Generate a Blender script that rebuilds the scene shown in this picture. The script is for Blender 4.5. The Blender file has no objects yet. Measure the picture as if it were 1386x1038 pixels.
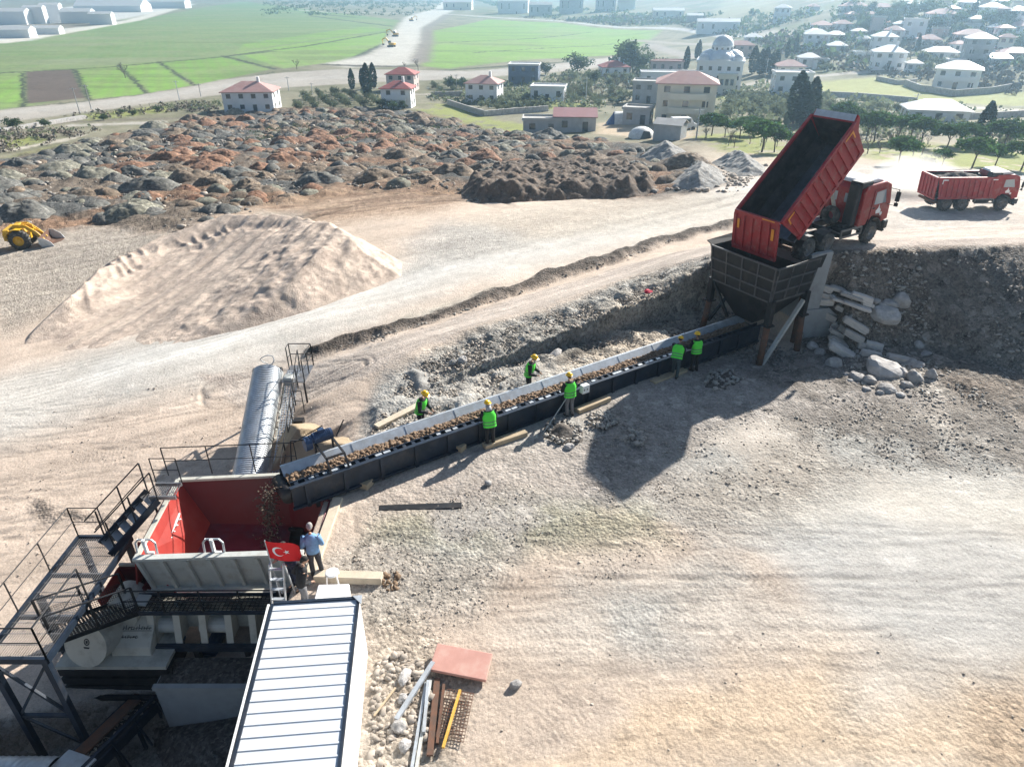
import bpy, bmesh, math, random
import numpy as np
from mathutils import Vector, Matrix
random.seed(7)
RNG = np.random.default_rng(11)
R = math.radians
scene = bpy.context.scene
COL = scene.collection

# ------------------------------------------------------------------ camera
F, CX, CY = 936.0, 693.0, 519.0
PITCH = R(30); CP, SP = math.cos(PITCH), math.sin(PITCH)
CAMZ = 14.5
cam_d = bpy.data.cameras.new('camera'); cam = bpy.data.objects.new('camera', cam_d); COL.objects.link(cam)
cam.location = (0, 0, CAMZ); cam.rotation_euler = (R(60), 0, 0)
cam_d.sensor_width = 36; cam_d.lens = F/1386*36; cam_d.clip_start = 0.5; cam_d.clip_end = 20000
scene.camera = cam

# ------------------------------------------------------------------ light
SUN_AZ = 39.5     # degrees from +Y towards +X
SUN_EL = 29.5
w = bpy.data.worlds.new('World'); scene.world = w; w.use_nodes = True
nt = w.node_tree; nt.nodes.clear()
sky = nt.nodes.new('ShaderNodeTexSky'); sky.sky_type = 'NISHITA'; sky.sun_disc = False
sky.sun_elevation = R(SUN_EL); sky.sun_rotation = R(SUN_AZ)
bg = nt.nodes.new('ShaderNodeBackground'); bg.inputs[1].default_value = 0.052
out = nt.nodes.new('ShaderNodeOutputWorld')
nt.links.new(sky.outputs[0], bg.inputs[0]); nt.links.new(bg.outputs[0], out.inputs[0])
ld = bpy.data.lights.new('sun', 'SUN'); ld.energy = 5.0; ld.angle = R(0.53); ld.color = (1.0, 0.945, 0.86)
lo = bpy.data.objects.new('sun', ld); COL.objects.link(lo)
sd = Vector((math.sin(R(SUN_AZ))*math.cos(R(SUN_EL)), math.cos(R(SUN_AZ))*math.cos(R(SUN_EL)), math.sin(R(SUN_EL))))
lo.rotation_euler = sd.to_track_quat('Z', 'Y').to_euler(); lo.location = (20, 30, 60)
vs = scene.view_settings
vs.view_transform = 'Standard'; vs.look = 'None'; vs.exposure = 1.17; vs.gamma = 1
scene.cycles.max_bounces = 6; scene.cycles.volume_bounces = 1

# ------------------------------------------------------------------ object helpers
def tag(o, label=None, cat=None, group=None, kind=None):
    if label: o['label'] = label
    if cat: o['category'] = cat
    if group: o['group'] = group
    if kind: o['kind'] = kind
    return o
def thing(name, label, cat, loc=(0, 0, 0), rz=0, group=None):
    o = bpy.data.objects.new(name, None); COL.objects.link(o)
    o.empty_display_size = 0.2
    o.location = loc; o.rotation_euler = (0, 0, rz)
    return tag(o, label, cat, group)
def dup(root, loc=None, rz=None, label=None, group=None):
    r = root.copy(); COL.objects.link(r)
    if loc is not None: r.location = loc
    if rz is not None: r.rotation_euler = (0, 0, rz)
    if label: r['label'] = label
    if group: r['group'] = group
    def rec(a, b):
        for ch in a.children:
            c = ch.copy(); COL.objects.link(c); c.parent = b; rec(ch, c)
    rec(root, r)
    return r
def V(*a): return Vector(a)

class MB:
    """collects simple shapes; build() links them as one mesh object"""
    def __init__(s): s.v = []; s.f = []
    def add(s, vs, fs):
        o = len(s.v); s.v += [tuple(v) for v in vs]; s.f += [tuple(i+o for i in f) for f in fs]; return s
    def box(s, c, d, rz=0, M=None):
        x, y, z = d[0]/2, d[1]/2, d[2]/2
        p = [V(-x,-y,-z),V(x,-y,-z),V(x,y,-z),V(-x,y,-z),V(-x,-y,z),V(x,-y,z),V(x,y,z),V(-x,y,z)]
        m = Matrix.Rotation(rz, 3, 'Z') if M is None else M
        return s.add([m @ q + V(*c) for q in p], [(0,3,2,1),(4,5,6,7),(0,1,5,4),(1,2,6,5),(2,3,7,6),(3,0,4,7)])
    def bbox(s, a, b):   # from min corner to max corner
        return s.box([(a[i]+b[i])/2 for i in range(3)], [abs(b[i]-a[i]) for i in range(3)])
    def bar(s, p, q, w, h=None, up=(0,0,1)):
        h = h or w; p = V(*p); q = V(*q); d = (q-p); L = d.length
        if L < 1e-6: return s
        d.normalize(); u = V(*up)
        if abs(d.dot(u)) > .98: u = V(0,1,0)
        x = d.cross(u).normalized(); z = x.cross(d).normalized()
        M = Matrix((x, d, z)).transposed()
        return s.box((p+q)/2, (w, L, h), M=M)
    def tube(s, p, q, r, n=8, r2=None, cap=True):
        r2 = r if r2 is None else r2; p = V(*p); q = V(*q); d = (q-p).normalized()
        u = V(0,0,1) if abs(d.z) < .95 else V(1,0,0)
        x = d.cross(u).normalized(); y = d.cross(x)
        vs = [];
        for i in range(n):
            a = 2*math.pi*i/n; c = x*math.cos(a)+y*math.sin(a); vs += [p+c*r, q+c*r2]
        fs = [(2*i, 2*i+1, (2*i+3) % (2*n), (2*i+2) % (2*n)) for i in range(n)]
        if cap: fs += [tuple(2*i for i in range(n)), tuple(2*i+1 for i in reversed(range(n)))]
        return s.add(vs, fs)
    def poly(s, pts): return s.add(pts, [tuple(range(len(pts)))])
    def prism(s, pts, d):   # extrude a polygon by vector d
        n = len(pts); d = V(*d); a = [V(*p) for p in pts]
        fs = [tuple(range(n)), tuple(range(2*n-1, n-1, -1))] + [(i, i+n, (i+1) % n+n, (i+1) % n) for i in range(n)]
        return s.add(a+[p+d for p in a], fs)
    def slab(s, pts, t):    # a thin plate from a planar quad/polygon, thickness t along its normal
        a = [V(*p) for p in pts]; n = (a[1]-a[0]).cross(a[2]-a[0]).normalized()
        return s.prism([p-n*t/2 for p in a], n*t)
    def lathe(s, prof, n=16, c=(0,0,0), ax='z'):
        vs = []; fs = []; m = len(prof)
        for i in range(n):
            a = 2*math.pi*i/n
            for (r, z) in prof:
                x, y = r*math.cos(a), r*math.sin(a)
                p = (x, y, z) if ax == 'z' else ((z, x, y) if ax == 'x' else (x, z, y))
                vs.append((p[0]+c[0], p[1]+c[1], p[2]+c[2]))
        for i in range(n):
            j = (i+1) % n
            for k in range(m-1): fs.append((i*m+k, j*m+k, j*m+k+1, i*m+k+1))
        return s.add(vs, fs)
    def build(s, name, m=None, parent=None, smooth=False, bevel=0, loc=None):
        me = bpy.data.meshes.new(name); me.from_pydata(s.v, [], s.f)
        bm = bmesh.new(); bm.from_mesh(me)
        bmesh.ops.recalc_face_normals(bm, faces=bm.faces)
        if bevel: bmesh.ops.bevel(bm, geom=[e for e in bm.edges], offset=bevel, segments=1, affect='EDGES', clamp_overlap=True)
        bm.to_mesh(me); bm.free()
        if smooth: me.shade_smooth()
        if m: me.materials.append(m)
        o = bpy.data.objects.new(name, me); COL.objects.link(o)
        if loc is not None: o.location = loc
        if parent: o.parent = parent
        return o

# ------------------------------------------------------------------ materials
def mat(name, col, rough=.7, metal=0., var=.15, scale=3., bump=0., bscale=20., col2=None, dirt=None, dscale=1.5, rand=0., spec=None, speck=None, leaf=0., streak=None):
    """noise-varied principled material; col2 = second colour mixed by noise, dirt = (colour, amount)"""
    m = bpy.data.materials.new(name); m.use_nodes = True; n = m.node_tree.nodes; L = m.node_tree.links
    b = n['Principled BSDF']; b.inputs['Roughness'].default_value = rough; b.inputs['Metallic'].default_value = metal
    if spec is not None: b.inputs['Specular IOR Level'].default_value = spec
    tc = n.new('ShaderNodeTexCoord'); co = tc.outputs['Object']
    def noise(s, d=4., r=.6):
        t = n.new('ShaderNodeTexNoise'); t.inputs['Scale'].default_value = s; t.inputs['Detail'].default_value = d; t.inputs['Roughness'].default_value = r
        L.new(co, t.inputs['Vector']); return t.outputs['Fac']
    def ramp(f, a, c, ca=(0,0,0,1), cc=(1,1,1,1)):
        r = n.new('ShaderNodeValToRGB'); r.color_ramp.elements[0].position = a; r.color_ramp.elements[1].position = c
        r.color_ramp.elements[0].color = ca; r.color_ramp.elements[1].color = cc
        L.new(f, r.inputs[0]); return r.outputs[0]
    def mix(f, a, c, t='MIX'):
        x = n.new('ShaderNodeMix'); x.data_type = 'RGBA'; x.blend_type = t
        if isinstance(f, (int, float)): x.inputs[0].default_value = f
        else: L.new(f, x.inputs[0])
        for s_, val in ((6, a), (7, c)):
            if hasattr(val, 'links'): L.new(val, x.inputs[s_])
            else: x.inputs[s_].default_value = (*val[:3], 1)
        return x.outputs[2]
    c2 = col2 or tuple(min(1, c*(1+var)) for c in col); c1 = col if col2 else tuple(c*(1-var) for c in col)
    f = ramp(noise(scale), .32, .68)
    c = mix(f, c1, c2)
    if dirt:
        f2 = ramp(noise(dscale, 8, .7), .5-.0, .72)
        mm = n.new('ShaderNodeMath'); mm.operation = 'MULTIPLY'; mm.inputs[1].default_value = dirt[1]; L.new(f2, mm.inputs[0])
        c = mix(mm.outputs[0], c, dirt[0])
    if streak:      # long wheel-drawn streaks: angle, along, across, amount
        mp = n.new('ShaderNodeMapping'); mp.vector_type = 'TEXTURE'; mp.inputs['Rotation'].default_value = (0, 0, streak[0]); mp.inputs['Scale'].default_value = (1/streak[1], 1/streak[2], 1)
        L.new(co, mp.inputs['Vector']); tn = n.new('ShaderNodeTexNoise'); tn.inputs['Scale'].default_value = 1; tn.inputs['Detail'].default_value = 4; L.new(mp.outputs[0], tn.inputs['Vector'])
        mr = n.new('ShaderNodeMapRange'); mr.inputs[1].default_value = .35; mr.inputs[2].default_value = .65; mr.inputs[3].default_value = 1-streak[3]; mr.inputs[4].default_value = 1+streak[3]; L.new(tn.outputs['Fac'], mr.inputs[0])
        sc = n.new('ShaderNodeVectorMath'); sc.operation = 'SCALE'; L.new(c, sc.inputs[0]); L.new(mr.outputs[0], sc.inputs['Scale']); c = sc.outputs[0]
    if speck:
        vo = n.new('ShaderNodeTexVoronoi'); vo.inputs['Scale'].default_value = speck[0]; L.new(co, vo.inputs['Vector'])
        sp = n.new('ShaderNodeSeparateColor'); L.new(vo.outputs['Color'], sp.inputs[0])
        mr = n.new('ShaderNodeMapRange'); mr.inputs[3].default_value = 1-speck[1]; mr.inputs[4].default_value = 1+speck[1]; L.new(sp.outputs[0], mr.inputs[0])
        mr2 = n.new('ShaderNodeMapRange'); mr2.inputs[1].default_value = .9; mr2.inputs[2].default_value = .93; mr2.inputs[4].default_value = speck[1]*1.6; L.new(sp.outputs[1], mr2.inputs[0])
        ad = n.new('ShaderNodeMath'); ad.operation = 'ADD'; L.new(mr.outputs[0], ad.inputs[0]); L.new(mr2.outputs[0], ad.inputs[1])
        sc = n.new('ShaderNodeVectorMath'); sc.operation = 'SCALE'; L.new(c, sc.inputs[0]); L.new(ad.outputs[0], sc.inputs['Scale']); c = sc.outputs[0]
    if rand:
        oi = n.new('ShaderNodeObjectInfo'); h = n.new('ShaderNodeHueSaturation')
        mr = n.new('ShaderNodeMapRange'); mr.inputs[3].default_value = 1-rand; mr.inputs[4].default_value = 1+rand
        L.new(oi.outputs['Random'], mr.inputs[0]); L.new(mr.outputs[0], h.inputs['Value']); L.new(c, h.inputs['Color']); c = h.outputs[0]
    L.new(c, b.inputs['Base Color'])
    if leaf:
        tr = n.new('ShaderNodeBsdfTranslucent'); L.new(c, tr.inputs['Color']); ms = n.new('ShaderNodeMixShader'); ms.inputs[0].default_value = leaf
        L.new(b.outputs[0], ms.inputs[1]); L.new(tr.outputs[0], ms.inputs[2]); L.new(ms.outputs[0], n['Material Output'].inputs['Surface'])
    if bump:
        bp = n.new('ShaderNodeBump'); bp.inputs['Strength'].default_value = 1; bp.inputs['Distance'].default_value = bump
        L.new(noise(bscale, 6, .65), bp.inputs['Height']); L.new(bp.outputs[0], b.inputs['Normal'])
    return m

# ------------------------------------------------------------------ numpy noise
def _hash(ix, iy, s):
    h = (ix.astype(np.int64)*374761393 + iy.astype(np.int64)*668265263 + s*974711) & 0x7fffffff
    h = ((h ^ (h >> 13))*1274126177) & 0x7fffffff
    h = ((h ^ (h >> 16))*69069) & 0x7fffffff
    return (h & 0xffff)/65535.0
def vnoise(x, y, s=0):
    x = np.asarray(x, float); y = np.asarray(y, float)
    ix = np.floor(x); iy = np.floor(y); fx = x-ix; fy = y-iy
    ux = fx*fx*fx*(fx*(fx*6-15)+10); uy = fy*fy*fy*(fy*(fy*6-15)+10)
    a = _hash(ix, iy, s); b = _hash(ix+1, iy, s); c = _hash(ix, iy+1, s); d = _hash(ix+1, iy+1, s)
    return (a+(b-a)*ux)*(1-uy)+(c+(d-c)*ux)*uy
def fbm(x, y, oct=4, s=0, g=.5):
    t = 0; a = 1; n = 0
    for i in range(oct):
        t = t+a*vnoise(x*2**i, y*2**i, s+i*17); n += a; a *= g
    return t/n
def sstep(a, b, x):
    t = np.clip((x-a)/(b-a), 0, 1); return t*t*(3-2*t)

# ------------------------------------------------------------------ terrain definition
def ray(px, py):
    a = (px-CX)/F; v = (py-CY)/F
    return np.array([a, CP-v*SP, -(SP+v*CP)])
def at_z(px, py, z):
    d = ray(px, py); t = (z-CAMZ)/d[2]; return Vector((d[0]*t, d[1]*t, z))
def proj(p):
    rz = p[2]-CAMZ; fw = p[1]*CP-rz*SP; up = p[1]*SP+rz*CP
    return CX+p[0]/fw*F, CY-up/fw*F

BASE_PTS = [  # pixel, pixel, ground height there
 (700,1030,0),(1000,1030,0),(1386,1030,0),(1386,800,0),(1000,800,0),(700,800,0),(900,650,0),(1386,650,0.1),
 (0,1030,-3.2),(200,1000,-3.4),(60,690,-2.6),(100,600,-2.4),(200,520,-2.0),(300,480,-1.8),(450,420,-1.5),(700,350,-1.2),(900,305,-1.3),
 (330,640,-2.5),(420,600,-2.4),(500,560,-1.2),(0,520,-2.7),(0,400,-3.6),(0,330,-4.5),(200,400,-2.9),(150,320,-4.0),(300,300,-3.2),(500,400,-1.6),
 (600,330,-1.7),(600,290,-2.4),(880,262,-2.6),(1000,250,-2.2),(1250,284,-1.5),(1386,284,-1.5),(1386,240,-3.2),(1270,168,-6.2),(1100,215,-4.2),
 (400,280,-4.2),(200,270,-5.6),(0,250,-6.6),(700,255,-3.8),(800,215,-6.5),(500,220,-7),(250,200,-9.5),(50,200,-10.5),(400,150,-13.5),(650,165,-12),(800,180,-9),
 (950,180,-7.0),(0,155,-13.8),(335,150,-14),(200,135,-14.5),(0,120,-14.5),(540,143,-13.8),(655,137,-13.8),(760,137,-13),(600,95,-14.5),(300,90,-14.5),
 (935,160,-9.5),(980,125,-12),(900,115,-13),(1070,122,-10.5),(1200,120,-9.5),(1386,120,-8.5),(1100,92,-9.5),(1200,85,-7.5),(1386,85,-5.5),
 (1250,55,-3.5),(1386,50,-1.5),(1250,25,2),(1386,15,6),(1100,55,-6),(1100,20,0),(1000,45,-10),(1000,20,-3),(900,28,-11),(900,8,-4),(780,25,-13.5),(780,5,-11),
 (700,60,-14.5),(500,40,-14.5),(200,40,-14.5),(0,30,-14.5),(300,12,-14.5),(620,12,-13.5),(500,8,-13.5),
]
WORLD_PTS = [ (0,-10,0),(40,-10,0),(-30,-10,-3.4),(45,15,0.2),(-45,20,-3),(70,40,-1),(-70,55,-5),(120,100,-6),(-140,150,-13),(-300,400,-14.5),(0,900,-14.5),
 (-600,900,-14.5),(0,2500,-14.5),(-1500,2500,-14.5),(700,420,25),(350,500,24),(900,1000,45),(300,900,18),(2500,2500,60),(600,150,0),(800,2500,30),(-2500,600,-14.5),(-5000,6000,-14.5),(0,6000,-14.5),(5000,6000,60) ]
def warp(X, Y):
    Yc = np.maximum(Y, -12)+22
    return 1.6*X/Yc, np.log(Yc/20)
_P = [tuple(at_z(a, b, c)) for a, b, c in BASE_PTS]+WORLD_PTS
_P = np.array(_P); _u, _w = warp(_P[:,0], _P[:,1])
def _tps(r2): return np.where(r2 > 1e-12, r2*np.log(np.maximum(r2, 1e-12)), 0)
def tps_fit(u, w, z, lam=0.):
    n = len(u); A = np.zeros((n+3, n+3))
    A[:n,:n] = _tps((u[:,None]-u)**2+(w[:,None]-w)**2)+np.eye(n)*lam
    A[:n,n] = 1; A[:n,n+1] = u; A[:n,n+2] = w; A[n:,:n] = A[:n,n:].T
    return np.linalg.solve(A, np.concatenate([z, [0,0,0]]))
_cf = tps_fit(_u, _w, _P[:,2], .002)
def tps_eval(cf, cu, cw, u, w):
    n = len(cu); z = cf[n]+cf[n+1]*u+cf[n+2]*w
    for i in range(n): z = z+cf[i]*_tps((u-cu[i])**2+(w-cw[i])**2)
    return z
# lookup table of the smooth base in warped space
TU = np.linspace(-5, 5, 401); TW = np.linspace(-.75, 6.2, 401)
_gu, _gw = np.meshgrid(TU, TW, indexing='ij')
TAB = tps_eval(_cf, _u, _w, _gu, _gw)
TAB = np.clip(TAB, -16, 80)
def base_z(X, Y):
    u, w_ = warp(np.asarray(X, float), np.asarray(Y, float))
    a = np.clip((u+5)/10*400, 0, 399.999); b = np.clip((w_+.75)/6.95*400, 0, 399.999)
    i = a.astype(int); j = b.astype(int); fa = a-i; fb = b-j
    return (TAB[i,j]*(1-fa)+TAB[i+1,j]*fa)*(1-fb)+(TAB[i,j+1]*(1-fa)+TAB[i+1,j+1]*fa)*fb

def seg_dist(X, Y, pts, closed=False):
    """distance to a polyline, and the arc parameter (0..1) of the nearest point"""
    P = [tuple(p)[:2] for p in pts]
    if closed: P = P+[P[0]]
    best = np.full(np.shape(X), 1e9); par = np.zeros(np.shape(X))
    n = len(P)-1
    for k in range(n):
        ax, ay = P[k]; bx, by = P[k+1]; dx, dy = bx-ax, by-ay; L2 = dx*dx+dy*dy+1e-12
        t = np.clip(((X-ax)*dx+(Y-ay)*dy)/L2, 0, 1)
        d = (X-ax-t*dx)**2+(Y-ay-t*dy)**2
        m = d < best; best = np.where(m, d, best); par = np.where(m, (k+t)/n, par)
    return np.sqrt(best), par
def inside(X, Y, pts):
    P = [tuple(p)[:2] for p in pts]; r = np.zeros(np.shape(X), bool); n = len(P); j = n-1
    for i in range(n):
        xi, yi = P[i]; xj, yj = P[j]
        if yi != yj:
            r ^= ((yi > Y) != (yj > Y)) & (X < (xj-xi)*(Y-yi)/(yj-yi)+xi)
        j = i
    return r
def sdist(X, Y, pts):
    d, _ = seg_dist(X, Y, pts, True); return np.where(inside(X, Y, pts), d, -d)   # + inside

# axis of the belt line, tipping hopper and ramp head
AX = np.array([math.cos(R(32)), math.sin(R(32))]); AN = np.array([-AX[1], AX[0]])
WALL0 = np.array([13.45, 29.8])     # near foot of the retaining wall behind the hopper
PLAT = 3.7
RAMP_C = [(330,530,-1.8),(250,510,-1.9),(450,490,-.8),(560,455,-.3),(700,415,.25),(850,372,.9),(960,338,1.9),(1060,330,PLAT),(1200,325,PLAT),(1386,322,PLAT)]
_RP = np.array([tuple(at_z(*c)) for c in RAMP_C]+[(40,36,3.6),(80,40,2.5)])
_rcf = tps_fit(_RP[:,0]/20, _RP[:,1]/20, _RP[:,2], .01)
def ramp_z(X, Y): return np.minimum(tps_eval(_rcf, _RP[:,0]/20, _RP[:,1]/20, X/20, Y/20), PLAT)
RAMP = [tuple(at_z(*c)[:2]) for c in [(260,506,-1.9),(350,490,-1.5),(470,466,-.6),(560,440,-.25),(640,413,.1),(760,372,.5),(860,340,1.1),(950,312,2.1),(1000,300,3.0)]] \
     + [(16,38.5),(25,38.5),(60,41),(60,33.5),(24.2,31.6),(19.3,31.3),(16.6,31.0),(15.2,30.75),(13.75,30.25),(13.55,29.98),(11.0,34.0)] \
     + [tuple(at_z(*c)[:2]) for c in [(950,352,1.9),(870,374,1.0),(800,399,.65),(700,434,.2),(600,468,-.1),(520,502,-.4),(430,540,-1.0),(330,556,-1.8)]]
YARD = [(-6.1,-30),(-6.1,17.6),(-5.6,18.6),(-4.8,20.2)]+[tuple(at_z(*c)[:2]) for c in [(520,545,0),(600,497,0),(700,455,0),(800,414,0),(900,376,0),(960,355,0)]]+[(30,36),(60,36),(60,-30)]
PIT = [(-16,5),(-16,11.2),(-11.5,13.0),(-6.2,13.4),(-6.0,5)]
def ground_z(X, Y):
    X = np.asarray(X, float); Y = np.asarray(Y, float)
    z = base_z(X, Y)
    m = (np.abs(X) < 75) & (Y < 60) & (Y > -40)
    if not m.any(): return z
    x = X[m]; y = Y[m]; zz = z[m]
    wob = (fbm(x*.35, y*.35, 3, 7)-.5)*2.4*sstep(19, 23, y)
    d = sdist(x, y, YARD)+wob
    sl = .45+6*(1-sstep(18.3, 20, y))
    yz = 0-.5*np.exp(-((x-11.5)**2+(y-28.5)**2)/14.)
    zz = np.where(d >= 0, np.maximum(zz, yz)*0+yz, np.maximum(zz, yz+sl*np.minimum(d, 0)))
    d = sdist(x, y, RAMP)
    s = (x-WALL0[0])*AX[0]+(y-WALL0[1])*AX[1]; t = (x-WALL0[0])*AN[0]+(y-WALL0[1])*AN[1]
    notch = sstep(.4, 0, s)*sstep(4.8, 3.9, t)
    far = sstep(33, 38, y-.12*x+2)
    front = sstep(31.6, 31.2, y-.06*(x-14))*sstep(9.2, 9.6, x)
    sl = .25+.25*sstep(9, 13, x)+8*notch-.14*far*sstep(0, 10, x)+front*(7*sstep(15.7, 15.1, x)+1.1*sstep(24, 15.5, x))
    rz_ = ramp_z(x, y)+sl*np.minimum(d+.5*wob*(x < 6), 0)
    zz = zz+np.maximum(rz_-zz, 0)*sstep(-13.5, -4, x)
    d = sdist(x, y, PIT)
    zz = zz-1.2*sstep(0, .5, d)
    z = z.copy(); z[m] = zz
    return z
def gz(x, y): return float(ground_z(np.array([x]), np.array([y]))[0])
def at(px, py, lift=0.):
    """the ground point seen at a pixel of the 1386x1038 photograph"""
    d = ray(px, py)
    t = np.concatenate([np.linspace(8, 140, 1200), np.geomspace(140.2, 4000, 1500)])
    x, y, zr = d[0]*t, d[1]*t, CAMZ+d[2]*t
    h = zr-ground_z(x, y)-lift
    k = np.argmax(h < 0)
    if h[k] >= 0: k = len(t)-1
    a, b = t[k-1], t[k]; ha, hb = h[k-1], h[k]
    tt = a+(b-a)*ha/(ha-hb+1e-12)
    return Vector((d[0]*tt, d[1]*tt, CAMZ+d[2]*tt))
def ats(pts): return [tuple(at(*p)) for p in pts]
def scale_at(p): return F/(p[1]*CP-(p[2]-CAMZ)*SP)   # pixels per metre there
# ------------------------------------------------------------------ ground sheet with per-vertex soil colours
def rp_m(X, Y, dr): return sstep(-.3, .5, dr)
def build_ground():
    # rows get wider apart with distance, columns fan out with it
    dep = np.concatenate([np.linspace(math.atan(CAMZ/3.2), math.atan(CAMZ/5.6), 40)[:-1], np.linspace(math.atan(CAMZ/5.6), math.atan(CAMZ/190), 860)[:-1]])
    Yr = CAMZ/np.tan(dep)
    Yr = np.concatenate([[-60, -25, -8], Yr, np.geomspace(190, 1500, 330), np.geomspace(1540, 9000, 40)])
    U = np.concatenate([-1.1-np.geomspace(.02, 4, 60)[::-1], np.linspace(-1.1, 1.1, 1150), 1.1+np.geomspace(.02, 4, 60)])
    Wd = .645*np.maximum(Yr, 0)+6.4
    X = (U[None,:]*Wd[:,None]); Y = np.repeat(Yr[:,None], len(U), 1)
    nr, nc = X.shape
    X = X.ravel(); Y = Y.ravel()
    Z = ground_z(X, Y)
    N = X.size
    D = np.sqrt(X*X+Y*Y)+1
    # warped coordinates so that region edges are ragged
    wx = X+(fbm(X*.5, Y*.5, 4, 3)-.5)*np.minimum(3.0, .03*D+.3); wy = Y+(fbm(X*.5, Y*.5, 4, 9)-.5)*np.minimum(3.0, .03*D+.3)
    C = np.empty((N, 3)); RG = np.full(N, .16)     # colour, stoniness
    def lay(mask, col, rg=None, var=0.):
        m = mask[:,None]
        C[:] = C*(1-m)+np.array(col)*m
        if rg is not None: RG[:] = RG*(1-mask)+rg*mask
    def idx(pts, pad):
        P = np.array([p[:2] for p in pts]); return np.nonzero((X > P[:,0].min()-pad)&(X < P[:,0].max()+pad)&(Y > P[:,1].min()-pad)&(Y < P[:,1].max()+pad))[0]
    def area(pts, soft, px=True, ragged=True):
        P = ats(pts) if px else pts; m = np.zeros(N); i = idx(P, soft*2+6)
        a, b = (wx[i], wy[i]) if ragged else (X[i], Y[i])
        m[i] = sstep(-soft, soft, sdist(a, b, P)); return m
    def line(pts, wdt, soft, px=True, ragged=True):
        P = ats(pts) if px else pts; m = np.zeros(N); i = idx(P, wdt+soft*2+6)
        a, b = (wx[i], wy[i]) if ragged else (X[i], Y[i])
        m[i] = 1-sstep(wdt/2-soft, wdt/2+soft, seg_dist(a, b, P)[0]); return m
    dz = np.zeros(N)
    n1 = fbm(X*.08, Y*.08, 4, 21); n2 = fbm(X*.6, Y*.6, 4, 33); n3 = fbm(X*2.2, Y*2.2, 3, 45)
    # --- default soils by zone
    sand = np.array((.50, .41, .335)); C[:] = sand
    far = sstep(70, 130, Y)
    lay(far, (.17, .165, .105), .2)
    pt = sstep(.42, .6, n1)*far; lay(pt*.7, (.24, .22, .16))
    # --- valley floor fields
    G1, G2, G3 = (.145, .225, .08), (.165, .29, .06), (.185, .32, .065)
    lay(area([(-60,150),(-60,20),(60,30),(200,25),(330,2),(420,14),(540,28),(510,62),(440,86),(300,95),(0,150)], 3), G1, .05)
    stripes = .5+.5*np.sin((X*.25+Y*.97)*.16+3*n1)
    m = area([(-60,100),(-60,40),(150,42),(280,8),(345,12),(525,30),(500,60),(310,75),(150,90)], 3)
    lay(m*(stripes*.55), (.185, .235, .115))
    lay(m*sstep(.55, .7, fbm(X*.012, Y*.05, 3, 5))*.5, (.235, .235, .15))
    for k, (poly, c) in enumerate([
      ([(-60,104),(28,100),(27,145),(-60,150)], G3), ([(34,98),(98,94),(118,133),(34,141)], (.115,.09,.075)), ([(103,94),(157,89),(198,127),(123,135)], G3),
      ([(163,88),(211,85),(259,116),(203,126)], G3), ([(217,84),(300,78),(366,94),(266,115)], G2), ([(318,72),(522,44),(520,60),(468,82),(384,93)], G3),
      ([(330,60),(500,36),(526,41),(318,71)], G2)]):
        lay(area(poly, 1.2, ragged=False), c, .05)
    lay(area([(588,42),(660,27),(760,32),(895,42),(842,74),(700,82),(606,93),(574,90),(575,60)], 3), G3, .05)
    lay(area([(588,42),(660,27),(760,32),(895,42),(700,56),(590,58)], 4)*.7, G2)
    rows = (.5+.5*np.sin((X*.8+Y*.35)*1.6))*sstep(100, 160, Y)*sstep(900, 500, Y)
    gm = np.clip((C[:,1]-C[:,0])/.08, 0, 1)
    lay(rows*gm*.32, (.2,.23,.10)); lay(gm*sstep(.5,.66,fbm(X*.03,Y*.03,4,88))*.45, (.22,.25,.12)); lay(gm*sstep(.56,.7,fbm(X*.012+5,Y*.09,4,89))*.5, (.12,.17,.06))
    hedge = (.055, .065, .04)
    for pl, wd in [([(-30,101),(150,91),(310,76.5),(370,70)], 2.6), ([(101,94),(121,136)], 1.6), ([(160,88.5),(200,127)], 1.4), ([(214,84),(263,116)], 1.6), ([(300,76),(372,94)], 2.4),
                   ([(310,76),(420,62),(530,43)], 3.0), ([(590,59),(700,54),(800,44)], 2.2),([(640,72),(830,60)],1.5), ([(31,99),(31,146)], 1.2), ([(30,146),(120,137),(265,118),(370,98)], 1.5),
                   ([(520,60),(470,84)], 4), ([(420,22),(530,36)], 5), ([(600,96),(760,85),(860,75)], 3.5), ([(410,18),(480,24)], 6)]:
        lay(line(pl, wd, wd*.35), hedge, .3)
    # valley roads
    road = (.36, .33, .29)
    lay(area([(-60,165),(-60,150),(0,149),(130,137),(262,117),(300,108),(390,98),(460,94),(560,95),(640,97),(780,84),(850,74),(868,72),(860,84),(790,95),(640,106),(500,112),(400,118),(300,128),(200,141),(0,167)], 2.), road, .25)
    lay(line([(-40,158),(150,139),(300,117),(420,106),(600,100),(800,88)], 9, 2)*.5, (.40,.38,.35))
    lay(area([(604,-4),(588,12),(548,24),(530,46),(516,64),(498,74),(440,87),(470,92),(540,90),(568,84),(575,56),(573,38),(600,22),(636,6),(640,-4)], 4), (.46, .44, .39), .25)
    lay(line([(568,84),(578,58),(578,38),(606,20)], 9, 3)*.9, (.2, .175, .15))
    lay(line([(440,88),(500,90),(560,90)], 5, 2), (.07,.065,.05))
    lay(area([(-80,60),(-80,12),(60,14),(140,4),(262,2),(240,12),(130,34),(40,56)], 6), (.5, .49, .46), .2)
    lay(area([(0,36),(160,28),(200,27),(120,36),(60,42)], 4), (.18,.16,.13))
    lay(line([(0,58),(100,42),(180,28),(260,6)], 14, 4), (.55,.52,.46))
    # village hill
    hill = area([(640,-10),(640,20),(760,26),(900,34),(1000,55),(1100,100),(1420,130),(1900,130),(1900,-12)], 8)
    lay(hill, (.125, .125, .075), .2); lay(hill*sstep(.45, .62, n1)*.7, (.21, .19, .13)); lay(hill*sstep(.5, .62, fbm(X*.05, Y*.05, 3, 71))*.6, (.1,.125,.045))
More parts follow.
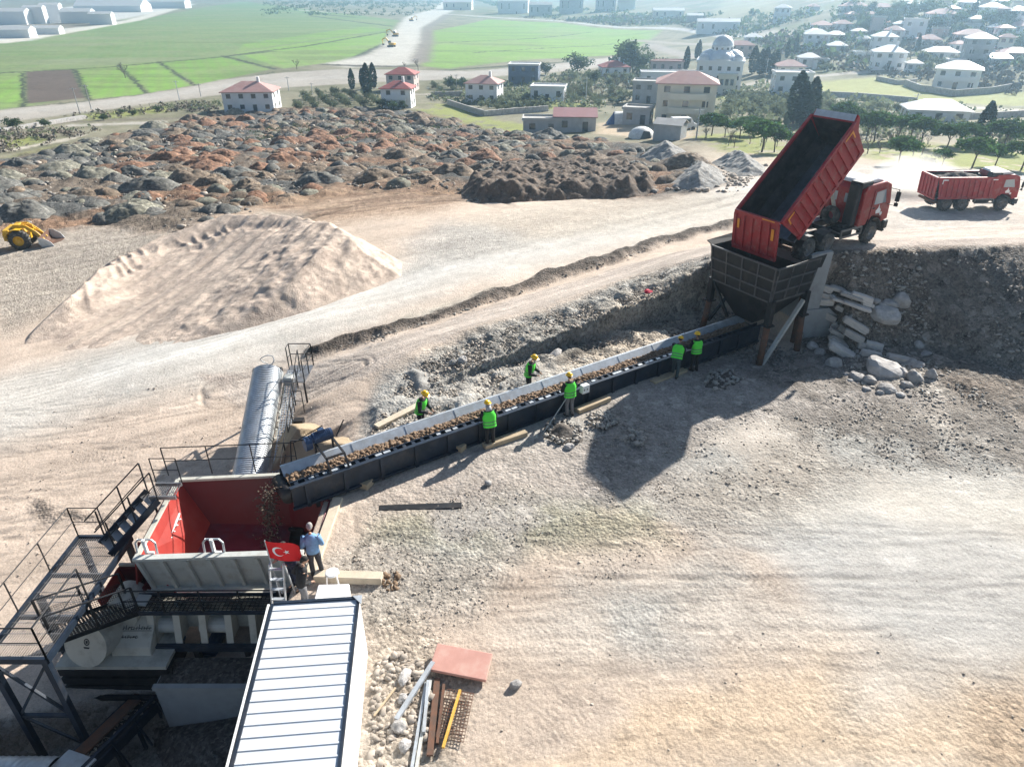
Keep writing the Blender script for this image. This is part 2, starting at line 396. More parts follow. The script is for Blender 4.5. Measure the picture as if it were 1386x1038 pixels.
    lay(area([(950,40),(985,-8),(1040,-8),(1060,25),(1000,38)], 6)*.7, (.24, .23, .14))
    lay(line([(400,14),(440,17),(610,20),(640,22),(760,29),(880,38),(1000,50)], 7, 2), (.42,.41,.39))
    for pl, wd, c in [([(1000,116),(1056,108),(1110,103),(1190,96),(1215,94)], 5, road), ([(1050,128),(1020,122),(980,127)], 4, (.42,.4,.36)), ([(1000,60),(1080,48),(1170,55),(1200,46),(1290,30),(1386,20)], 5, (.4,.38,.34)),
                      ([(1386,150),(1310,146),(1290,150)], 5, (.45,.42,.36)), ([(1020,44),(1060,48),(1120,50)], 12, (.36,.33,.28)), ([(860,55),(960,60),(1010,60)], 8, (.3,.27,.23)),
                      ([(1150,48),(1200,38),(1240,20)], 4, (.42,.4,.36)), ([(690,115),(640,128),(560,128)], 3, road), ([(1386,145),(1340,140),(1200,142)],2.4,(.2,.19,.17)), ([(880,60),(940,78)], 9, (.28,.25,.22))]:
        lay(line(pl, wd, wd*.3), c, .2)
    grass = (.235, .255, .085)
    lay(area([(1098,112),(1200,104),(1290,126),(1420,122),(1420,144),(1230,138),(1098,130)], 3), (.27,.28,.11), .1)
    for poly in ([(940,185),(1010,178),(1090,205),(1085,218),(985,205)], [(1150,190),(1240,192),(1420,212),(1420,240),(1250,232),(1180,215)], [(735,138),(800,140),(790,150),(740,148)], [(540,150),(620,145),(680,165),(740,172),(700,180),(600,170)],
                 [(110,155),(225,143),(228,152),(120,163)], [(-20,190),(60,180),(60,192),(-20,205)], [(0,215),(90,195),(150,195),(60,222)], [(580,140),(630,143),(600,150)], [(960,130),(1080,132),(1080,140),(985,138)]):
        lay(area(poly, 2)*sstep(.3, .55, n2+.1), grass, .15)
    lay(area([(805,168),(850,162),(935,172),(940,190),(880,188),(810,182)], 2), (.45,.36,.26), .2)
    lay(line([(0,205),(60,195),(110,184)], 2.5, 1), (.45,.41,.34)); lay(line([(100,170),(160,168),(210,166)], 4, 1.5), (.4,.37,.33))
    lay(line([(0,173),(100,165),(250,160)], 4, 2)*.7, (.14,.12,.1), .8)
    lay(line([(1040,205),(1200,205),(1290,200),(1386,204)], 1.6, .8)*.7, (.4,.37,.31))
    # --- dumped-soil field under the mounds
    fld = area([(-40,320),(-40,225),(120,190),(300,152),(420,145),(560,150),(700,182),(800,190),(910,200),(960,225),(980,250),(890,268),(640,262),(480,262),(330,285),(240,315),(100,312)], 3)
    lay(fld, (.155, .125, .098), 1.0)
    lay(fld*sstep(.48, .6, fbm(X*.09, Y*.09, 3, 91)), (.21, .135, .09)); lay(fld*sstep(.52, .62, fbm(X*.11+9, Y*.11, 3, 95)), (.10, .10, .095))
    red = area([(300,300),(360,268),(480,240),(620,245),(660,262),(600,285),(480,300),(380,310)], 3); lay(red*.75, (.30, .205, .135), .7)
    lay(red*sstep(.5, .62, fbm(X*.06+Y*.2, Y*.5-X*.2, 3, 77))*.7, (.2,.13,.09))
    # --- site level: big sand flats
    pinksand = (.50, .405, .33)
    lay(area([(-200,1100),(-200,400),(0,390),(60,440),(240,470),(440,395),(540,350),(560,385),(300,500),(560,520),(500,640),(430,700),(400,1100)], 1.5), pinksand, .12)
    lay(area([(-60,395),(-60,325),(80,312),(300,312),(360,285),(420,290),(300,340),(120,395),(0,450)], 2)*.9, (.335,.295,.25), .55)
    # white haul road
    lay(line([(-40,560),(120,510),(250,480),(400,432),(560,378),(720,338),(880,300),(1000,270),(1060,250)], 7.5, 2.2)*.9, (.53, .50, .455), .14)
    lay(line([(150,500),(330,452),(500,395),(650,352),(800,316),(960,280)], 2.6, 1.0)*.7, (.62, .60, .56), .08)
    lay(area([(480,462),(560,425),(700,385),(860,335),(960,300),(900,325),(760,368),(640,410),(560,436)], .8)*.7, (.40,.385,.33), .3)
    lay(area([(560,350),(620,300),(760,270),(900,268),(1000,262),(980,290),(800,320),(640,345)], 2.5)*.8, (.42,.37,.31), .35)
    lay(area([(540,330),(600,300),(700,312),(720,330),(600,360),(560,372)], 2)*.6, (.36,.35,.33), .4)
    lay(area([(1000,262),(1040,225),(1240,222),(1420,238),(1420,318),(1180,330),(1100,300)], 2)*.9, (.46,.415,.37), .3)
    # ramp surface
    rp = RAMP
    dr = np.zeros(N)-99; i = idx(rp, 30); dr[i] = sdist(wx[i], wy[i], rp)
    lay(sstep(-.3, .5, dr), (.44,.375,.325), .25)
    lay(line([(350,520),(480,480),(640,436),(800,386),(930,345)], 2.0, .9)*.6, (.52,.45,.39), .15)
    # embankment face and soil spread at its toe
    emb = [(13.6,30.3),(15,31.0),(19,31.5),(24,31.7),(60,33.8),(60,22),(30,22.2),(21,22.6),(17,23.6),(13.8,25.5)]
    m = area(emb, .35, px=False); lay(m, (.185, .165, .145), 1.0)
    lay(m*sstep(.5, .6, fbm((X*.82+Y*.1)*1.2, Y*.25, 3, 61))*.5, (.28,.26,.23)); lay(m*sstep(.48, .6, fbm(X*.3, Y*.3, 3, 62))*.5, (.19,.15,.12))
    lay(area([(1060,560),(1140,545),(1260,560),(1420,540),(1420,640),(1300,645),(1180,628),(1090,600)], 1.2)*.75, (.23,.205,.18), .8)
    # rubble slope between ramp and belt
    sl = area([(520,520),(600,470),(700,435),(800,398),(870,372),(960,350),(975,400),(960,450),(800,500),(690,545),(560,600),(500,600)], .8)
    lay(sl, (.38,.345,.295), .9)
    lay(area([(560,560),(690,500),(840,440),(930,420),(940,450),(800,500),(690,545),(560,600)], .6)*.8, (.43,.37,.30), .9)
    lay(line([(560,500),(620,475),(720,438),(820,402),(900,368),(960,348)], 1.6, .7)*.75, (.25,.245,.23), 1.0)
    lay(line([(600,520),(690,480),(770,455),(800,438)], 1.6, .6)*.7, (.21,.205,.19), .95); lay(line([(640,540),(740,495),(800,466)], .5, .25)*.8, (.09,.08,.07), .5)
    lay(area([(545,505),(570,500),(575,530),(550,540)], .5)*.7, (.2,.19,.18), .6)
    # soil berm between the two roads
    lay(line([(440,472),(520,452),(590,430),(640,412),(700,392),(770,366),(860,338),(940,314),(1000,298)], 1.3, .45), (.105,.088,.075), .9)
    # yard in front
    yard = sstep(28, 24, Y)*sstep(-6.2, -5.4, X)
    lay(yard*sstep(.44, .58, n1)*.8, (.43,.395,.35)); lay(yard*sstep(.5, .64, fbm(X*.16, Y*.16, 4, 23))*.7, (.34,.335,.315), .35)
    lay(area([(640,1060),(600,980),(760,930),(960,900),(1120,880),(1160,960),(1420,930),(1420,1060)], 1.2)*sstep(.32, .52, n2*.4+n1*.6)*.85, (.50,.385,.275), .2)
    lay(area([(500,760),(520,690),(700,660),(880,690),(900,730),(700,745)], .9)*sstep(.3,.6,n2)*.75, (.29,.275,.2), .7)
    lay(area([(480,1060),(505,820),(560,830),(590,900),(640,900),(600,1060)], .4)*.6, (.36,.31,.25), .9)
    lay(area([(430,700),(470,640),(560,600),(760,600),(880,600),(900,660),(640,680),(520,700)], .7)*.75, (.37,.32,.28), .4)
    lay(area([(440,760),(560,720),(700,740),(640,830),(500,840)], .7)*.6, (.36,.345,.31), .6)
    lay(area([(1000,690),(1180,650),(1420,650),(1420,760),(1200,740)], 1.2)*.7, (.55,.51,.45), .1)
    lay(area([(700,850),(820,760),(1000,780),(1150,850),(1100,880),(800,900)], 1.2)*.45, (.47,.455,.42), .25)
    lay(area([(900,660),(1060,600),(1180,640),(1050,700),(930,720)], .9)*.7, (.31,.275,.235), .45)
    lay(area([(770,640),(800,560),(960,480),(1000,470),(1130,480),(1270,545),(1190,565),(1060,565),(960,590),(890,640),(820,690)], .7)*.75, (.235,.215,.20), .7)  # dark grey soil; the patch also follows and deepens the hopper and truck shadow
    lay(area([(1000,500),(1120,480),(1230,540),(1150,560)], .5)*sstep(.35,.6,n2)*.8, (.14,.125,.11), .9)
    def tread(pts, w_=.30, pitch=.16):
        P = ats(pts); i = idx(P, 2); d, par = seg_dist(X[i]+(n2[i]-.5)*.25, Y[i]+(n3[i]-.5)*.2, P)
        Ln = sum(math.dist(P[k][:2], P[k+1][:2]) for k in range(len(P)-1))
        bars = sstep(.25, .75, np.sin(par*Ln/pitch*6.283+d*6))*sstep(w_, w_-.1, d)*sstep(.45, .62, fbm(X[i]*.9, Y[i]*.9, 3, 171))
        C[i] *= (1-.17*bars)[:,None]; dz[i] -= .004*bars
    for tp in ([(690,800),(800,770),(930,745)], [(980,860),(1020,885),(1060,900)], [(1100,760),(1160,730),(1200,720)], [(1120,860),(1140,930),(1150,1020)], [(985,930),(975,985),(960,1035)], [(960,760),(1040,790),(1080,830)], [(620,770),(720,790),(820,790)], [(1000,690),(1100,680),(1180,660)],
               [(60,560),(200,530),(330,500)], [(40,600),(180,575),(300,555)], [(120,620),(200,600),(280,600)], [(1220,790),(1300,800),(1380,830)], [(700,1000),(760,960),(800,930)]): tread(tp); tread([(a+14, b+9) for a, b in tp])
    # graded streaks drawn out by blades and wheels
    for mask, ang, ks, amt in ((sstep(34, 30, Y)*sstep(-5, -3, X), 2, 1.5, .11), (sstep(-2, -6, X)*sstep(60, 50, Y)*sstep(-45, -35, X), 28, 1.3, .20), (rp_m(X, Y, dr), 24, 2.2, .25)):
        ca, sa = math.cos(R(ang)), math.sin(R(ang)); a_ = X*ca+Y*sa; c_ = -X*sa+Y*ca+(n1-.5)*3
        st = fbm(a_*.05, c_*ks, 4, 141); C *= (1+amt*2*(st-.5)*mask)[:,None]
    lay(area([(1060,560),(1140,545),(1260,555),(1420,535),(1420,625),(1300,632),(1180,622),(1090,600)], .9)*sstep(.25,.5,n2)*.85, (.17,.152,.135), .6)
    lay(area([(1020,740),(1180,690),(1420,740),(1420,880),(1250,880),(1120,830)], .8)*sstep(.36,.5,n1*.6+n2*.4)*.7, (.43,.42,.40), .12)
    lay(area([(1300,930),(1420,900),(1420,1060),(1330,1060)], .5)*.7, (.36,.27,.19), .4)
    # pit floor
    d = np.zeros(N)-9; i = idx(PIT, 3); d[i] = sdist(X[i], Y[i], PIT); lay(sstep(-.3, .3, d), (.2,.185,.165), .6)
    # crisp lug prints left by heavy tyres
    # wheel tracks: pairs of shallow ruts, slightly darker
    def track(pts, gap=.95, w=.16, dep=.025, dark=.86, px=True):
        P = ats(pts) if px else pts; i = idx(P, gap+3)
        # smooth the polyline
        Q = np.array([p[:2] for p in P])
        for _ in range(3):
            q = [Q[0]]
            for k in range(len(Q)-1): q += [Q[k]*.75+Q[k+1]*.25, Q[k]*.25+Q[k+1]*.75]
            Q = np.array(q+[Q[-1]])
        d, par = seg_dist(X[i]+(n3[i]-.5)*.25, Y[i]+(n2[i]-.5)*.3, Q)
        r = (np.exp(-((d-gap)/w)**2)+.7*np.exp(-((d-gap-.34)/(w*.7))**2))*(.25+1.0*n2[i])
        lug = .65+.35*np.sin(par*len(P)*14+d*9)
        dz[i] -= dep*r*lug; C[i] *= (1-(1-dark)*np.clip(r*lug, 0, 1))[:,None]
    rr = random.Random(5)
    for k in range(10):   # flats left
        y0 = 560+k*22+rr.uniform(-8, 8)
        track([(-60,y0+rr.uniform(-20,30)),(90,y0+rr.uniform(-15,10)-8),(230,y0-30+rr.uniform(-20,10)),(370,y0-70+rr.uniform(-20,10)),(470,max(500,y0-120))], .9, .13, .03, rr.uniform(.8,.9))
    for k in range(9):
        o = rr.uniform(-14, 16)
        track([(-40,545+o),(140,503+o),(330,450+o*.8),(520,390+o*.6),(700,344+o*.4),(880,300+o*.3),(1010,266)], .9, .14, .02, rr.uniform(.86,.94))
    for k in range(7):
        o = rr.uniform(-12, 12)
        track([(300,535+o),(450,492+o),(640,435+o*.7),(800,386+o*.5),(950,338+o*.3),(1060,322)], .9, .14, .02, rr.uniform(.84,.93))
    for k in range(15):
        y0 = rr.uniform(640, 1020); a = rr.uniform(-40, 60)
        track([(520,y0+a*.4),(760,y0-a*.2),(1000,y0-a*.5),(1240,y0-a*.3),(1500,y0+a*.4)], .9, .11, .008, rr.uniform(.76,.9))
    for k in range(9):
        y0 = rr.uniform(255, 300)
        track([(290+k*10,330-k*3),(400+k*12,300-k*4),(520+k*10,280-k*3),(650+k*4,265+k*2)], .8, .2, .05, rr.uniform(.65,.85))
    for k in range(8):
        track([(-40,350+k*9),(80,335+k*8),(200,315+k*6),(300,300+k*4)], .9, .16, .05, rr.uniform(.7,.88))
    for k in range(6):
        track([(1200,305+k*3),(1300,296+k*4),(1420,292+k*5)], .9, .12, .02, .9)
    for k in range(5):
        track([(620,345-k*6),(720,310-k*3),(820,290-k*3),(960,272-k*2)], .9, .16, .02, .86)
    # churned lines radiating in the red clearing and dark scars on the flat
    for (a, b) in [((62,678),(72,700)),((92,690),(180,705))]:
        lay(line([a, b], .5, .3)*.8*n2*1.4, (.13,.11,.095), .8); 
    # --- relief
    rough = RG*sstep(900, 100, D)
    near = sstep(150, 40, D)
    Zd = (n3-.5)*.08*rough+(fbm(X*6, Y*6, 2, 51)-.5)*.09*rough*near+(n2-.5)*.18*rough+(n1-.5)*.5*sstep(15, 60, D)*.6
    bm_ = line([(440,472),(520,452),(590,430),(640,412),(700,392),(770,366),(860,338),(940,314),(1000,298)], 1.1, .5)
    Zd += bm_*.40*(.6+.6*n2)
    m2 = area(emb, .3, px=False); Zd += m2*(fbm((X*.9+Y*.25)*1.1, Y*.22, 3, 63)-.5)*.32
    Zd += sl*(fbm(X*1.1, Y*1.1, 3, 64)-.5)*.5
    Zd += fld*(fbm(X*.35, Y*.35, 4, 65)-.5)*1.3
    Z = Z+Zd+dz
    
    C *= (.86+.28*n2[:,None])*(.9+.2*n1[:,None])
    me = bpy.data.meshes.new('ground')
    me.vertices.add(N); me.vertices.foreach_set('co', np.stack([X, Y, Z], 1).astype(np.float32).ravel())
    g = np.arange(N).reshape(nr, nc)
    q = np.stack([g[:-1,:-1], g[:-1,1:], g[1:,1:], g[1:,:-1]], -1).reshape(-1, 4)
    nf = len(q); me.loops.add(nf*4); me.polygons.add(nf)
    me.loops.foreach_set('vertex_index', q.ravel().astype(np.int32))
    me.polygons.foreach_set('loop_start', (np.arange(nf)*4).astype(np.int32))
    me.update(calc_edges=True); me.validate()
    me.shade_smooth()
    at_ = me.attributes.new('soil', 'FLOAT_COLOR', 'POINT')
    at_.data.foreach_set('color', np.concatenate([C, RG[:,None]], 1).astype(np.float32).ravel())
    o = bpy.data.objects.new('ground', me); COL.objects.link(o); tag(o, kind='structure')
    m = bpy.data.materials.new('soil'); m.use_nodes = True; n = m.node_tree.nodes; L = m.node_tree.links
    b = n['Principled BSDF']; b.inputs['Roughness'].default_value = .95; b.inputs['Specular IOR Level'].default_value = .15
    A = n.new('ShaderNodeAttribute'); A.attribute_name = 'soil'
    tc = n.new('ShaderNodeTexCoord')
    def noise(s, d=4., r=.6):
        t = n.new('ShaderNodeTexNoise'); t.inputs['Scale'].default_value = s; t.inputs['Detail'].default_value = d; t.inputs['Roughness'].default_value = r
        L.new(tc.outputs['Object'], t.inputs['Vector']); return t.outputs['Fac']
    def mapr(f, a, c, lo_, hi):
        t = n.new('ShaderNodeMapRange'); t.inputs[1].default_value = a; t.inputs[2].default_value = c; t.inputs[3].default_value = lo_; t.inputs[4].default_value = hi
        L.new(f, t.inputs[0]); return t.outputs[0]
    def math_(op, a, c):
        t = n.new('ShaderNodeMath'); t.operation = op
        for k, x in ((0, a), (1, c)):
            if isinstance(x, (int, float)): t.inputs[k].default_value = x
            else: L.new(x, t.inputs[k])
        return t.outputs[0]
    vo = n.new('ShaderNodeTexVoronoi'); vo.inputs['Scale'].default_value = 9.; L.new(tc.outputs['Object'], vo.inputs['Vector'])
    vo2 = n.new('ShaderNodeTexVoronoi'); vo2.inputs['Scale'].default_value = 3.2; L.new(tc.outputs['Object'], vo2.inputs['Vector'])
    sep = n.new('ShaderNodeSeparateColor'); L.new(vo.outputs['Color'], sep.inputs[0])
    sep2 = n.new('ShaderNodeSeparateColor'); L.new(vo2.outputs['Color'], sep2.inputs[0])
    ga = A.outputs['Alpha']
    k1 = mapr(noise(14, 5, .75), .3, .7, -.5, .5); k1 = math_('MULTIPLY', k1, math_('ADD', math_('MULTIPLY', ga, .55), .34))
    k6 = math_('MULTIPLY', mapr(noise(45, 2, .6), .3, .7, -.5, .5), .26)
    k1 = math_('ADD', k1, k6)
    k2 = math_('MULTIPLY', mapr(sep.outputs[0], .0, 1., -.5, .6), math_('MULTIPLY', ga, .6))
    k3 = math_('MULTIPLY', mapr(sep2.outputs[0], .86, .9, 0, .7), math_('MULTIPLY', ga, .8))
    k4 = math_('MULTIPLY', mapr(sep2.outputs[1], .84, .9, 0, -.4), math_('MULTIPLY', ga, .8))
    k5 = mapr(noise(1.3, 6, .65), .3, .7, -.10, .10)
    tot = math_('ADD', math_('ADD', math_('ADD', k1, k2), math_('ADD', k3, k4)), math_('ADD', k5, 1.0))
    vm = n.new('ShaderNodeVectorMath'); vm.operation = 'SCALE'; L.new(A.outputs['Color'], vm.inputs[0]); L.new(tot, vm.inputs['Scale'])
    L.new(vm.outputs[0], b.inputs['Base Color'])
    h = math_('ADD', math_('ADD', math_('MULTIPLY', noise(7, 7, .7), math_('MULTIPLY', ga, .12)), math_('MULTIPLY', noise(30, 4, .7), math_('ADD', math_('MULTIPLY', ga, .02), .011))), math_('MULTIPLY', vo.outputs['Distance'], math_('MULTIPLY', ga, -.09)))
    bp = n.new('ShaderNodeBump'); bp.inputs['Distance'].default_value = 1.; bp.inputs['Strength'].default_value = .9; L.new(h, bp.inputs['Height']); L.new(bp.outputs[0], b.inputs['Normal'])
    me.materials.append(m)
    return o
GROUND = build_ground()

# ------------------------------------------------------------------ air
def build_haze():
    m = bpy.data.materials.new('haze'); m.use_nodes = True; n = m.node_tree.nodes; L = m.node_tree.links; n.clear()
    o_ = n.new('ShaderNodeOutputMaterial'); p = n.new('ShaderNodeVolumePrincipled')
    p.inputs['Color'].default_value = (.50, .76, 1.0, 1); p.inputs['Density'].default_value = HAZE; p.inputs['Anisotropy'].default_value = .74
    L.new(p.outputs[0], o_.inputs['Volume'])
    o = MB().bbox((-9500, -120, -22), (9500, 9500, 95)).build('haze', m); tag(o, kind='stuff')
HAZE = .0005
build_haze()
# ------------------------------------------------------------------ shared materials
M = {}
M['steel_black'] = mat('black_steel', (.018,.019,.022), .5, .2, .3, 2, dirt=((.11,.09,.075), .35), spec=.4)
M['steel_frame'] = mat('dusty_highlit_black_steel', (.075,.078,.085), .5, .2, .2, 2, dirt=((.20,.18,.15), .5))  # dusty; lighter than the box, so rib highlights are put into the colour
M['steel_navy'] = mat('navy_steel', (.022,.034,.055), .42, .3, .25, 2, dirt=((.12,.105,.09), .4))
M['steel_gal'] = mat('galvanised_steel', (.50,.53,.56), .42, .4, .12, 4, dirt=((.3,.27,.23), .5))
M['steel_rust'] = mat('rusty_steel', (.17,.075,.042), .85, .1, .35, 4, bump=.004, bscale=30, col2=(.09,.06,.045))
M['steel_grey'] = mat('grey_painted_steel', (.47,.48,.455), .5, 0, .07, 1.5, dirt=((.24,.19,.14), .55), dscale=2.2)
M['steel_beige'] = mat('beige_painted_steel', (.50,.49,.43), .5, 0, .07, 1.2, dirt=((.2,.17,.13), .6), dscale=2)
M['red_paint'] = mat('red_paint', (.30,.008,.012), .38, 0, .12, 1.5, dirt=((.30,.19,.155), .6), dscale=2.6, spec=.4)
M['red_bed'] = mat('worn_red_bed_paint', (.34,.016,.02), .5, 0, .15, 2, dirt=((.27,.14,.115), .65), dscale=3)
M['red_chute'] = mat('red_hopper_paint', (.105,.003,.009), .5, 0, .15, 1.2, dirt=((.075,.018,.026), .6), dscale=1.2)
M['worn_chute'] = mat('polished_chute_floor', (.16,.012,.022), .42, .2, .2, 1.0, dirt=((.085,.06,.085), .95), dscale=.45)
M['orange_red'] = mat('sunlit_orange_red_paint', (.33,.030,.022), .5, 0, .12, 1.5, dirt=((.30,.08,.06), .5))  # orange-red paint with the sunlit tone of the left plates put into it
M['orange'] = mat('orange_mark_paint', (.75,.28,.02), .5)
M['bed_lining'] = mat('scraped_steel_lining', (.055,.05,.05), .45, .6, .35, 2.5, dirt=((.15,.13,.11), .6), dscale=2)
M['bed_floor'] = mat('polished_bed_floor', (.13,.145,.17), .35, .6, .3, 1.5, dirt=((.08,.075,.07), .7), dscale=1.2)
M['rubber'] = mat('dusty_rubber', (.055,.053,.05), .9, 0, .2, 6, dirt=((.27,.25,.22), .8), dscale=4, bump=.01, bscale=25)
M['rim'] = mat('dusty_grey_rim', (.22,.21,.20), .6, .3, .15, 5)
M['glass'] = mat('sky_lit_window', (.30,.36,.40), .05, 0, .05, 2, spec=1.0)
M['glass_dark'] = mat('dark_window', (.035,.045,.055), .08, 0, .1, 2, spec=.9)
M['black_plastic'] = mat('black_plastic', (.02,.02,.022), .6, 0, .2, 5, dirt=((.12,.11,.1), .4))
M['white_paint'] = mat('white_paint', (.78,.79,.79), .45, 0, .04, 1.5, dirt=((.45,.42,.38), .35), dscale=1.3)
M['roof_white'] = mat('white_sheet_roof', (.62,.65,.69), .35, .1, .05, .7, dirt=((.52,.52,.5), .5), dscale=.9)
M['white_plastic'] = mat('white_plastic', (.8,.8,.8), .4)
M['yellow_paint'] = mat('yellow_machine_paint', (.66,.38,.012), .4, 0, .1, 2, dirt=((.34,.25,.14), .6))
M['belt'] = mat('rubber_belt', (.03,.03,.032), .8, 0, .2, 4, dirt=((.2,.16,.12), .7))
M['ore'] = mat('brown_crushed_ore', (.12,.075,.045), .95, 0, .3, 9, col2=(.27,.185,.12))
M['stone'] = mat('pale_limestone', (.56,.52,.48), .9, 0, .18, 2.2, bump=.03, bscale=6, dirt=((.27,.24,.21), .6), dscale=2, rand=.22)
M['stone_grey'] = mat('grey_boulder_stone', (.42,.40,.385), .9, 0, .25, 2.4, bump=.03, bscale=7, dirt=((.12,.105,.09), .6), rand=.2)
M['concrete'] = mat('raw_concrete', (.34,.35,.355), .85, 0, .1, 1.2, bump=.006, bscale=18, dirt=((.2,.19,.175), .7), dscale=1)
M['concrete_pale'] = mat('pale_concrete_kerb', (.55,.47,.36), .9, 0, .12, 2, dirt=((.36,.31,.25), .6), bump=.006)
M['timber'] = mat('weathered_timber', (.42,.33,.22), .85, 0, .2, 3, dirt=((.25,.2,.14), .5))
M['grating'] = mat('galvanised_grating', (.27,.27,.28), .45, .7, .12, 4, dirt=((.3,.25,.2), .5))
M['blue_motor'] = mat('blue_motor_paint', (.03,.06,.13), .4, .1, .15, 3)
M['gravel_pile'] = mat('pinkish_crushed_gravel', (.45,.355,.29), .95, 0, .16, .7, bump=.05, bscale=12, col2=(.53,.43,.35), dirt=((.33,.27,.225), .6), dscale=4, speck=(5,.12), streak=(math.atan2(at(440,318).y-at(170,470).y, at(440,318).x-at(170,470).x), .06, 1.6, .16))
M['sand_pile'] = mat('ochre_sand', (.36,.275,.18), .95, 0, .12, 2, bump=.02, bscale=25)
M['loose'] = mat('loose_stone', (.26,.225,.19), .95, 0, .3, 1.4, col2=(.46,.40,.34))
M['loose_emb'] = mat('embankment_stone', (.25,.225,.20), .95, 0, .3, .9, col2=(.48,.44,.39))
M['loose_dark'] = mat('dark_loose_stone', (.13,.118,.105), .95, 0, .3, .9, col2=(.27,.25,.225))

def rock_mesh(name, seed, n=3, boxy=.5, amp=.16):
    bm = bmesh.new()
    if boxy > .6:
        bmesh.ops.create_cube(bm, size=1.15); bmesh.ops.subdivide_edges(bm, edges=bm.edges, cuts=4, use_grid_fill=True)
    else:
        bmesh.ops.create_icosphere(bm, subdivisions=n, radius=.6)
    from mathutils import noise as mn
    off = Vector((seed*7.3, seed*3.1, seed*1.7))
    for v in bm.verts:
        p = v.co.copy()
        k = 1+amp*mn.fractal(p*1.6+off, 1, 2, 4)
        r = max(abs(p.x), abs(p.y), abs(p.z))
        if boxy <= .6: k *= 1-boxy*.35*(r-.4)
        elif p.length > .72: k *= .72/p.length*.35+.65
        v.co = p*k+mn.noise_vector(p*3+off)*.045
    me = bpy.data.meshes.new(name); bm.to_mesh(me); bm.free()
    return me

def scatter(name, pts, smin, smax, material, seed=0, flat=.7, kindstuff=True, parent=None, power=2.2):
    """many small angular stones as one mesh (loose rubble that nobody could count)"""
    rg = np.random.default_rng(seed)
    t = (1+5**.5)/2
    ico = np.array([(-1,t,0),(1,t,0),(-1,-t,0),(1,-t,0),(0,-1,t),(0,1,t),(0,-1,-t),(0,1,-t),(t,0,-1),(t,0,1),(-t,0,-1),(-t,0,1)])/1.9
    fc = np.array([(0,11,5),(0,5,1),(0,1,7),(0,7,10),(0,10,11),(1,5,9),(5,11,4),(11,10,2),(10,7,6),(7,1,8),(3,9,4),(3,4,2),(3,2,6),(3,6,8),(3,8,9),(4,9,5),(2,4,11),(6,2,10),(8,6,7),(9,8,1)])
    P = np.array(pts, float); n = len(P)
    s = smin+(smax-smin)*rg.random(n)**power
    j = ico[None]*(1+.55*(rg.random((n,12,1))-.5)*2)*np.stack([.7+.7*rg.random(n), .7+.7*rg.random(n), flat*(.6+.6*rg.random(n))], 1)[:,None,:]
    a = rg.random(n)*6.283; b = (rg.random(n)-.5)*1.0
    ca, sa, cb, sb = np.cos(a), np.sin(a), np.cos(b), np.sin(b)
    x = j[...,0]; y = j[...,1]*cb[:,None]-j[...,2]*sb[:,None]; z = j[...,1]*sb[:,None]+j[...,2]*cb[:,None]
    X = (x*ca[:,None]-y*sa[:,None]); Yv = x*sa[:,None]+y*ca[:,None]
    Vv = np.stack([X, Yv, z+.25*flat], -1)*(s/2)[:,None,None]+P[:,None,:]
    Fv = (fc[None]+12*np.arange(n)[:,None,None]).reshape(-1, 3)
    me = bpy.data.meshes.new(name); me.vertices.add(n*12); me.vertices.foreach_set('co', Vv.astype(np.float32).ravel())
    nf = len(Fv); me.loops.add(nf*3); me.polygons.add(nf); me.loops.foreach_set('vertex_index', Fv.astype(np.int32).ravel())
    me.polygons.foreach_set('loop_start', (np.arange(nf)*3).astype(np.int32)); me.update(calc_edges=True)
    me.materials.append(material)
    o = bpy.data.objects.new(name, me); COL.objects.link(o)
    if parent: o.parent = parent
    if kindstuff: tag(o, kind='stuff')
    return o

def heap(name, outline, tops, slope, material, res, ridge=.0, amp=.15, nscale=1., seed=0, px=True, cap=99, fn=None, sink=.12):
    """a tipped pile: an outline on the ground, optional top heights (px,py,h) inside it, sides at the angle of repose"""
    P = ats(outline) if px else outline
    A = np.array([p[:2] for p in P]); x0, y0 = A.min(0)-.4; x1, y1 = A.max(0)+.4
    nx = int((x1-x0)/res)+2; ny = int((y1-y0)/res)+2
    gx, gy = np.meshgrid(np.linspace(x0, x1, nx), np.linspace(y0, y1, ny), indexing='ij')
    wob = (fbm(gx*.9/nscale, gy*.9/nscale, 4, seed)-.5)*amp*2.2
    d = sdist(gx, gy, P)+wob*sstep(0,.8,np.abs(sdist(gx, gy, P)))*.7
    h = slope*d
    if tops:
        T = np.array([[*at(a, b, max(c, 0))[:2], c] for a, b, c in tops]); k = 8.
        cf = tps_fit(T[:,0]/k, T[:,1]/k, T[:,2], .02)
        h = np.minimum(h, tps_eval(cf, T[:,0]/k, T[:,1]/k, gx/k, gy/k))
    h = np.minimum(h, cap)
    h = h+(fbm(gx*1.3/nscale, gy*1.3/nscale, 4, seed+5)-.5)*amp*np.clip(d, 0, 1)
    if fn: h = fn(gx, gy, h, d)
    z = ground_z(gx, gy)+np.maximum(h, -sink-.3)
    keep = d > -sink/max(slope, .3)-res*1.5
    idx = -np.ones(gx.shape, int); idx[keep] = np.arange(keep.sum())
    vs = np.stack([gx[keep], gy[keep], z[keep]], 1)
    c = vs.mean(0); c[2] = ground_z(c[:1], c[1:2])[0]
    q = np.stack([idx[:-1,:-1], idx[1:,:-1], idx[1:,1:], idx[:-1,1:]], -1).reshape(-1, 4); q = q[(q >= 0).all(1)]
    me = bpy.data.meshes.new(name); me.vertices.add(len(vs)); me.vertices.foreach_set('co', (vs-c).astype(np.float32).ravel())
    nf = len(q); me.loops.add(nf*4); me.polygons.add(nf); me.loops.foreach_set('vertex_index', q.astype(np.int32).ravel())
    me.polygons.foreach_set('loop_start', (np.arange(nf)*4).astype(np.int32)); me.update(calc_edges=True); me.shade_smooth()
    me.materials.append(material)
    o = bpy.data.objects.new(name, me); COL.objects.link(o); o.location = c
    return o

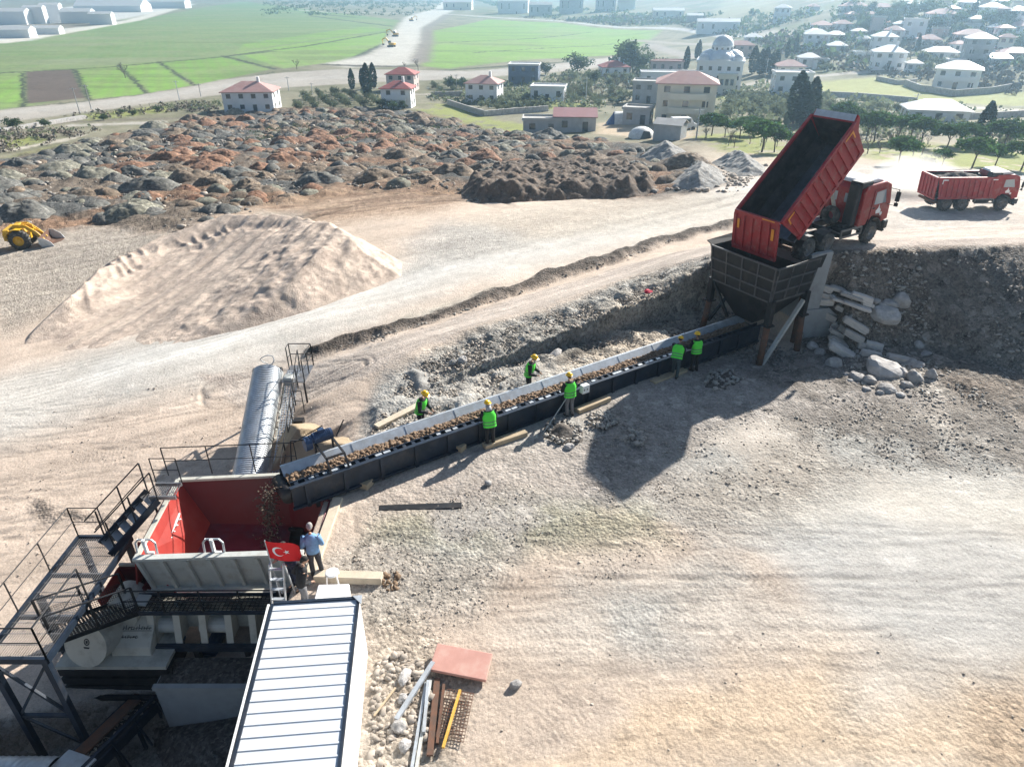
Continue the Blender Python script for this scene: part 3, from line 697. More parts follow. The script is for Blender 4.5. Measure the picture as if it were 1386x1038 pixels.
# ------------------------------------------------------------------ belt line
CA = Vector((-6.733, 17.04, 1.0)); CT = R(34.2); CLEN = 22.3; CSL = .017
def belt_world(x, y, z=0):
    return Vector((CA.x+x*math.cos(CT)-y*math.sin(CT), CA.y+x*math.sin(CT)+y*math.cos(CT), CA.z-CSL*x+z))
conv = thing('belt_conveyor', 'long navy steel belt conveyor carrying brown ore from the black hopper to the red hopper', 'conveyor', CA, CT)
conv.rotation_euler = (0, math.atan(CSL), CT)
def build_conveyor():
    L = CLEN
    m = MB()
    m.bbox((-.15,-.02,-.78), (L,.03,-.04))
    for i in range(17):
        x = .25+i*1.28
        m.bbox((x,-.10,-.9), (x+.12,-.023,-.035))
    m.bbox((-.2,-.12,-.04), (L,.02,.015)); m.bbox((-.2,-.10,-.86), (L,-.02,-.78))
    m.build('near_frame', M['steel_navy'], conv)
    m = MB(); m.bbox((-.1,.20,-.14), (L,.235,.02))
    for i in range(62):
        x = i*.34
        m.bbox((x,.022,-.028), (x+.12,.198,-.004))
    m.build('near_skirt', M['steel_navy'], conv)
    rr = random.Random(3)
    for i in range(46):
        x = .6+i*.37+rr.uniform(-.1,.1)
        if rr.random() < .55: MB().box((x,.11,.004), (rr.uniform(.12,.26),.11,.012), rr.uniform(-.1,.1)).build('sunlit_flange_bit', M['steel_gal'], conv)  # pale plates added to stand for sunlit bits along the flange
    m = MB(); m.slab([(-.1,.88,-.2),(L,.88,-.2),(L,1.12,.06),(-.1,1.12,.06)], .012)
    m.bbox((-.1,1.12,.03), (L,1.2,.07))
    for i in range(11): m.slab([(i*2.+.3,.875,-.19),(i*2.+.34,.875,-.19),(i*2.+.34,1.115,.067),(i*2.+.3,1.115,.067)], .02)
    m.build('far_skirt_plate', M['steel_gal'], conv)
    m = MB(); m.bbox((-.15,1.1,-.85), (L,1.15,.0))
    for i in range(17): m.bbox((.25+i*1.28,1.15,-.9), (.37+i*1.28,1.22,0))
    m.build('far_frame', M['steel_navy'], conv)
    m = MB(); m.bbox((-.15,.2,-.24), (L,.9,-.2)); m.bbox((-.1,.2,-.62), (L,.9,-.59)); m.build('belt', M['belt'], conv)
    MB().tube((-.22,.06,-.4),(-.22,1.1,-.4),.24,18).build('head_pulley', M['steel_black'], conv, True)
    for x in (.6, 5.2, 10, 14.6, 19):
        m = MB()
        for y in (.0, 1.12): m.bar((x,y,-.8),(x,y,-1.08),.12,.12)
        m.bar((x,0,-.95),(x,1.12,-.95),.08,.08); m.build('support_leg', M['steel_black'], conv)
    # ore ribbon
    rg = np.random.default_rng(4)
    nx, ny = 420, 14; v = []; f = []
    xs = np.linspace(-.1, L-.3, nx); ys = np.linspace(.235, .88, ny)
    gx, gy = np.meshgrid(xs, ys, indexing='ij')
    hz = -.19+.10*np.sin(np.pi*(gy-.23)/.66)+(fbm(gx*6, gy*6, 3, 8)-.5)*.10+(fbm(gx*.9, gy*.4, 2, 9)-.5)*.08
    v = [(a, b, c) for a, b, c in zip(gx.ravel(), gy.ravel(), hz.ravel())]
    f = [(i*ny+j, (i+1)*ny+j, (i+1)*ny+j+1, i*ny+j+1) for i in range(nx-1) for j in range(ny-1)]
    o = MB(); o.v = v; o.f = f; ob = o.build('ore_layer', M['ore'], None); ob.location = CA; ob.rotation_euler = conv.rotation_euler; tag(ob, kind='stuff')
    k = 9000; px_ = rg.random(k)*(L-.6); py_ = .24+rg.random(k)*.6
    pz = -.175+.10*np.sin(np.pi*(py_-.23)/.66)
    s = scatter('ore_lumps', np.stack([px_, py_, pz], 1), .02, .17, M['ore'], 5, power=4); s.location = CA; s.rotation_euler = conv.rotation_euler
    # drive: motor on a frame straddling the far side near the head
    m = MB()
    for x in (1.15, 1.75):
        m.bar((x,-.05,0),(x,.25,.42),.06); m.bar((x,.25,.42),(x,1.3,.42),.06); m.bar((x,1.3,.42),(x,1.3,-.3),.06)
    m.bar((1.15,.25,.42),(1.75,.25,.42),.06); m.bar((1.15,1.3,.42),(1.75,1.3,.42),.06); m.bar((.4,1.35,.75),(1.5,1.35,.45),.035); m.bar((.4,1.35,.75),(.3,1.35,-.2),.035); m.bar((1.9,1.3,.42),(2.25,1.4,.9),.03)
    m.build('drive_frame', M['steel_black'], conv)
    mo = MB().tube((1.1,1.28,.62),(1.75,1.28,.62),.19,16).tube((1.0,1.28,.62),(1.1,1.28,.62),.15,16); mo.bbox((1.3,1.2,.8),(1.5,1.36,.9))
    for i in range(9): mo.tube((1.18+i*.06,1.28,.62),(1.2+i*.06,1.28,.62),.205,16)
    mo.build('drive_motor', M['blue_motor'], conv, False)
    MB().tube((.8,1.28,.5),(1.02,1.28,.5),.24,14).build('gearbox', M['blue_motor'], conv)
    MB().bbox((11.25,-.32,-.15),(11.6,-.1,.2)).build('switch_box', M['white_paint'], conv, bevel=.015)
    m = MB(); m.tube((11.42,-.2,-.15),(11.42,-.2,-1.0),.02,6); m.bbox((11.3,-.325,0),(11.36,-.322,.06)); m.bbox((11.45,-.325,0),(11.5,-.322,.06)); m.build('switch_post', M['steel_black'], conv)
build_conveyor()
def timber_at(px1, py1, px2, py2, w, h, name='timber_sleeper', label='', group='sleepers lying beside the belt conveyor', m='timber', lift=0):
    a = at(px1, py1); b = at(px2, py2); c = (a+b)/2; d = b-a
    o = MB().box((0,0,0), (d.length, w, h)).build(name, M[m], None, bevel=.012)
    o.location = (c.x, c.y, (a.z+b.z)/2+h/2-.02+lift); o.rotation_euler = (0, -math.asin((b.z-a.z)/max(d.length,.01)), math.atan2(d.y, d.x))
    return tag(o, label, 'sleeper', group)
timber_at(655,607,712,588,.28,.2,label='pale sleeper at the feet of the worker with the grey hood')
timber_at(781,559,824,541,.28,.2,label='grey sleeper in front of the white switch box')
timber_at(883,519,927,502,.3,.14,label='pale plank under the bending worker near the black hopper')
timber_at(620,612,627,606,.3,.25,label='short stub of sleeper sticking out below the middle of the conveyor')
timber_at(492,662,501,653,.3,.22,label='short pale block under the drive end of the conveyor')
timber_at(509,579,574,546,.3,.12,'concrete_plank','long pale plank lying on rubble behind the conveyor',None,'concrete_pale')
timber_at(513,688,625,684,.28,.05,'steel_channel','dark flat steel channel lying on the sand below the conveyor',None,'steel_black')
timber_at(427,783,518,786,.30,.24,'concrete_kerb','cream concrete kerb under the white plastic stool',None,'concrete_pale')

# ------------------------------------------------------------------ tipping hopper, retaining wall
HC = Vector((11.33, 29.76, 0)); HT = R(32)
hop = thing('feed_hopper', 'black ribbed steel tipping hopper under the raised truck bed on rusty pipe legs', 'hopper', HC, HT)
def build_hopper():
    a0, b0 = 1.34, 1.82     # half length along the belt axis, half width across
    zt, zb = 4.15, 2.55
    def ring(a, b, z): return [(-a,-b,z),(a,-b,z),(a,b,z),(-a,b,z)]
    m = MB(); R1 = ring(a0+.05, b0+.05, zt); R2 = ring(a0-.12, b0-.14, zb)
    for i in range(4):
        if i == 1: continue          # the back is open for the truck
        j = (i+1) % 4; m.slab([R1[i], R1[j], R2[j], R2[i]], .05)
    m.slab([(a0+.05,-b0,3.55),(a0+.05,b0,3.55),R2[2],R2[1]], .05)
    m.build('upper_box', M['steel_black'], hop)
    m = MB()
    for k in (0, .36, .7, 1.0):
        z = zt+(zb-zt)*k; a = a0+.05-.17*k; b = b0+.05-.19*k; t = .07
        m.bar((-a-.03,-b-.03,z),(-a-.03,b+.03,z),t,t); m.bar((-a-.03,-b-.03,z),(a,-b-.03,z),t,t); m.bar((-a-.03,b+.03,z),(a,b+.03,z),t,t)
    for i in range(5):
        y = -b0+i*2*b0/4; y2 = y*(b0-.14)/b0
        m.bar((-a0-.09,y,zt),(-a0+.08,y2,zb),.05,.07)
    for i in range(4):
        x = -a0+i*2*a0/3; x2 = x*(a0-.12)/a0
        for s in (-1, 1): m.bar((x,s*(b0+.09),zt),(x2,s*(b0-.10),zb),.05,.07)
    m.build('stiffener_frame', M['steel_frame'], hop)
    m = MB()
    m.slab([(-a0-.05,b0+.04,zt),(a0+.1,b0+.04,zt),(a0+.2,b0+.3,zt+.3),(-a0-.2,b0+.25,zt+.2)], .04)
    m.slab([(a0+.35,-b0-.10,zt+.12),(-a0-.05,-b0-.06,zt+.0),(-a0-.05,-b0-.07,zt-.3),(a0+.2,-b0-.07,zt-.45)], .04)
    m.build('side_wing', M['steel_black'], hop)
    m = MB(); R3 = ring(.62, .5, 1.0); R2b = ring(a0-.12, b0-.14, zb)
    for i in range(4):
        j = (i+1) % 4; m.slab([R2b[i], R2b[j], R3[j], R3[i]], .05)
    m.build('discharge_cone', M['steel_black'], hop)
    foot = lambda x, y: gz(HC.x+x*math.cos(HT)-y*math.sin(HT), HC.y+x*math.sin(HT)+y*math.cos(HT))
    for sx in (-1, 1):
        for sy in (-1, 1):
            x, y = sx*1.16, sy*1.72; x2, y2 = sx*1.3, sy*1.80
            leg = MB().tube((x2,y2,foot(x2,y2)-.1),(x,y,1.5),.15,14).build('leg', M['steel_rust'], hop, True)
            MB().bar((x,y,1.45),(x,y,2.6),.26,.26).bbox((x-.22,y-.22,1.43),(x+.22,y+.22,1.5)).build('leg_head', M['steel_black'], leg)
    m = MB(); m.bar((1.0,-1.75,2.2),(-1.2,-1.85,foot(-1.2,-1.85)),.16,.16); m.build('brace', M['steel_grey'], hop)
    m = MB(); m.bar((-1.16,1.6,2.4),(-1.16,.5,1.0),.12,.12); m.bar((1.0,1.7,2.3),(-1.0,1.75,.3),.12,.12); m.bar((-1.16,1.7,2.3),(-.3,.6,1.2),.1,.1); m.build('cross_brace', M['steel_black'], hop)
build_hopper()
def build_retaining():
    w = thing('retaining_wall', 'raw grey concrete retaining wall with a stepped wing panel behind the black hopper', 'wall', (WALL0[0], WALL0[1], -.5), R(32))
    MB().bbox((0,-.05,-.3),(.3,4.3,4.28)).build('back_panel', M['concrete'], w)
    # wing panels turn to the right along the slope foot
    t = R(-19)
    def pt(s, z, o=0): return (math.cos(t)*s-math.sin(t)*o, math.sin(t)*s+math.cos(t)*o-.06, z)
    m = MB(); m.prism([pt(.0,1.78,0),pt(1.0,1.78,0),pt(1.06,4.55,0),pt(.0,4.45,0)], (math.sin(t)*-.25, math.cos(t)*.25, 0)); m.build('wing_panel', M['concrete'], w)
    m = MB(); m.prism([pt(-.02,-.3,-.08),pt(1.95,-.3,-.08),pt(2.1,1.3,-.08),pt(1.5,1.77,-.08),pt(-.02,1.77,-.08)], (math.sin(t)*-.35, math.cos(t)*.35, 0)); m.build('wing_panel', M['concrete'], w)
    m = MB(); m.bbox((-.16,-.2,-.2),(-.02,0,4.3)); m.build('edge_post', M['steel_rust'], w)
build_retaining()
STONE_MESH = [rock_mesh('slab_stone', i, boxy=.8, amp=.10) for i in range(4)]+[rock_mesh('boulder_stone', 10+i, 3, .5, .22) for i in range(4)]
for i, s_ in enumerate(STONE_MESH): s_.materials.append(M['stone'] if i < 4 else M['stone_grey'])
def stone(px, py, wpx, hpx, ang=0, kind=0, label='pale limestone slab in the dry stacked wall right of the concrete wing panel', depth=.7, name='stone_block', group='stacked stones beside the concrete wing wall'):
    p = at(px, py); sc = scale_at(p); rr = random.Random(px*31+py)
    o = bpy.data.objects.new(name, STONE_MESH[(0 if kind == 0 else 4)+rr.randrange(4)]); COL.objects.link(o)
    W = wpx/sc; dq = .42*min(1.2, max(.5, W*.7)); H = max(.13, (hpx/sc-dq*.4)/.87)
    o.location = p+Vector((.02,-.18 if kind == 0 else .0,.03)); o.scale = (W/1.12, dq if kind == 0 else W*.8, H/1.12)
    o.rotation_euler = (rr.uniform(-.1,.1), R(ang), R(-16)+rr.uniform(-.12,.12))
    return tag(o, label, 'stone' if kind == 0 else 'boulder', group)
for a in [(1138,392,34,8,14),(1150,400,30,7,14),(1148,397,20,5,12),(1164,402,28,11,12),(1144,408,44,8,14),(1158,413,36,7,14),(1172,411,16,6,12),(1118,390,12,10,10),(1117,399,20,8,6),(1113,407,24,10,-4),
          (1134,416,12,8,20),(1116,425,28,11,22),(1155,438,36,12,26),(1128,440,12,10,30),(1137,443,10,9,30),(1153,453,28,11,22),(1136,452,34,9,24),(1138,466,36,12,24),(1128,458,20,8,24),(1145,478,58,13,26),(1176,478,26,11,8),(1180,467,22,12,6),(1163,466,10,9,0)]:
    stone(*a)
stone(1197,426,38,24,6,1,'large mottled grey boulder bulging from the upper right of the stone wall')
stone(1220,408,22,20,20,1,'tan rounded boulder at the top right corner of the stone wall')
stone(1204,412,20,12,0,1,'dark wedge of rock tucked behind the tan boulder')
stone(1198,502,48,28,14,1,'biggest grey boulder at the foot of the stone wall')
stone(1217,486,37,13,8,0,'white rough slab lying alone on the dark slope')
stone(1243,468,13,12,30,1,'small whitish stone alone on the slope above the white slab')
stone(1259,510,15,20,15,1,'bright white standing stone at the right end of the stone row')
for a in [(1109,478,15,13,-30),(1128,493,20,18,10),(1100,470,16,12,20),(1160,512,20,14,10),(1176,516,18,14,0),(1200,528,24,14,5),(1238,513,22,18,40),(1220,505,14,14,0),(1226,522,14,12,0),(1190,532,10,8,0),(1145,508,9,8,0),(1150,516,8,7,0),(1155,505,7,6,0),(1218,535,12,8,0),(1172,528,11,9,0),(1230,492,16,9,-30),(1240,495,18,8,-25),(1250,480,16,7,-25),(1186,408,10,8,0),(1195,414,12,10,0)]:
    stone(*a, 1, 'grey fieldstone among the loose boulders at the foot of the stone wall', .8, 'fieldstone', 'loose boulders at the foot of the stone wall')
# ------------------------------------------------------------------ heaps
def pile_fn(gx, gy, h, d):
    # bucket-cut grooves along the back scarp and the right shoulder
    a, b = at(170, 470), at(440, 318); u = np.array([b.x-a.x, b.y-a.y]); u /= np.hypot(*u); al = (gx-a.x)*u[0]+(gy-a.y)*u[1]; ac = -(gx-a.x)*u[1]+(gy-a.y)*u[0]
    RD, rp = seg_dist(gx, gy, ats([(75,446),(130,398),(195,372),(260,354),(320,340),(380,345)]))
    g = np.abs(np.sin(rp*52+fbm(gx*.4, gy*.4, 2, 4)*9))**.5
    h = h-.22*g*np.exp(-((RD-.7)/.6)**2)*sstep(.42, .6, fbm(gx*.22, gy*.22, 2, 12))*sstep(.3, 1.0, d)
    fan = ac/(1+.035*np.maximum(30-al, 0))
    lo_ = sstep(.5, 2.5, d)*(1-.6*sstep(16, 26, al))
    h = h+lo_*(.20*(fbm(fan*2.2, al*.10, 3, 6)-.5)+.10*np.sin(fan*7+fbm(gx*.3, gy*.3, 2, 3)*5)*fbm(gx*.4, gy*.4, 2, 8))
    return h+(fbm(gx*1.2, gy*1.2, 4, 15)-.5)*.30*sstep(0, .6, d)*sstep(0, -2, ac)+(fbm(gx*3.5, gy*3.5, 3, 16)-.5)*.07
o = heap('gravel_stockpile', [(20,492),(40,452),(75,418),(125,378),(170,360),(200,345),(255,330),(300,315),(340,313),(430,318),(500,330),(545,355),(542,374),(500,392),(420,420),(330,445),(240,466),(150,478),(90,492)],
     [(40,462,0.00),(75,432,0.48),(110,402,1.04),(130,382,1.20),(170,357,1.28),(230,332,1.36),(290,313,1.52),(340,303,1.84),(430,312,2.24),(130,425,0.16),(170,395,0.40),(220,365,0.64),(280,338,0.92),(340,322,1.36),(400,322,1.92),(100,470,-0.04),(160,440,0.08),(220,408,0.32),(290,372,0.72),(350,348,1.20),(420,332,1.92),(250,435,0.20),(310,402,0.64),(370,382,1.12),(430,352,1.92),(480,330,2.12),(520,345,1.60),(190,460,0.00)], .72, M['gravel_pile'], .11, amp=.12, nscale=2.5, seed=3, fn=pile_fn)
tag(o, 'huge pinkish gravel stockpile with scooped edges beside the white haul road', 'gravel pile')
tag(heap('sand_pile', [(368,640),(372,600),(385,580),(400,572),(430,575),(470,592),(488,604),(470,618),(420,650)], None, .72, M['sand_pile'], .07, amp=.1, seed=8), 'small ochre sand cone under the product conveyor', 'sand pile')
M['bank'] = mat('dark_bank_soil', (.085,.068,.055), .95, 0, .3, .8, bump=.09, bscale=5, col2=(.15,.105,.075), dirt=((.24,.2,.165), .6), dscale=3, speck=(4,.25))
tag(heap('earth_bank', [(626,264),(630,250),(660,236),(720,229),(790,228),(850,232),(880,242),(892,258),(860,266),(780,270),(700,276),(650,276)], None, .8, M['bank'], .16, amp=1.1, seed=14, cap=1.35, nscale=1.3, fn=lambda gx, gy, h, d: h+(fbm(gx*.35, gy*.35, 4, 2)-.5)*1.0*sstep(.3, 1.5, d)+(fbm(gx*2.5, gy*2.5, 3, 5)-.5)*.3), 'dark cut bank of soil at the right end of the dumping ground', 'earth bank')
M['soil_dark'] = mat('dark_soil', (.085,.072,.062), .95, 0, .3, 1.5, bump=.05, bscale=9, dirt=((.26,.23,.2), .6), dscale=5, speck=(12,.45))
for nm, ol, sl, c, lb in [('soil_heap', [(735,590),(738,575),(765,570),(790,585),(785,598),(755,602)], .5, 'soil_dark', 'dark stony heap beside the worker holding a rod'),
                        ('soil_heap', [(795,575),(798,563),(820,560),(838,572),(820,582)], .4, 'soil_dark', 'low brown heap beside the sleeper in front of the switch box'),
                        ('soil_heap', [(1000,430),(1010,445),(1000,455),(985,450)], .4, 'soil_dark', 'dark spoil under the hopper')][:2]:
    tag(heap(nm, ol, None, sl, M[c], .06, amp=.14, seed=21), lb, 'soil heap')
tag(heap('soil_heap', [(950,525),(960,505),(990,500),(1005,515),(985,530)], None, .3, M['soil_dark'], .07, amp=.12, seed=25), 'low dark heap in the shade before the hopper legs', 'soil heap')
M['rubble_grey'] = mat('grey_rubble', (.26,.25,.235), .95, 0, .3, 1.5, bump=.06, bscale=8, dirt=((.42,.4,.37), .7), dscale=4)
for ol, lb in [([(905,255),(915,238),(945,228),(980,235),(985,250),(950,258)], 'pale grey rubble heap beside the haul road bend'), ([(960,222),(985,212),(1010,216),(1035,225),(1040,238),(1000,240)], 'grey rubble heap left of the raised truck bed'),
               ([(862,215),(880,203),(910,200),(935,210),(920,222)], 'brown rubble heap in front of the tents'), ([(1035,235),(1060,216),(1090,216),(1080,240)], 'dark rubble heap half hidden behind the raised truck bed'), ([(555,515),(548,505),(560,498),(578,505),(580,525),(565,530)], 'dark clod heap on the slope above the belt conveyor')]:
    tag(heap('rubble_heap', ol, None, .6, M['rubble_grey'], .1, amp=.4, seed=31), lb, 'rubble heap')

# ------------------------------------------------------------------ loose rubble (nobody could count it)
def rubble(poly, n, smin, smax, m, seed, name='loose_rubble', power=2.2, lift=0, px=True):
    P = ats(poly) if px else poly; A = np.array([p[:2] for p in P]); rg = np.random.default_rng(seed)
    q = A.min(0)+rg.random((n*3, 2))*(A.max(0)-A.min(0))
    k = inside(q[:,0], q[:,1], P)&(rg.random(len(q)) < sstep(.25, .65, fbm(q[:,0]*.5, q[:,1]*.5, 3, seed))*.9+.1); q = q[k][:n]
    z = ground_z(q[:,0], q[:,1])+lift
    return scatter(name, np.c_[q, z], smin, smax, m, seed, power=power)
rubble([(520,530),(600,475),(700,440),(800,402),(870,376),(950,355),(970,400),(955,445),(800,500),(690,545),(560,600),(500,600)], 7000, .03, .16, M['loose'], 41, power=4)
rubble([(560,500),(620,475),(720,438),(820,402),(900,368),(960,345),(960,355),(820,415),(740,450),(650,500)], 3500, .03, .15, M['loose_dark'], 42, power=3.5)
rubble([(440,474),(520,454),(590,432),(640,414),(700,394),(770,368),(860,340),(940,316),(1000,298),(1000,303),(860,348),(770,376),(640,424),(520,464),(440,480)], 2600, .03, .2, M['loose_dark'], 43, lift=.15, power=3)
rubble([(15.2,30.8),(19,31.4),(19.8,27.5),(17.5,25.6),(15.2,26.5)], 1300, .03, .22, M['loose_emb'], 57, power=5, px=False)
rubble([(13.6,30.3),(15,31.0),(19,31.5),(24,31.7),(34,32.2),(34,23),(21,22.8),(17,23.6),(13.8,25.5)], 9000, .03, .18, M['loose_emb'], 44, power=5, px=False)
rubble([(440,720),(520,690),(700,650),(900,650),(1000,700),(900,760),(640,840),(560,900),(500,900),(490,830)], 3500, .015, .07, M['loose'], 45, power=3)
rubble([(500,1050),(505,900),(540,880),(575,900),(590,960),(560,1050)], 600, .04, .24, M['loose'], 46, power=4)
rubble([(640,1050),(700,900),(1000,860),(1400,700),(1400,1050)], 350, .015, .06, M['loose'], 47, power=4)
rubble([(900,640),(1060,560),(1390,530),(1390,650),(1150,640),(950,700)], 2600, .02, .10, M['loose'], 48, power=4)
rubble([(760,520),(900,490),(1000,500),(1100,480),(1130,540),(950,620),(820,640)], 2600, .02, .10, M['loose_emb'], 49, power=4)
rubble([(0,1000),(0,560),(200,520),(440,520),(440,620),(300,640),(100,720)], 1500, .015, .08, M['loose'], 50, power=5)
rubble([(512,792),(520,775),(540,775),(542,795),(525,800)], 160, .05, .2, M['ore'], 51, power=2)
rubble([(-10,330),(100,280),(240,310),(330,290),(450,250),(640,262),(760,190),(420,150),(120,195),(0,230)], 9000, .08, .6, M['loose_dark'], 52, power=5)
rubble([(-10,330),(100,280),(240,310),(330,290),(450,250),(640,262),(760,190),(420,150),(120,195),(0,230)], 2000, .1, .8, M['loose'], 53, power=5)
for q_, s_ in (([(736,592),(740,572),(765,568),(792,586),(785,600),(755,604)], 61), ([(795,577),(800,560),(822,560),(840,573),(820,584)], 62), ([(950,527),(960,505),(990,500),(1007,515),(985,532)], 63), ([(840,600),(850,585),(875,590),(868,608)], 64)):
    rubble(q_, 260, .03, .2, M['loose_emb'], s_, lift=.12, power=2.5)
rubble([(1060,500),(1200,540),(1380,545),(1380,620),(1180,610),(1060,560)], 1600, .02, .12, M['loose_emb'], 65, power=4)
rubble([(800,600),(960,500),(1100,500),(1060,560),(900,620)], 1800, .02, .12, M['loose'], 66, power=4)
rubble([(630,275),(640,240),(760,225),(880,240),(890,262)], 800, .1, .6, M['loose_dark'], 54, power=3)
rubble([(900,258),(950,225),(1040,225),(1000,262)], 900, .1, .7, M['loose'], 55, power=3)
rubble([(950,360),(1000,400),(1060,470),(1130,480),(1000,500),(940,440)], 700, .05, .25, M['loose_dark'], 56, power=3)
# ------------------------------------------------------------------ tipper trucks
def make_truck(name, label, loc, rz, tilt, load):
    t = thing(name, label, 'dump truck', loc, rz, 'red three-axle dump trucks')
    m = MB()
    for s in (-1, 1): m.bbox((-2.35,s*.42-.05,.72),(4.3,s*.42+.05,.98))
    for x in (-2.2,-.7,.9,2.2,3.6): m.bbox((x-.06,-.37,.76),(x+.06,.37,.94))
    for x in (-1.35, 0, 3.2): m.tube((x,-.9,.53),(x,.9,.53),.09,8)
    for x in (-1.35, 0): m.lathe([(0,-.25),(.2,-.22),(.28,0),(.2,.22),(0,.25)], 10, (x,0,.53), 'x')
    m.build('chassis', M['steel_black'], t)
    def wheel(x, y, w):
        s = 1 if y > 0 else -1
        prof = [(.30,-w/2),(.44,-w/2),(.51,-w/2+.05),(.53,-w/2+.1),(.53,w/2-.1),(.51,w/2-.05),(.44,w/2),(.30,w/2)]
        ty = MB().lathe(prof, 22, (0,0,0), 'y')
        for k in range(22):
            a = 2*math.pi*k/22
            c = Vector((math.cos(a)*.53,0,math.sin(a)*.53)); d = Vector((-math.sin(a),0,math.cos(a)))
            ty.bar(c+Vector((0,-w/2+.04,0)), c+Vector((0,w/2-.04,0))+d*.05, .05, .03)
        ty = ty.build('wheel', M['rubber'], t, True, loc=(x,y,.53))
        r_ = MB().lathe([(0,s*(w/2-.13)),(.10,s*(w/2-.05)),(.12,s*(w/2-.14)),(.24,s*(w/2-.12)),(.29,s*(w/2-.02)),(.31,s*(w/2+.005))], 18, (0,0,0), 'y')
        for k in range(8):
            a = 2*math.pi*k/8; r_.tube((math.cos(a)*.17,s*(w/2-.14),math.sin(a)*.17),(math.cos(a)*.17,s*(w/2-.09),math.sin(a)*.17),.018,6)
        r_.build('rim', M['rim'], ty)
    for s in (-1, 1):
        wheel(3.2, s*1.03, .32)
        for x in (-1.35, 0): wheel(x, s*.92, .56)
    # cab
    c = MB()
    prof = [(2.0,1.0),(2.0,2.62),(2.15,2.86),(3.55,2.90),(3.98,2.72),(4.22,1.9),(4.28,1.05),(3.82,.95),(3.72,1.22),(3.45,1.38),(2.95,1.38),(2.68,1.22),(2.6,1.0)]
    c.prism([(x,-1.18,z) for x, z in prof], (0,2.36,0))
    cab = c.build('cab', M['red_paint'], t, bevel=.035)
    rf = MB().prism([(2.1,-1.0,2.87),(2.25,-1.0,3.02),(3.1,-1.0,3.08),(3.6,-1.0,2.93),(3.5,-1.0,2.87)], (0,2.0,0)).build('roof_deflector', M['white_paint'], t, bevel=.04)
    for y in (-.55,.55): MB().bbox((1.985,y-.36,1.95),(2.02,y+.36,2.38)).build('rear_window', M['glass'], t, bevel=.03)
    for s in (-1, 1):
        d = MB().prism([(2.72,s*1.183,1.05),(2.72,s*1.183,2.6),(3.62,s*1.183,2.66),(3.92,s*1.183,1.9),(3.95,s*1.183,1.3),(3.7,s*1.183,1.35),(3.45,s*1.183,1.45),(2.9,s*1.183,1.42),(2.72,s*1.183,1.2)], (0,s*.025,0)).build('door', M['red_paint'], t)
        MB().prism([(2.85,s*1.21,1.92),(2.85,s*1.21,2.5),(3.52,s*1.21,2.55),(3.76,s*1.21,1.92)], (0,s*.012,0)).build('window', M['glass'], d)
        MB().bar((2.82,s*1.222,1.75),(2.98,s*1.222,1.75),.04,.04).build('handle', M['black_plastic'], d)
        e = MB()   # white emblem painted on the door
        e.prism([(3.14,s*1.209,1.46),(3.10,s*1.209,1.6),(3.25,s*1.209,1.72),(3.3,s*1.209,1.88),(3.36,s*1.209,1.72),(3.5,s*1.209,1.6),(3.46,s*1.209,1.46)], (0,s*.008,0))
        e.prism([(3.56+.09*math.cos(a*.698),s*1.209,1.42+.09*math.sin(a*.698)) for a in range(9)], (0,s*.008,0))
        e.build('emblem', M['white_plastic'], d)
        g = MB(); g.bar((3.95,s*1.18,2.55),(4.15,s*1.5,2.5),.035); g.bar((4.15,s*1.5,2.5),(4.15,s*1.5,1.75),.03); g.bar((3.98,s*1.18,1.8),(4.15,s*1.5,1.75),.03); g.build('mirror_arm', M['black_plastic'], t)
        MB().bbox((4.1,s*1.5-.1,1.95),(4.19,s*1.5+.1,2.42)).bbox((4.1,s*1.5-.09,1.72),(4.19,s*1.5+.09,1.9)).build('mirror', M['black_plastic'], t, bevel=.02)
        g = MB()   # front mudguard: an arched strip
        pts = [(3.2+.66*math.cos(R(a)), .55+.70*math.sin(R(a))) for a in range(0, 181, 20)]
        for i in range(len(pts)-1): g.slab([(pts[i][0],s*.85,pts[i][1]),(pts[i][0],s*1.22,pts[i][1]),(pts[i+1][0],s*1.22,pts[i+1][1]),(pts[i+1][0],s*.85,pts[i+1][1])], .035)
        g.build('mudguard', M['black_plastic'], t)
        MB().bbox((4.2,s*.8-.17,.84),(4.36,s*.8+.17,1.0)).build('headlight', M['glass'], t, bevel=.02)
        g = MB(); g.bar((.95,s*1.12,.62),(2.45,s*1.12,.62),.05,.09); g.bar((.95,s*1.12,.95),(2.45,s*1.12,.95),.05,.09); g.bar((.95,s*1.12,.6),(.95,s*1.12,.97),.06,.06); g.bar((2.45,s*1.12,.6),(2.45,s*1.12,.97),.06,.06); g.bar((1.0,s*1.1,.8),(1.0,s*.45,.85),.05,.05); g.bar((2.3,s*1.1,.8),(2.3,s*.45,.85),.05,.05); g.build('side_guard', M['rim'], t)
    MB().prism([(4.15,-1.02,1.92),(3.93,-1.02,2.66),(3.93,1.02,2.66),(4.15,1.02,1.92)], (.05,0,.012)).build('windscreen', M['glass_dark'], t)
    MB().bbox((4.2,-.85,1.15),(4.33,.85,1.6)).build('grille', M['black_plastic'], t, bevel=.02)
    MB().bbox((4.1,-1.2,.55),(4.45,1.2,.98)).bbox((4.12,-1.2,.42),(4.3,-.8,.55)).bbox((4.12,.8,.42),(4.3,1.2,.55)).build('bumper', M['black_plastic'], t, bevel=.05)
    MB().tube((1.25,.78,.75),(2.25,.78,.75),.27,14).build('fuel_tank', M['steel_gal'], t, False)
    MB().bbox((1.15,-.98,.55),(2.0,-.5,.95)).bbox((1.3,-.9,.95),(1.8,-.55,1.1)).build('battery_box', M['steel_black'], t, bevel=.02)
    a = MB().bbox((1.62,-1.05,1.0),(1.95,-.55,2.95)).bbox((1.7,-1.12,2.75),(2.55,-.5,3.05)); a.tube((1.78,-.8,.95),(1.78,-.8,1.3),.2,10); a.build('air_intake', M['black_plastic'], t, bevel=.04)
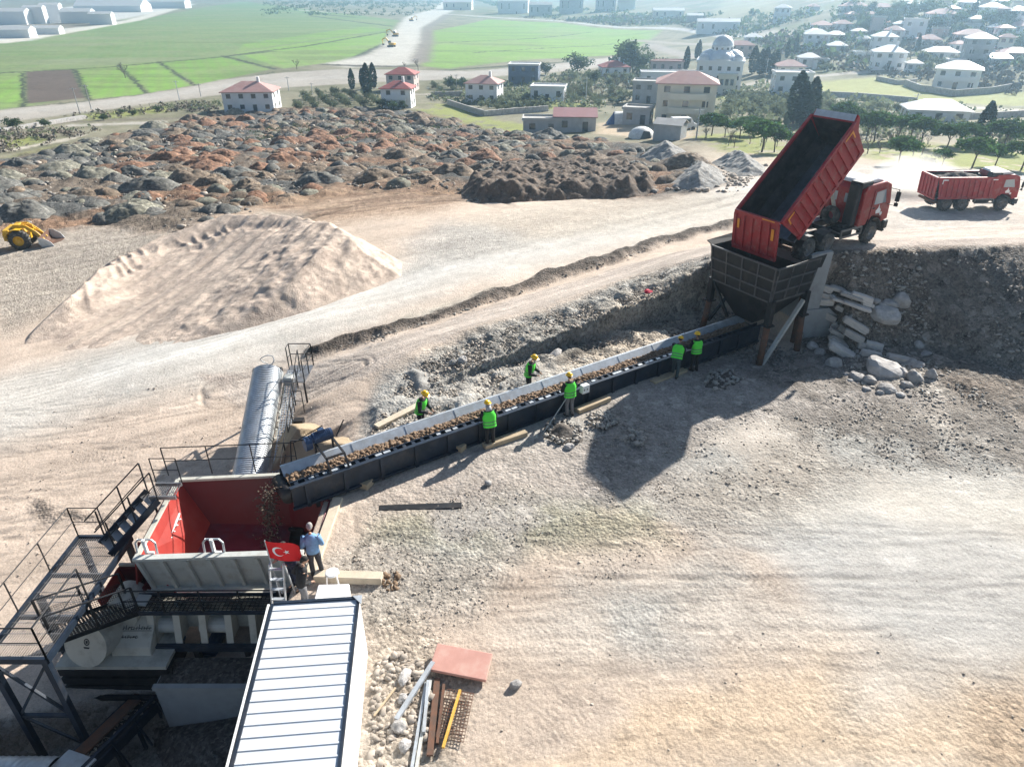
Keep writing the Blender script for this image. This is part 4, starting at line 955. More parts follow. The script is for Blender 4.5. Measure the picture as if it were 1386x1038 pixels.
    MB().tube((1.75,.6,1.0),(1.75,.6,2.6),.07,8).build('exhaust_stack', M['steel_black'], t)
    MB().lathe([(.2,-.12),(.42,-.12),(.46,0),(.42,.12),(.2,.12)], 16, (1.55,0,1.35), 'x').build('spare_wheel', M['rubber'], t, True)
    for s in (-1, 1):
        m = MB()
        for x in (-1.35, 0):
            pts = [(x+.6*math.cos(R(b)), .53+.62*math.sin(R(b))) for b in range(20, 161, 28)]
            for i in range(len(pts)-1): m.slab([(pts[i][0],s*.66,pts[i][1]),(pts[i][0],s*1.2,pts[i][1]),(pts[i+1][0],s*1.2,pts[i+1][1]),(pts[i+1][0],s*.66,pts[i+1][1])], .02)
        m.build('rear_mudguard', M['black_plastic'], t)
    MB().bbox((-2.45,-1.1,.6),(-2.32,1.1,.78)).bbox((-2.47,-1.05,.62),(-2.45,-.7,.75)).bbox((-2.47,.7,.62),(-2.45,1.05,.75)).build('rear_bar', M['steel_rust'], t)
    # tipping bed, hinged at its rear lower edge
    L_, H_, W_ = 5.0, 1.62, 1.16
    m = MB()
    for s in (-1, 1):
        m.slab([(.25,s*W_,.0),(L_+.02,s*W_,.0),(L_+.15,s*(W_+.03),H_),(-.12,s*(W_+.03),H_)], .05)
        m.bar((-.12,s*(W_+.05),H_),(L_+.14,s*(W_+.05),H_),.14,.12); m.bar((.2,s*(W_+.03),.02),(L_,s*(W_+.03),.02),.10,.14)
        for i in range(11):
            x = .35+i*.44
            m.prism([(x,s*(W_+.02),.1),(x+.16,s*(W_+.02),.1),(x+.02,s*(W_+.045),H_-.06),(x-.14,s*(W_+.045),H_-.06)], (0,s*.085,0))
    m.slab([(L_,-W_,0),(L_,W_,0),(L_+.12,W_,H_),(L_+.12,-W_,H_)], .05)
    b = m.build('tipping_bed', M['red_bed'], t, loc=(-2.4,0,1.02)); b.rotation_euler = (0, -tilt, 0)
    m = MB(); m.bbox((0,-W_+.03,-.06),(L_,W_-.03,.02))
    m.build('floor', M['bed_floor'], b)
    m = MB()
    for s in (-1, 1):
        m.slab([(.3,s*(W_-.04),.03),(L_-.04,s*(W_-.04),.03),(L_-.04,s*(W_-.01),H_-.02),(.0,s*(W_-.01),H_-.02)], .02)
        m.slab([(.1,s*(W_-.42),.03),(L_-.05,s*(W_-.42),.03),(L_-.05,s*(W_-.05),.5),(.1,s*(W_-.05),.5)], .015)
    m.slab([(L_-.04,-W_+.04,.03),(L_-.04,W_-.04,.03),(L_+.07,W_-.04,H_-.02),(L_+.07,-W_+.04,H_-.02)], .02)
    m.bbox((L_-.12,-.28,.05),(L_-.02,.28,1.2))
    m.build('lining', M['bed_lining'], b)
    m = MB()     # cab guard plate running forward from the headboard
    m.slab([(L_+.12,-W_,H_-.02),(L_+.12,W_,H_-.02),(L_+.42,W_,H_+.08),(L_+.42,-W_,H_+.08)], .05)
    for s in (-1, 1): m.slab([(L_+.1,s*W_,H_),(L_+.42,s*W_,H_+.06),(L_+.42,s*W_,H_-.1),(L_+.05,s*W_,H_-.65)], .05)
    m.build('cab_guard', M['red_bed'], b)
    MB().bbox((L_+.14,-W_+.06,H_+.02),(L_+.15,W_-.06,H_+.03)).slab([(L_+.14,-W_+.05,H_+.03),(L_+.14,W_-.05,H_+.03),(L_+.40,W_-.05,H_+.12),(L_+.40,-W_+.05,H_+.12)], .012).build('guard_plate', M['steel_gal'], b)
    m = MB()
    for s in (-1, 1): m.bbox((.2,s*.42-.06,-.2),(L_-.2,s*.42+.06,-.06))
    for i in range(7): m.bbox((.4+i*.7,-W_+.05,-.14),(.5+i*.7,W_-.05,-.06))
    m.build('underframe', M['steel_black'], b)
    for s in (-1, 1):
        mk = MB(); mk.prism([(L_-.75,s*(W_+.135),H_-.1),(L_-.2,s*(W_+.135),H_-.1),(L_-.2,s*(W_+.135),H_-.5),(L_-.28,s*(W_+.135),H_-.5),(L_-.28,s*(W_+.135),H_-.18),(L_-.75,s*(W_+.135),H_-.18)], (0,s*.006,0))
        mk.build('corner_mark', M['orange'] if tilt else M['white_plastic'], b); mk = MB(); mk.prism([(.15,s*(W_+.135),H_-.45),(.15,s*(W_+.135),H_-.1),(.6,s*(W_+.135),H_-.1),(.6,s*(W_+.135),H_-.18),(.23,s*(W_+.135),H_-.18),(.23,s*(W_+.135),H_-.45)], (0,s*.006,0))
        mk.build('corner_mark', M['orange'] if tilt else M['white_plastic'], b)
    for q in [b]+list(b.children):      # the body narrows a little towards the headboard
        for v in q.data.vertices: v.co.y *= 1-.10*max(0, v.co.x)/L_
    # tailgate hangs from its upper pins
    m = MB(); m.bbox((-.10,-W_-.02,-H_-.05),(-.04,W_+.02,.04))
    for z in (.0, -H_+.0): m.bbox((-.17,-W_-.04,z-.08),(-.04,W_+.04,z+.07))
    for i in range(6): y = -W_+.0+i*2*W_/5; m.bbox((-.17,y-.07,-H_+.05),(-.09,y+.07,-.06))
    g = m.build('tailgate', M['red_bed'], t)
    g.matrix_local = Matrix.Translation((-2.4,0,1.02)) @ Matrix.Rotation(-tilt, 4, 'Y') @ Matrix.Translation((-.12,0,H_)) @ Matrix.Rotation(tilt*.86 if tilt else -.06, 4, 'Y')
    if tilt:
        m = MB(); m.box((-.172,-.95,-.55),(.012,.14,.5),0); m.box((-.174,.93,-.5),(.012,.12,.42),0); m.bbox((-.18,-1.0,.0),(-.171,-.35,.05)); m.build('paint_scrape', M['orange'], g)
        MB().tube((2.1,0,.95),(.75,0,3.3),.085,12).tube((1.4,0,2.18),(.75,0,3.3),.06,12).build('lift_ram', M['steel_grey'], t)
    if load:
        ld_ = heap_local(L_, W_); ld_.location = (0,0,0); ld_.parent = None
        ld_.matrix_world = t_matrix(t) @ Matrix.Translation((-2.4,0,1.02)) @ Matrix.Translation((0,0,0))
    return t
def t_matrix(t): return Matrix.Translation(t.location) @ t.rotation_euler.to_matrix().to_4x4()
def heap_local(L_, W_):
    gx, gy = np.meshgrid(np.linspace(.1, L_-.08, 70), np.linspace(-W_+.06, W_-.06, 34), indexing='ij')
    h = 1.38+.42*np.exp(-((gx-2.3)/1.5)**2-(gy/.8)**2)-.35*sstep(3.4,4.6,gx)+(fbm(gx*2.4, gy*2.4, 4, 3)-.5)*.3
    m = MB(); m.v = [tuple(p) for p in np.stack([gx, gy, h], -1).reshape(-1, 3)]
    m.f = [(i*34+j, (i+1)*34+j, (i+1)*34+j+1, i*34+j+1) for i in range(69) for j in range(33)]
    o = m.build('soil_load', M['soil_dark'], None, True); tag(o, 'brown soil load heaped in the bed of the driving truck', 'soil load'); return o
TT = R(32)
mid = at_z(1117, 346, 3.7)     # outer foot of the middle right wheel
tl = Vector((mid.x-1.2*math.sin(TT), mid.y+1.2*math.cos(TT), 3.7))
truck1 = make_truck('dump_truck', 'red dump truck with its bed raised, tipping into the black hopper', tl, TT, R(44.5), False)
m2 = at_z(1300, 285, -1.5); h2 = gz(m2.x, m2.y)
m2 = at_z(1300, 285, h2)
truck2 = make_truck('dump_truck', 'red dump truck driving off level with soil in its lowered bed', (m2.x, m2.y+1.2, gz(m2.x, m2.y+.8)), R(1), 0, True)

# ------------------------------------------------------------------ wheel loader
def make_loader():
    p = at(31, 336); t = thing('wheel_loader', 'yellow wheel loader with a worn bucket, cut by the left edge of the picture', 'wheel loader', (p.x, p.y+.5, p.z), R(14))
    def wheel(x, y):
        s = 1 if y > 0 else -1; w = .55; r = .78
        ty = MB().lathe([(.4,-w/2),(.62,-w/2),(.74,-w/2+.08),(r,-w/2+.15),(r,w/2-.15),(.74,w/2-.08),(.62,w/2),(.4,w/2)], 24, (0,0,0), 'y')
        for k in range(20):
            a = 2*math.pi*k/20; c = Vector((math.cos(a)*r,0,math.sin(a)*r)); d = Vector((-math.sin(a),0,math.cos(a)))
            ty.bar(c+Vector((0,-w/2+.06,0)), c+Vector((0,w/2-.06,0))+d*.12, .09, .05)
        ty = ty.build('wheel', M['rubber'], t, True, loc=(x,y,r))
        MB().lathe([(0,s*.12),(.16,s*.16),(.2,s*.1),(.36,s*.12),(.42,s*.24)], 18, (0,0,0), 'y').build('rim', M['yellow_paint'], ty)
    for x in (0, -2.9):
        for s in (-1, 1): wheel(x, s*.85)
    m = MB(); m.bbox((-1.1,-.42,.6),(.55,.42,1.25)); m.prism([(-.5,-.45,1.25),(.45,-.45,1.2),(.1,-.45,1.9),(-.35,-.45,1.9)], (0,.9,0)); m.bbox((-1.0,-.95,1.35),(-.55,.95,1.65)); m.bbox((-1.05,-.98,.8),(-.75,-.5,1.4)); m.build('front_frame', M['yellow_paint'], t, bevel=.03)
    m = MB(); m.bbox((-4.6,-.62,.85),(-1.9,.62,1.75)); m.prism([(-4.7,-.6,1.75),(-2.9,-.6,1.75),(-2.9,-.6,2.05),(-4.5,-.6,1.95)], (0,1.2,0)); m.bbox((-4.9,-.7,.7),(-4.5,.7,1.5)); m.build('rear_body', M['yellow_paint'], t, bevel=.05)
    m = MB(); m.bbox((-2.75,-.65,1.75),(-1.35,.65,3.05)); m.build('cab', M['black_plastic'], t, bevel=.05)
    MB().bbox((-2.85,-.72,3.05),(-1.25,.72,3.18)).build('cab_roof', M['yellow_paint'], t, bevel=.04)
    for s in (-1, 1): MB().bbox((-2.6,s*.655-.008,2.0),(-1.5,s*.655+.008,2.95)).build('window', M['glass'], t)
    m = MB()
    for s in (-1, 1):
        pts = [(-.3,1.8),(.5,1.75),(1.1,1.2),(1.55,.55)]
        for i in range(3): m.bar((pts[i][0],s*.38,pts[i][1]),(pts[i+1][0],s*.38,pts[i+1][1]),.10,.26)
    m.bar((.9,-.4,1.35),(.9,.4,1.35),.2,.2)
    m.build('lift_arm', M['yellow_paint'], t)
    m = MB(); m.bar((-.2,0,1.75),(.85,0,1.75),.12,.18); m.bar((.85,0,1.8),(1.0,0,1.2),.1,.16); m.tube((.2,0,1.9),(1.45,0,1.15),.06,8); m.build('tilt_linkage', M['yellow_paint'], t)
    prof = [(1.5,.95),(1.45,.5),(1.6,.18),(1.95,.06),(2.6,.04),(2.55,.1),(1.98,.13),(1.68,.24),(1.55,.5),(1.58,.92)]
    MB().prism([(x,-1.25,z) for x, z in prof], (0,2.5,0)).build('bucket', M['steel_rust'], t)
    for s in (-1, 1): MB().prism([(1.5,s*1.25,.95),(1.45,s*1.25,.5),(1.6,s*1.25,.18),(1.95,s*1.25,.06),(2.6,s*1.25,.04),(2.35,s*1.25,.55),(1.9,s*1.25,.9)], (0,s*.04,0)).build('bucket_side', M['steel_gal'], t)
    for s in (-1, 1):
        m = MB(); pts = [(.0+.95*math.cos(R(a)), .78+.92*math.sin(R(a))) for a in range(70, 171, 25)]
        for i in range(len(pts)-1): m.slab([(pts[i][0],s*.6,pts[i][1]),(pts[i][0],s*1.13,pts[i][1]),(pts[i+1][0],s*1.13,pts[i+1][1]),(pts[i+1][0],s*.6,pts[i+1][1])], .04)
        m.build('mudguard', M['yellow_paint'], t)
make_loader()
# small machines far off on the new road
def make_excavator(px, py, s, rz, label, first=[None]):
    p = at(px, py)
    if first[0]: return dup(first[0], p, rz, label)
    t = thing('excavator', label, 'excavator', p, rz, 'machines working on the road embankment')
    for y in (-1, 1): MB().prism([(-1.9,y*1.1-.28,.25),(-1.5,y*1.1-.28,0),(1.5,y*1.1-.28,0),(1.9,y*1.1-.28,.25),(1.9,y*1.1-.28,.6),(1.5,y*1.1-.28,.85),(-1.5,y*1.1-.28,.85),(-1.9,y*1.1-.28,.6)], (0,.56,0)).build('track', M['rubber'], t)
    MB().bbox((-2.1,-1.25,1.0),(1.2,1.25,2.0)).build('body', M['yellow_paint'], t, bevel=.1)
    MB().bbox((-.1,.3,2.0),(1.3,1.2,3.0)).build('cab', M['glass_dark'], t, bevel=.08)
    MB().bar((.9,-.3,1.8),(3.2,-.3,4.2),.4,.6).bar((3.2,-.3,4.2),(5.4,-.3,3.4),.4,.5).build('boom', M['yellow_paint'], t)
    MB().bar((5.4,-.3,3.5),(5.0,-.3,1.3),.3,.4).build('dipper', M['yellow_paint'], t)
    MB().prism([(4.6,-.8,1.5),(5.3,-.8,1.5),(5.1,-.8,.6),(4.4,-.8,.8)], (0,1.0,0)).build('bucket', M['steel_black'], t)
    first[0] = t; return t
make_excavator(535, 50, 1, R(200), 'small excavator on the left side of the far new road')
make_excavator(557, 29, 1, R(20), 'small excavator farthest up the new road')
make_excavator(530, 64, 1, R(160), 'excavator beside the dark spoil heap on the new road')
# ------------------------------------------------------------------ crushing plant (parts are drawn in world metres, then hung on a root at the base)
def root(name, label, cat, loc, group=None):
    return thing(name, label, cat, loc, 0, group)
def wb(mb, name, m, parent, **k):
    o = mb.build(name, m, parent, **k); p = parent
    while p is not None:
        o.location -= p.location if p.parent is None else Vector((0,0,0)); p = p.parent
    return o
def rails(mb, pts, h=1.05, r=.022, mid=True, every=1.2):
    """handrail along a polyline: posts, top rail and knee rail"""
    for i in range(len(pts)-1):
        a, b = V(*pts[i]), V(*pts[i+1]); n = max(1, round((b-a).length/every))
        for k in range(n+1):
            p = a.lerp(b, k/n); mb.bar(p, p+V(0,0,h), r*1.7)
        mb.tube(a+V(0,0,h), b+V(0,0,h), r, 6)
        if mid: mb.tube(a+V(0,0,h*.52), b+V(0,0,h*.52), r*.8, 6)
    return mb
M['ore_dark'] = mat('dark_ore', (.06,.045,.035), .9, 0, .3, 9, col2=(.14,.10,.07))  # darker copy of the belt ore colour
def build_red_hopper():
    t = root('receiving_hopper', 'red lined receiving hopper with a grey ribbed front under the conveyor head', 'hopper', (-8.5,16.2,-2.3))
    BL, BR, FL, FR = (-10.85,17.9,.55), (-7.45,18.1,.6), (-10.6,14.5,.5), (-5.95,14.72,.5)
    bl, br, fl, fr = (-10.05,17.62,-1.05), (-7.4,17.75,-1.25), (-10.0,14.75,-1.3), (-7.25,14.85,-2.0)
    wb(MB().slab([BL,BR,br,bl], .05), 'back_plate', M['red_chute'], t)
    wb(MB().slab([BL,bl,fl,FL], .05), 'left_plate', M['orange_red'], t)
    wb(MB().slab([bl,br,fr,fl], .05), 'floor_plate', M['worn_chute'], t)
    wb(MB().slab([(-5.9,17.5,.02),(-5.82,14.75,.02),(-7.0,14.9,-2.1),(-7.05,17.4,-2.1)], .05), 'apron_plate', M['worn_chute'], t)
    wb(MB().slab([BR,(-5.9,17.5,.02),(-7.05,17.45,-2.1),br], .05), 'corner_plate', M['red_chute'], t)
    wb(MB().bbox((-7.45,14.8,-2.6),(-6.95,17.6,-2.45)).bbox((-7.45,17.5,-2.6),(-6.95,17.6,-1.2)), 'crusher_mouth', M['steel_black'], t)
    m = MB(); m.slab([(-10.6,14.45,.46),(-5.95,14.67,.46),(-6.1,14.9,-.92),(-10.5,14.72,-.92)], .06)
    wb(m, 'front_plate', M['steel_grey'], t)
    m = MB()
    for i in range(8):
        x = -10.55+i*.655; y = 14.40+i*.031
        m.prism([(x-.04,y-.10,.44),(x+.06,y-.10,.44),(x+.09,y+.17,-.9),(x-.01,y+.17,-.9)], (0,.1,0))
    m.bar((-10.65,14.40,.50),(-5.93,14.62,.50),.2,.09); m.bar((-10.6,14.63,-.92),(-6.1,14.82,-.92),.16,.1)
    wb(m, 'front_rib', M['steel_grey'], t)
    m = MB(); m.bar(BL,BR,.14,.09); m.bar(BL,FL,.12,.08); wb(m, 'rim', M['steel_beige'], t)
    m = MB(); m.slab([(-10.98,17.75,.5),(-10.72,14.6,.45),(-11.1,14.7,-1.0),(-11.35,17.6,-1.0)], .04)
    for y in (15.2,16.1,17.0): m.bar((-10.9,y,.35),(-11.2,y,-.95),.06,.1)
    wb(m, 'outer_left_plate', M['orange_red'], t)
    m = MB()
    for dx in (0, .26): m.bar((-10.62+dx*.9,14.9,-.4+dx*.4),(-10.75+dx*.9,16.9,-.1+dx*.4),.04,.06)
    for k in range(8): y = 15.0+k*.24; m.bar((-10.63,y,-.38+k*.035),(-10.4,y,-.28+k*.035),.035)
    wb(m, 'ladder', M['white_paint'], t)
    for x, y in ((-8.45,14.62),(-10.35,14.6)):
        m = MB(); pts = [(x-.28,y,.5),(x-.28,y+.05,.85),(x-.18,y+.06,.97),(x+.18,y+.06,.97),(x+.28,y+.05,.85),(x+.28,y,.5)]
        for i in range(5): m.tube(pts[i], pts[i+1], .028, 6)
        wb(m, 'hoop', M['steel_gal'], t); wb(MB().bbox((x-.05,y-.03,.5),(x+.03,y+.05,1.0)).bbox((x-.05,y-.03,.5),(x+.2,y+.03,.56)), 'bracket', M['white_paint'], t)
    m = MB()
    rails(m, [(-11.3,18.2,.5),(-7.1,18.5,.5)], 1.1, .018, True, 1.4); m.tube((-7.1,18.5,1.6),(-6.2,18.9,2.0),.018,6)
    wb(m, 'rear_rail', M['steel_black'], t)
    m = MB()
    for x in (-10.6,-8.6,-6.9):
        for y in (15.0,17.4): m.bar((x,y,-1.3),(x,y,-3.9),.16,.16)
    m.bar((-10.6,17.4,-1.4),(-6.9,17.4,-1.6),.16,.2); wb(m, 'support_post', M['steel_black'], t)
    # ore pouring off the belt head
    rg = np.random.default_rng(8); n = 700; tt = rg.random(n)
    p0 = belt_world(-.35, .55, -.15)
    px_ = p0.x-.25-.35*tt+rg.normal(0,.16,n); py_ = p0.y-.1-.25*tt+rg.normal(0,.22,n); pz = p0.z-.1-3.0*tt**1.6+rg.normal(0,.1,n)
    scatter('falling_ore', np.c_[px_, py_, pz], .03, .10, M['ore_dark'], 9)
    rg = np.random.default_rng(9); n = 420
    yy = 14.95+rg.random(n)*2.3; xx = -7.15+rg.normal(0,.22,n)
    scatter('ore_in_mouth', np.c_[xx, yy, np.where(xx > -7.2, -2.0+(xx+7.0)*1.9, -1.85+(-7.2-xx)*.25)], .04, .14, M['ore_dark'], 10)
build_red_hopper()
def build_crusher():
    t = root('crusher_unit', 'beige steel crusher frame with upright fins below the grey hopper front', 'crusher', (-8.8,14.9,-3.9))
    wb(MB().bbox((-10.9,14.37,-2.25),(-6.75,15.9,-1.2)), 'housing', M['steel_beige'], t, bevel=.03)
    for x in (-10.55,-9.8,-9.05,-8.3,-7.6,-6.95):
        wb(MB().prism([(x,13.78,-2.22),(x,14.36,-2.22),(x,14.36,-1.06),(x,14.1,-1.06)], (.10,0,0)).prism([(x-.05,13.75,-2.22),(x-.05,13.80,-2.22),(x-.05,14.12,-1.06),(x-.05,14.07,-1.06)], (.2,0,0)), 'fin', M['steel_beige'], t)
    for x in (-10.35,-8.75): wb(MB().tube((x-.45,14.22,-1.95),(x+.5,14.22,-1.95),.24,16), 'roller', M['steel_grey'], t)
    wb(MB().bar((-11.0,13.68,-2.32),(-6.7,13.68,-2.32),.14,.2).bar((-11.0,14.8,-2.36),(-6.7,14.8,-2.36),.14,.2), 'chassis_beam', M['steel_navy'], t)
    m = MB()
    for x in (-10.8,-9.3,-7.8,-6.85):
        m.bar((x,13.75,-2.4),(x,13.75,-3.9),.16,.16); m.bar((x,15.4,-2.4),(x,15.4,-3.9),.16,.16)
    wb(m, 'leg', M['steel_black'], t)
    for x in (-10.35,-9.1):
        mo = wb(MB().tube((x,13.95,-2.75),(x,14.7,-2.75),.3,16).bbox((x-.2,13.9,-3.2),(x+.2,14.7,-2.95)), 'electric_motor', M['blue_motor'], t)
    wb(MB().bbox((-10.55,13.88,-2.83),(-10.3,13.9,-2.73)), 'label_plate', M['white_plastic'], t)
    wb(MB().slab([(-8.6,13.9,-2.6),(-7.0,13.95,-2.6),(-7.0,14.3,-3.3),(-8.6,14.3,-3.3)], .03), 'guard_mesh', M['steel_black'], t)
build_crusher()
def build_walkways():
    t = root('service_walkway', 'dark grating walkway with a black rail in front of the grey hopper', 'walkway', (-8.8,13.95,-1.0))
    m = MB()
    for i in range(12): m.bar((-10.95,13.78+i*.055,-1.0),(-6.5,13.82+i*.055,-1.0),.012,.03)
    for i in range(36): x = -10.9+i*.124; m.bar((x,13.78,-1.005),(x,14.42,-1.005),.02,.02)
    wb(m, 'grating_deck', M['steel_black'], t)
    m = MB(); m.bar((-10.95,13.75,-.98),(-6.5,13.79,-.98),.03,.14); m.bar((-10.95,14.44,-.98),(-6.5,14.46,-.98),.03,.14); wb(m, 'edge_channel', M['steel_navy'], t)
    wb(rails(MB(), [(-10.95,13.75,-.95),(-6.55,13.79,-.95)], .85, .022, True, 1.1), 'handrail', M['steel_black'], t)
    # sloping gangway with mesh sides up to the platform
    g = root('gangway', 'sloping black gangway with mesh sides between platform and front walkway', 'gangway', (-11.9,13.3,-1.2))
    a, b = V(-10.9,14.05,-1.0), V(-12.25,12.55,-.45)
    d = (b-a); nrm = V(d.y,-d.x,0).normalized()*.4
    m = MB()
    for k in range(26):
        p = a.lerp(b, k/25); m.bar(p-nrm, p+nrm, .05, .02)
    m.bar(a-nrm,b-nrm,.03,.14); m.bar(a+nrm,b+nrm,.03,.14); wb(m, 'tread_deck', M['steel_black'], g)
    for s in (-1, 1):
        m = MB(); p0, p1 = a+nrm*s, b+nrm*s
        for k in range(3): p = p0.lerp(p1, k/2); m.bar(p, p+V(0,0,1.0), .05)
        m.tube(p0+V(0,0,1.0), p1+V(0,0,1.0), .025, 6); m.tube(p0+V(0,0,.35), p1+V(0,0,.35), .02, 6)
        wb(m, 'handrail', M['steel_black'], g)
        m = MB()
        for k in range(40): p = p0.lerp(p1, k/39); m.bar(p+V(0,0,.06), p+V(0,0,.62), .008)
        for k in range(9): z = .06+k*.07; m.bar(p0+V(0,0,z), p1+V(0,0,z), .008)
        wb(m, 'side_mesh', M['steel_black'], g)
    # platform
    p = root('grating_platform', 'raised grating platform on dark legs left of the red hopper', 'platform', (-12.4,13.6,-3.6))
    x0, x1, y0, y1 = -13.15, -11.55, 11.45, 15.85
    m = MB()
    for i in range(25): x = x0+.03+i*(x1-x0-.06)/24; m.bar((x,y0,-.015),(x,y1,-.015),.009,.022)
    for i in range(13): y = y0+.1+i*(y1-y0-.2)/12; m.bar((x0,y,-.03),(x1,y,-.03),.014,.02)
    wb(m, 'grating_deck', M['grating'], p)
    m = MB()
    for x in (x0, x1): m.bar((x,y0,-.06),(x,y1,-.06),.08,.18)
    for y in (y0, y1): m.bar((x0,y,-.06),(x1,y,-.06),.08,.18)
    for y in (y0+1.4, y0+2.9): m.bar((x0,y,-.1),(x1,y,-.1),.07,.14)
    wb(m, 'edge_beam', M['steel_navy'], p)
    for x, y in ((x0+.1,y0+.05),(x1-.1,y0+.05),(x0+.1,y1-.1),(x1-.1,y1-.1),(x0+.1,13.6)):
        wb(MB().bar((x,y,-.15),(x,y,gz(x,y)-.1),.15,.15), 'leg', M['steel_navy'], p)
    m = MB(); zb = -2.3
    m.bar((x0+.1,y0+.05,-.2),(x1-.1,y0+.05,zb),.07,.07); m.bar((x1-.1,y0+.05,-.2),(x0+.1,y0+.05,zb),.07,.07); m.bar((x0+.1,y0+.05,zb),(x1-.1,y0+.05,zb),.09,.09)
    m.bar((x0+.1,y0+.05,zb),(x1-.1,y0+.05,-3.6),.06,.06); m.bar((x0+.1,y0,-.2),(x0+.1,13.6,zb),.07,.07); m.bar((x0+.1,13.6,-.2),(x0+.1,y1-.1,zb),.07,.07)
    wb(m, 'cross_brace', M['steel_navy'], p)
    m = rails(MB(), [(x0,y0,0),(x0,y1,0),(x0+.9,y1,0)], 1.1, .016, True, 1.45); wb(m, 'handrail', M['steel_black'], p)
    m = rails(MB(), [(x1,13.4,0),(x1,y0,0),(x0,y0,0)], 1.1, .02, True, 1.4); wb(m, 'handrail', M['steel_black'], p)
    # stairs up to the rim
    s = root('steel_stairs', 'dark steel stairs climbing from the grating platform to the hopper rim', 'stairs', (-11.9,15.4,0))
    a, b = V(-12.05,15.3,.0), V(-10.95,16.55,1.0); d = (b-a).normalized(); n_ = V(d.y,-d.x,0).normalized()*.36
    m = MB()
    for q in (-1, 1): m.bar(a+n_*q, b+n_*q, .05, .22)
    wb(m, 'stringer', M['steel_navy'], s)
    m = MB()
    for k in range(6): p_ = a.lerp(b, (k+.5)/6); m.box(p_, (.7,.24,.03), math.atan2(d.y,d.x)-math.pi/2)
    wb(m, 'tread', M['grating'], s)
    m = MB()
    for q in (-1, 1):
        m.tube(a+n_*q+V(-.1,-.15,1.0), b+n_*q+V(0,0,1.05), .02, 6); m.tube(a+n_*q+V(0,0,.55), b+n_*q+V(0,0,.55), .016, 6)
        for k in (.1,.55,1): p_ = a.lerp(b, k)+n_*q; m.bar(p_, p_+V(0,0,1.03), .035)
    wb(m, 'handrail', M['steel_black'], s)
    m = MB(); m.bar((-11.0,16.45,1.0),(-10.2,16.45,1.0),.06,.12); m.bar((-11.1,17.1,1.0),(-10.3,17.1,1.0),.06,.12)
    for k in range(14): m.bar((-11.05+k*.06,16.45,1.0),(-11.1+k*.06,17.1,1.0),.015,.03)
    wb(m, 'landing', M['grating'], s)
    wb(rails(MB(), [(-11.1,17.15,1.05),(-10.3,17.15,1.05)], .9, .016, True, .8).bar((-10.95,16.5,.95),(-10.95,16.5,-2.6),.05), 'landing_rail', M['steel_black'], s)
build_walkways()
def build_drums():
    t = root('crusher_drum', 'beige round drum with a black emblem on its end plate under the gangway', 'drum', (-11.9,13.4,-2.3))
    ax = V(-.12,-1,.42).normalized(); c = V(-11.95,13.12,-1.55)
    wb(MB().tube(c, c-ax*.9, .60, 40), 'shell', M['steel_beige'], t)
    wb(MB().tube(c+ax*.02, c-ax*.06, .64, 40), 'end_plate', M['steel_beige'], t)
    u = ax.cross(V(0,0,1)).normalized(); v = u.cross(ax)
    def mark(mb, pts, o=.025): return mb.prism([c+ax*o+u*a+v*b for a, b in pts], ax*.004)
    m = MB()
    ring = lambda r: [(-.05+r*math.cos(k*.3927), .12+r*1.25*math.sin(k*.3927)) for k in range(16)]
    A, B = ring(.085), ring(.06)
    for k in range(16): j = (k+1) % 16; mark(m, [A[k], A[j], B[j], B[k]])
    mark(m, [(-.08,.08),(-.02,.08),(-.02,.16),(-.08,.16)]); mark(m, [(-.14,-.03),(.05,-.03),(.03,-.075),(-.11,-.075)])
    wb(m, 'emblem', M['black_plastic'], t)
    d = root('crusher_housing', 'beige sloping crusher housing with black handwriting beside the drum', 'crusher', (-10.95,13.7,-2.3))
    wb(MB().tube((-11.3,13.9,-1.25),(-11.25,14.8,-1.25),.5,24), 'rear_drum', M['steel_beige'], d)
    wb(MB().prism([(-11.55,13.35,-2.3),(-11.55,13.42,-2.02),(-11.55,14.25,-1.35),(-11.55,14.6,-2.3)], (1.15,0,0)), 'casing', M['steel_beige'], d, bevel=.02)
    wb(MB().prism([(-11.2,14.2,-1.5),(-10.4,14.2,-1.5),(-10.55,14.0,-.95),(-11.3,14.1,-.9)], (0,.6,0)), 'chute_box', M['steel_grey'], d)
    # two lines of scrawled letters
    m = MB(); rr = random.Random(2); f = V(0,.83,.67).normalized()*.16
    nrm = V(0,-.63,.78)*.006
    for row, (x, n, s) in enumerate([(-11.42,13,1.0),(-11.32,4,1.0),(-11.02,3,.8)]):
        base = V(0,13.80,-1.705) if row == 0 else V(0,13.62,-1.85)
        for k in range(n):
            o = base+V(x+k*.075,0,0)+nrm; h = rr.choice([.45,.5,.95,.55])*s
            m.bar(o, o+f*h+V(rr.uniform(-.01,.02),0,0), .014, .006); m.bar(o+f*rr.uniform(0,.3), o+f*rr.uniform(.1,.4)+V(.065,0,0), .014, .006)
            if rr.random() < .5: m.bar(o+f*h, o+f*h*.9+V(.05,0,0), .012, .006)
        if row == 0: m.bar(base+V(x-.02,-.02,-.02)+nrm, base+V(x+.98,-.02,-.02)+nrm, .01, .005)
    wb(m, 'handwriting', M['black_plastic'], d)
    l = root('steel_plinth', 'low grey plinth with dark beams under the beige drum', 'plinth', (-11.4,13.6,-4.6))
    wb(MB().bbox((-13.0,13.0,-2.42),(-9.85,14.3,-2.3)), 'top_slab', M['steel_beige'], l)
    m = MB()
    for z in (-2.6,-2.95,-3.3): m.bbox((-13.0,13.02,z-.12),(-9.85,13.16,z+.12))
    m.bbox((-13.0,13.18,-4.6),(-9.9,14.2,-2.43)); m.bar((-13.1,12.8,-3.38),(-9.8,12.8,-3.38),.12,.12); m.bar((-9.85,12.8,-3.4),(-9.75,13.1,-2.4),.05,.05)
    wb(m, 'beam_face', M['steel_black'], l)
build_drums()
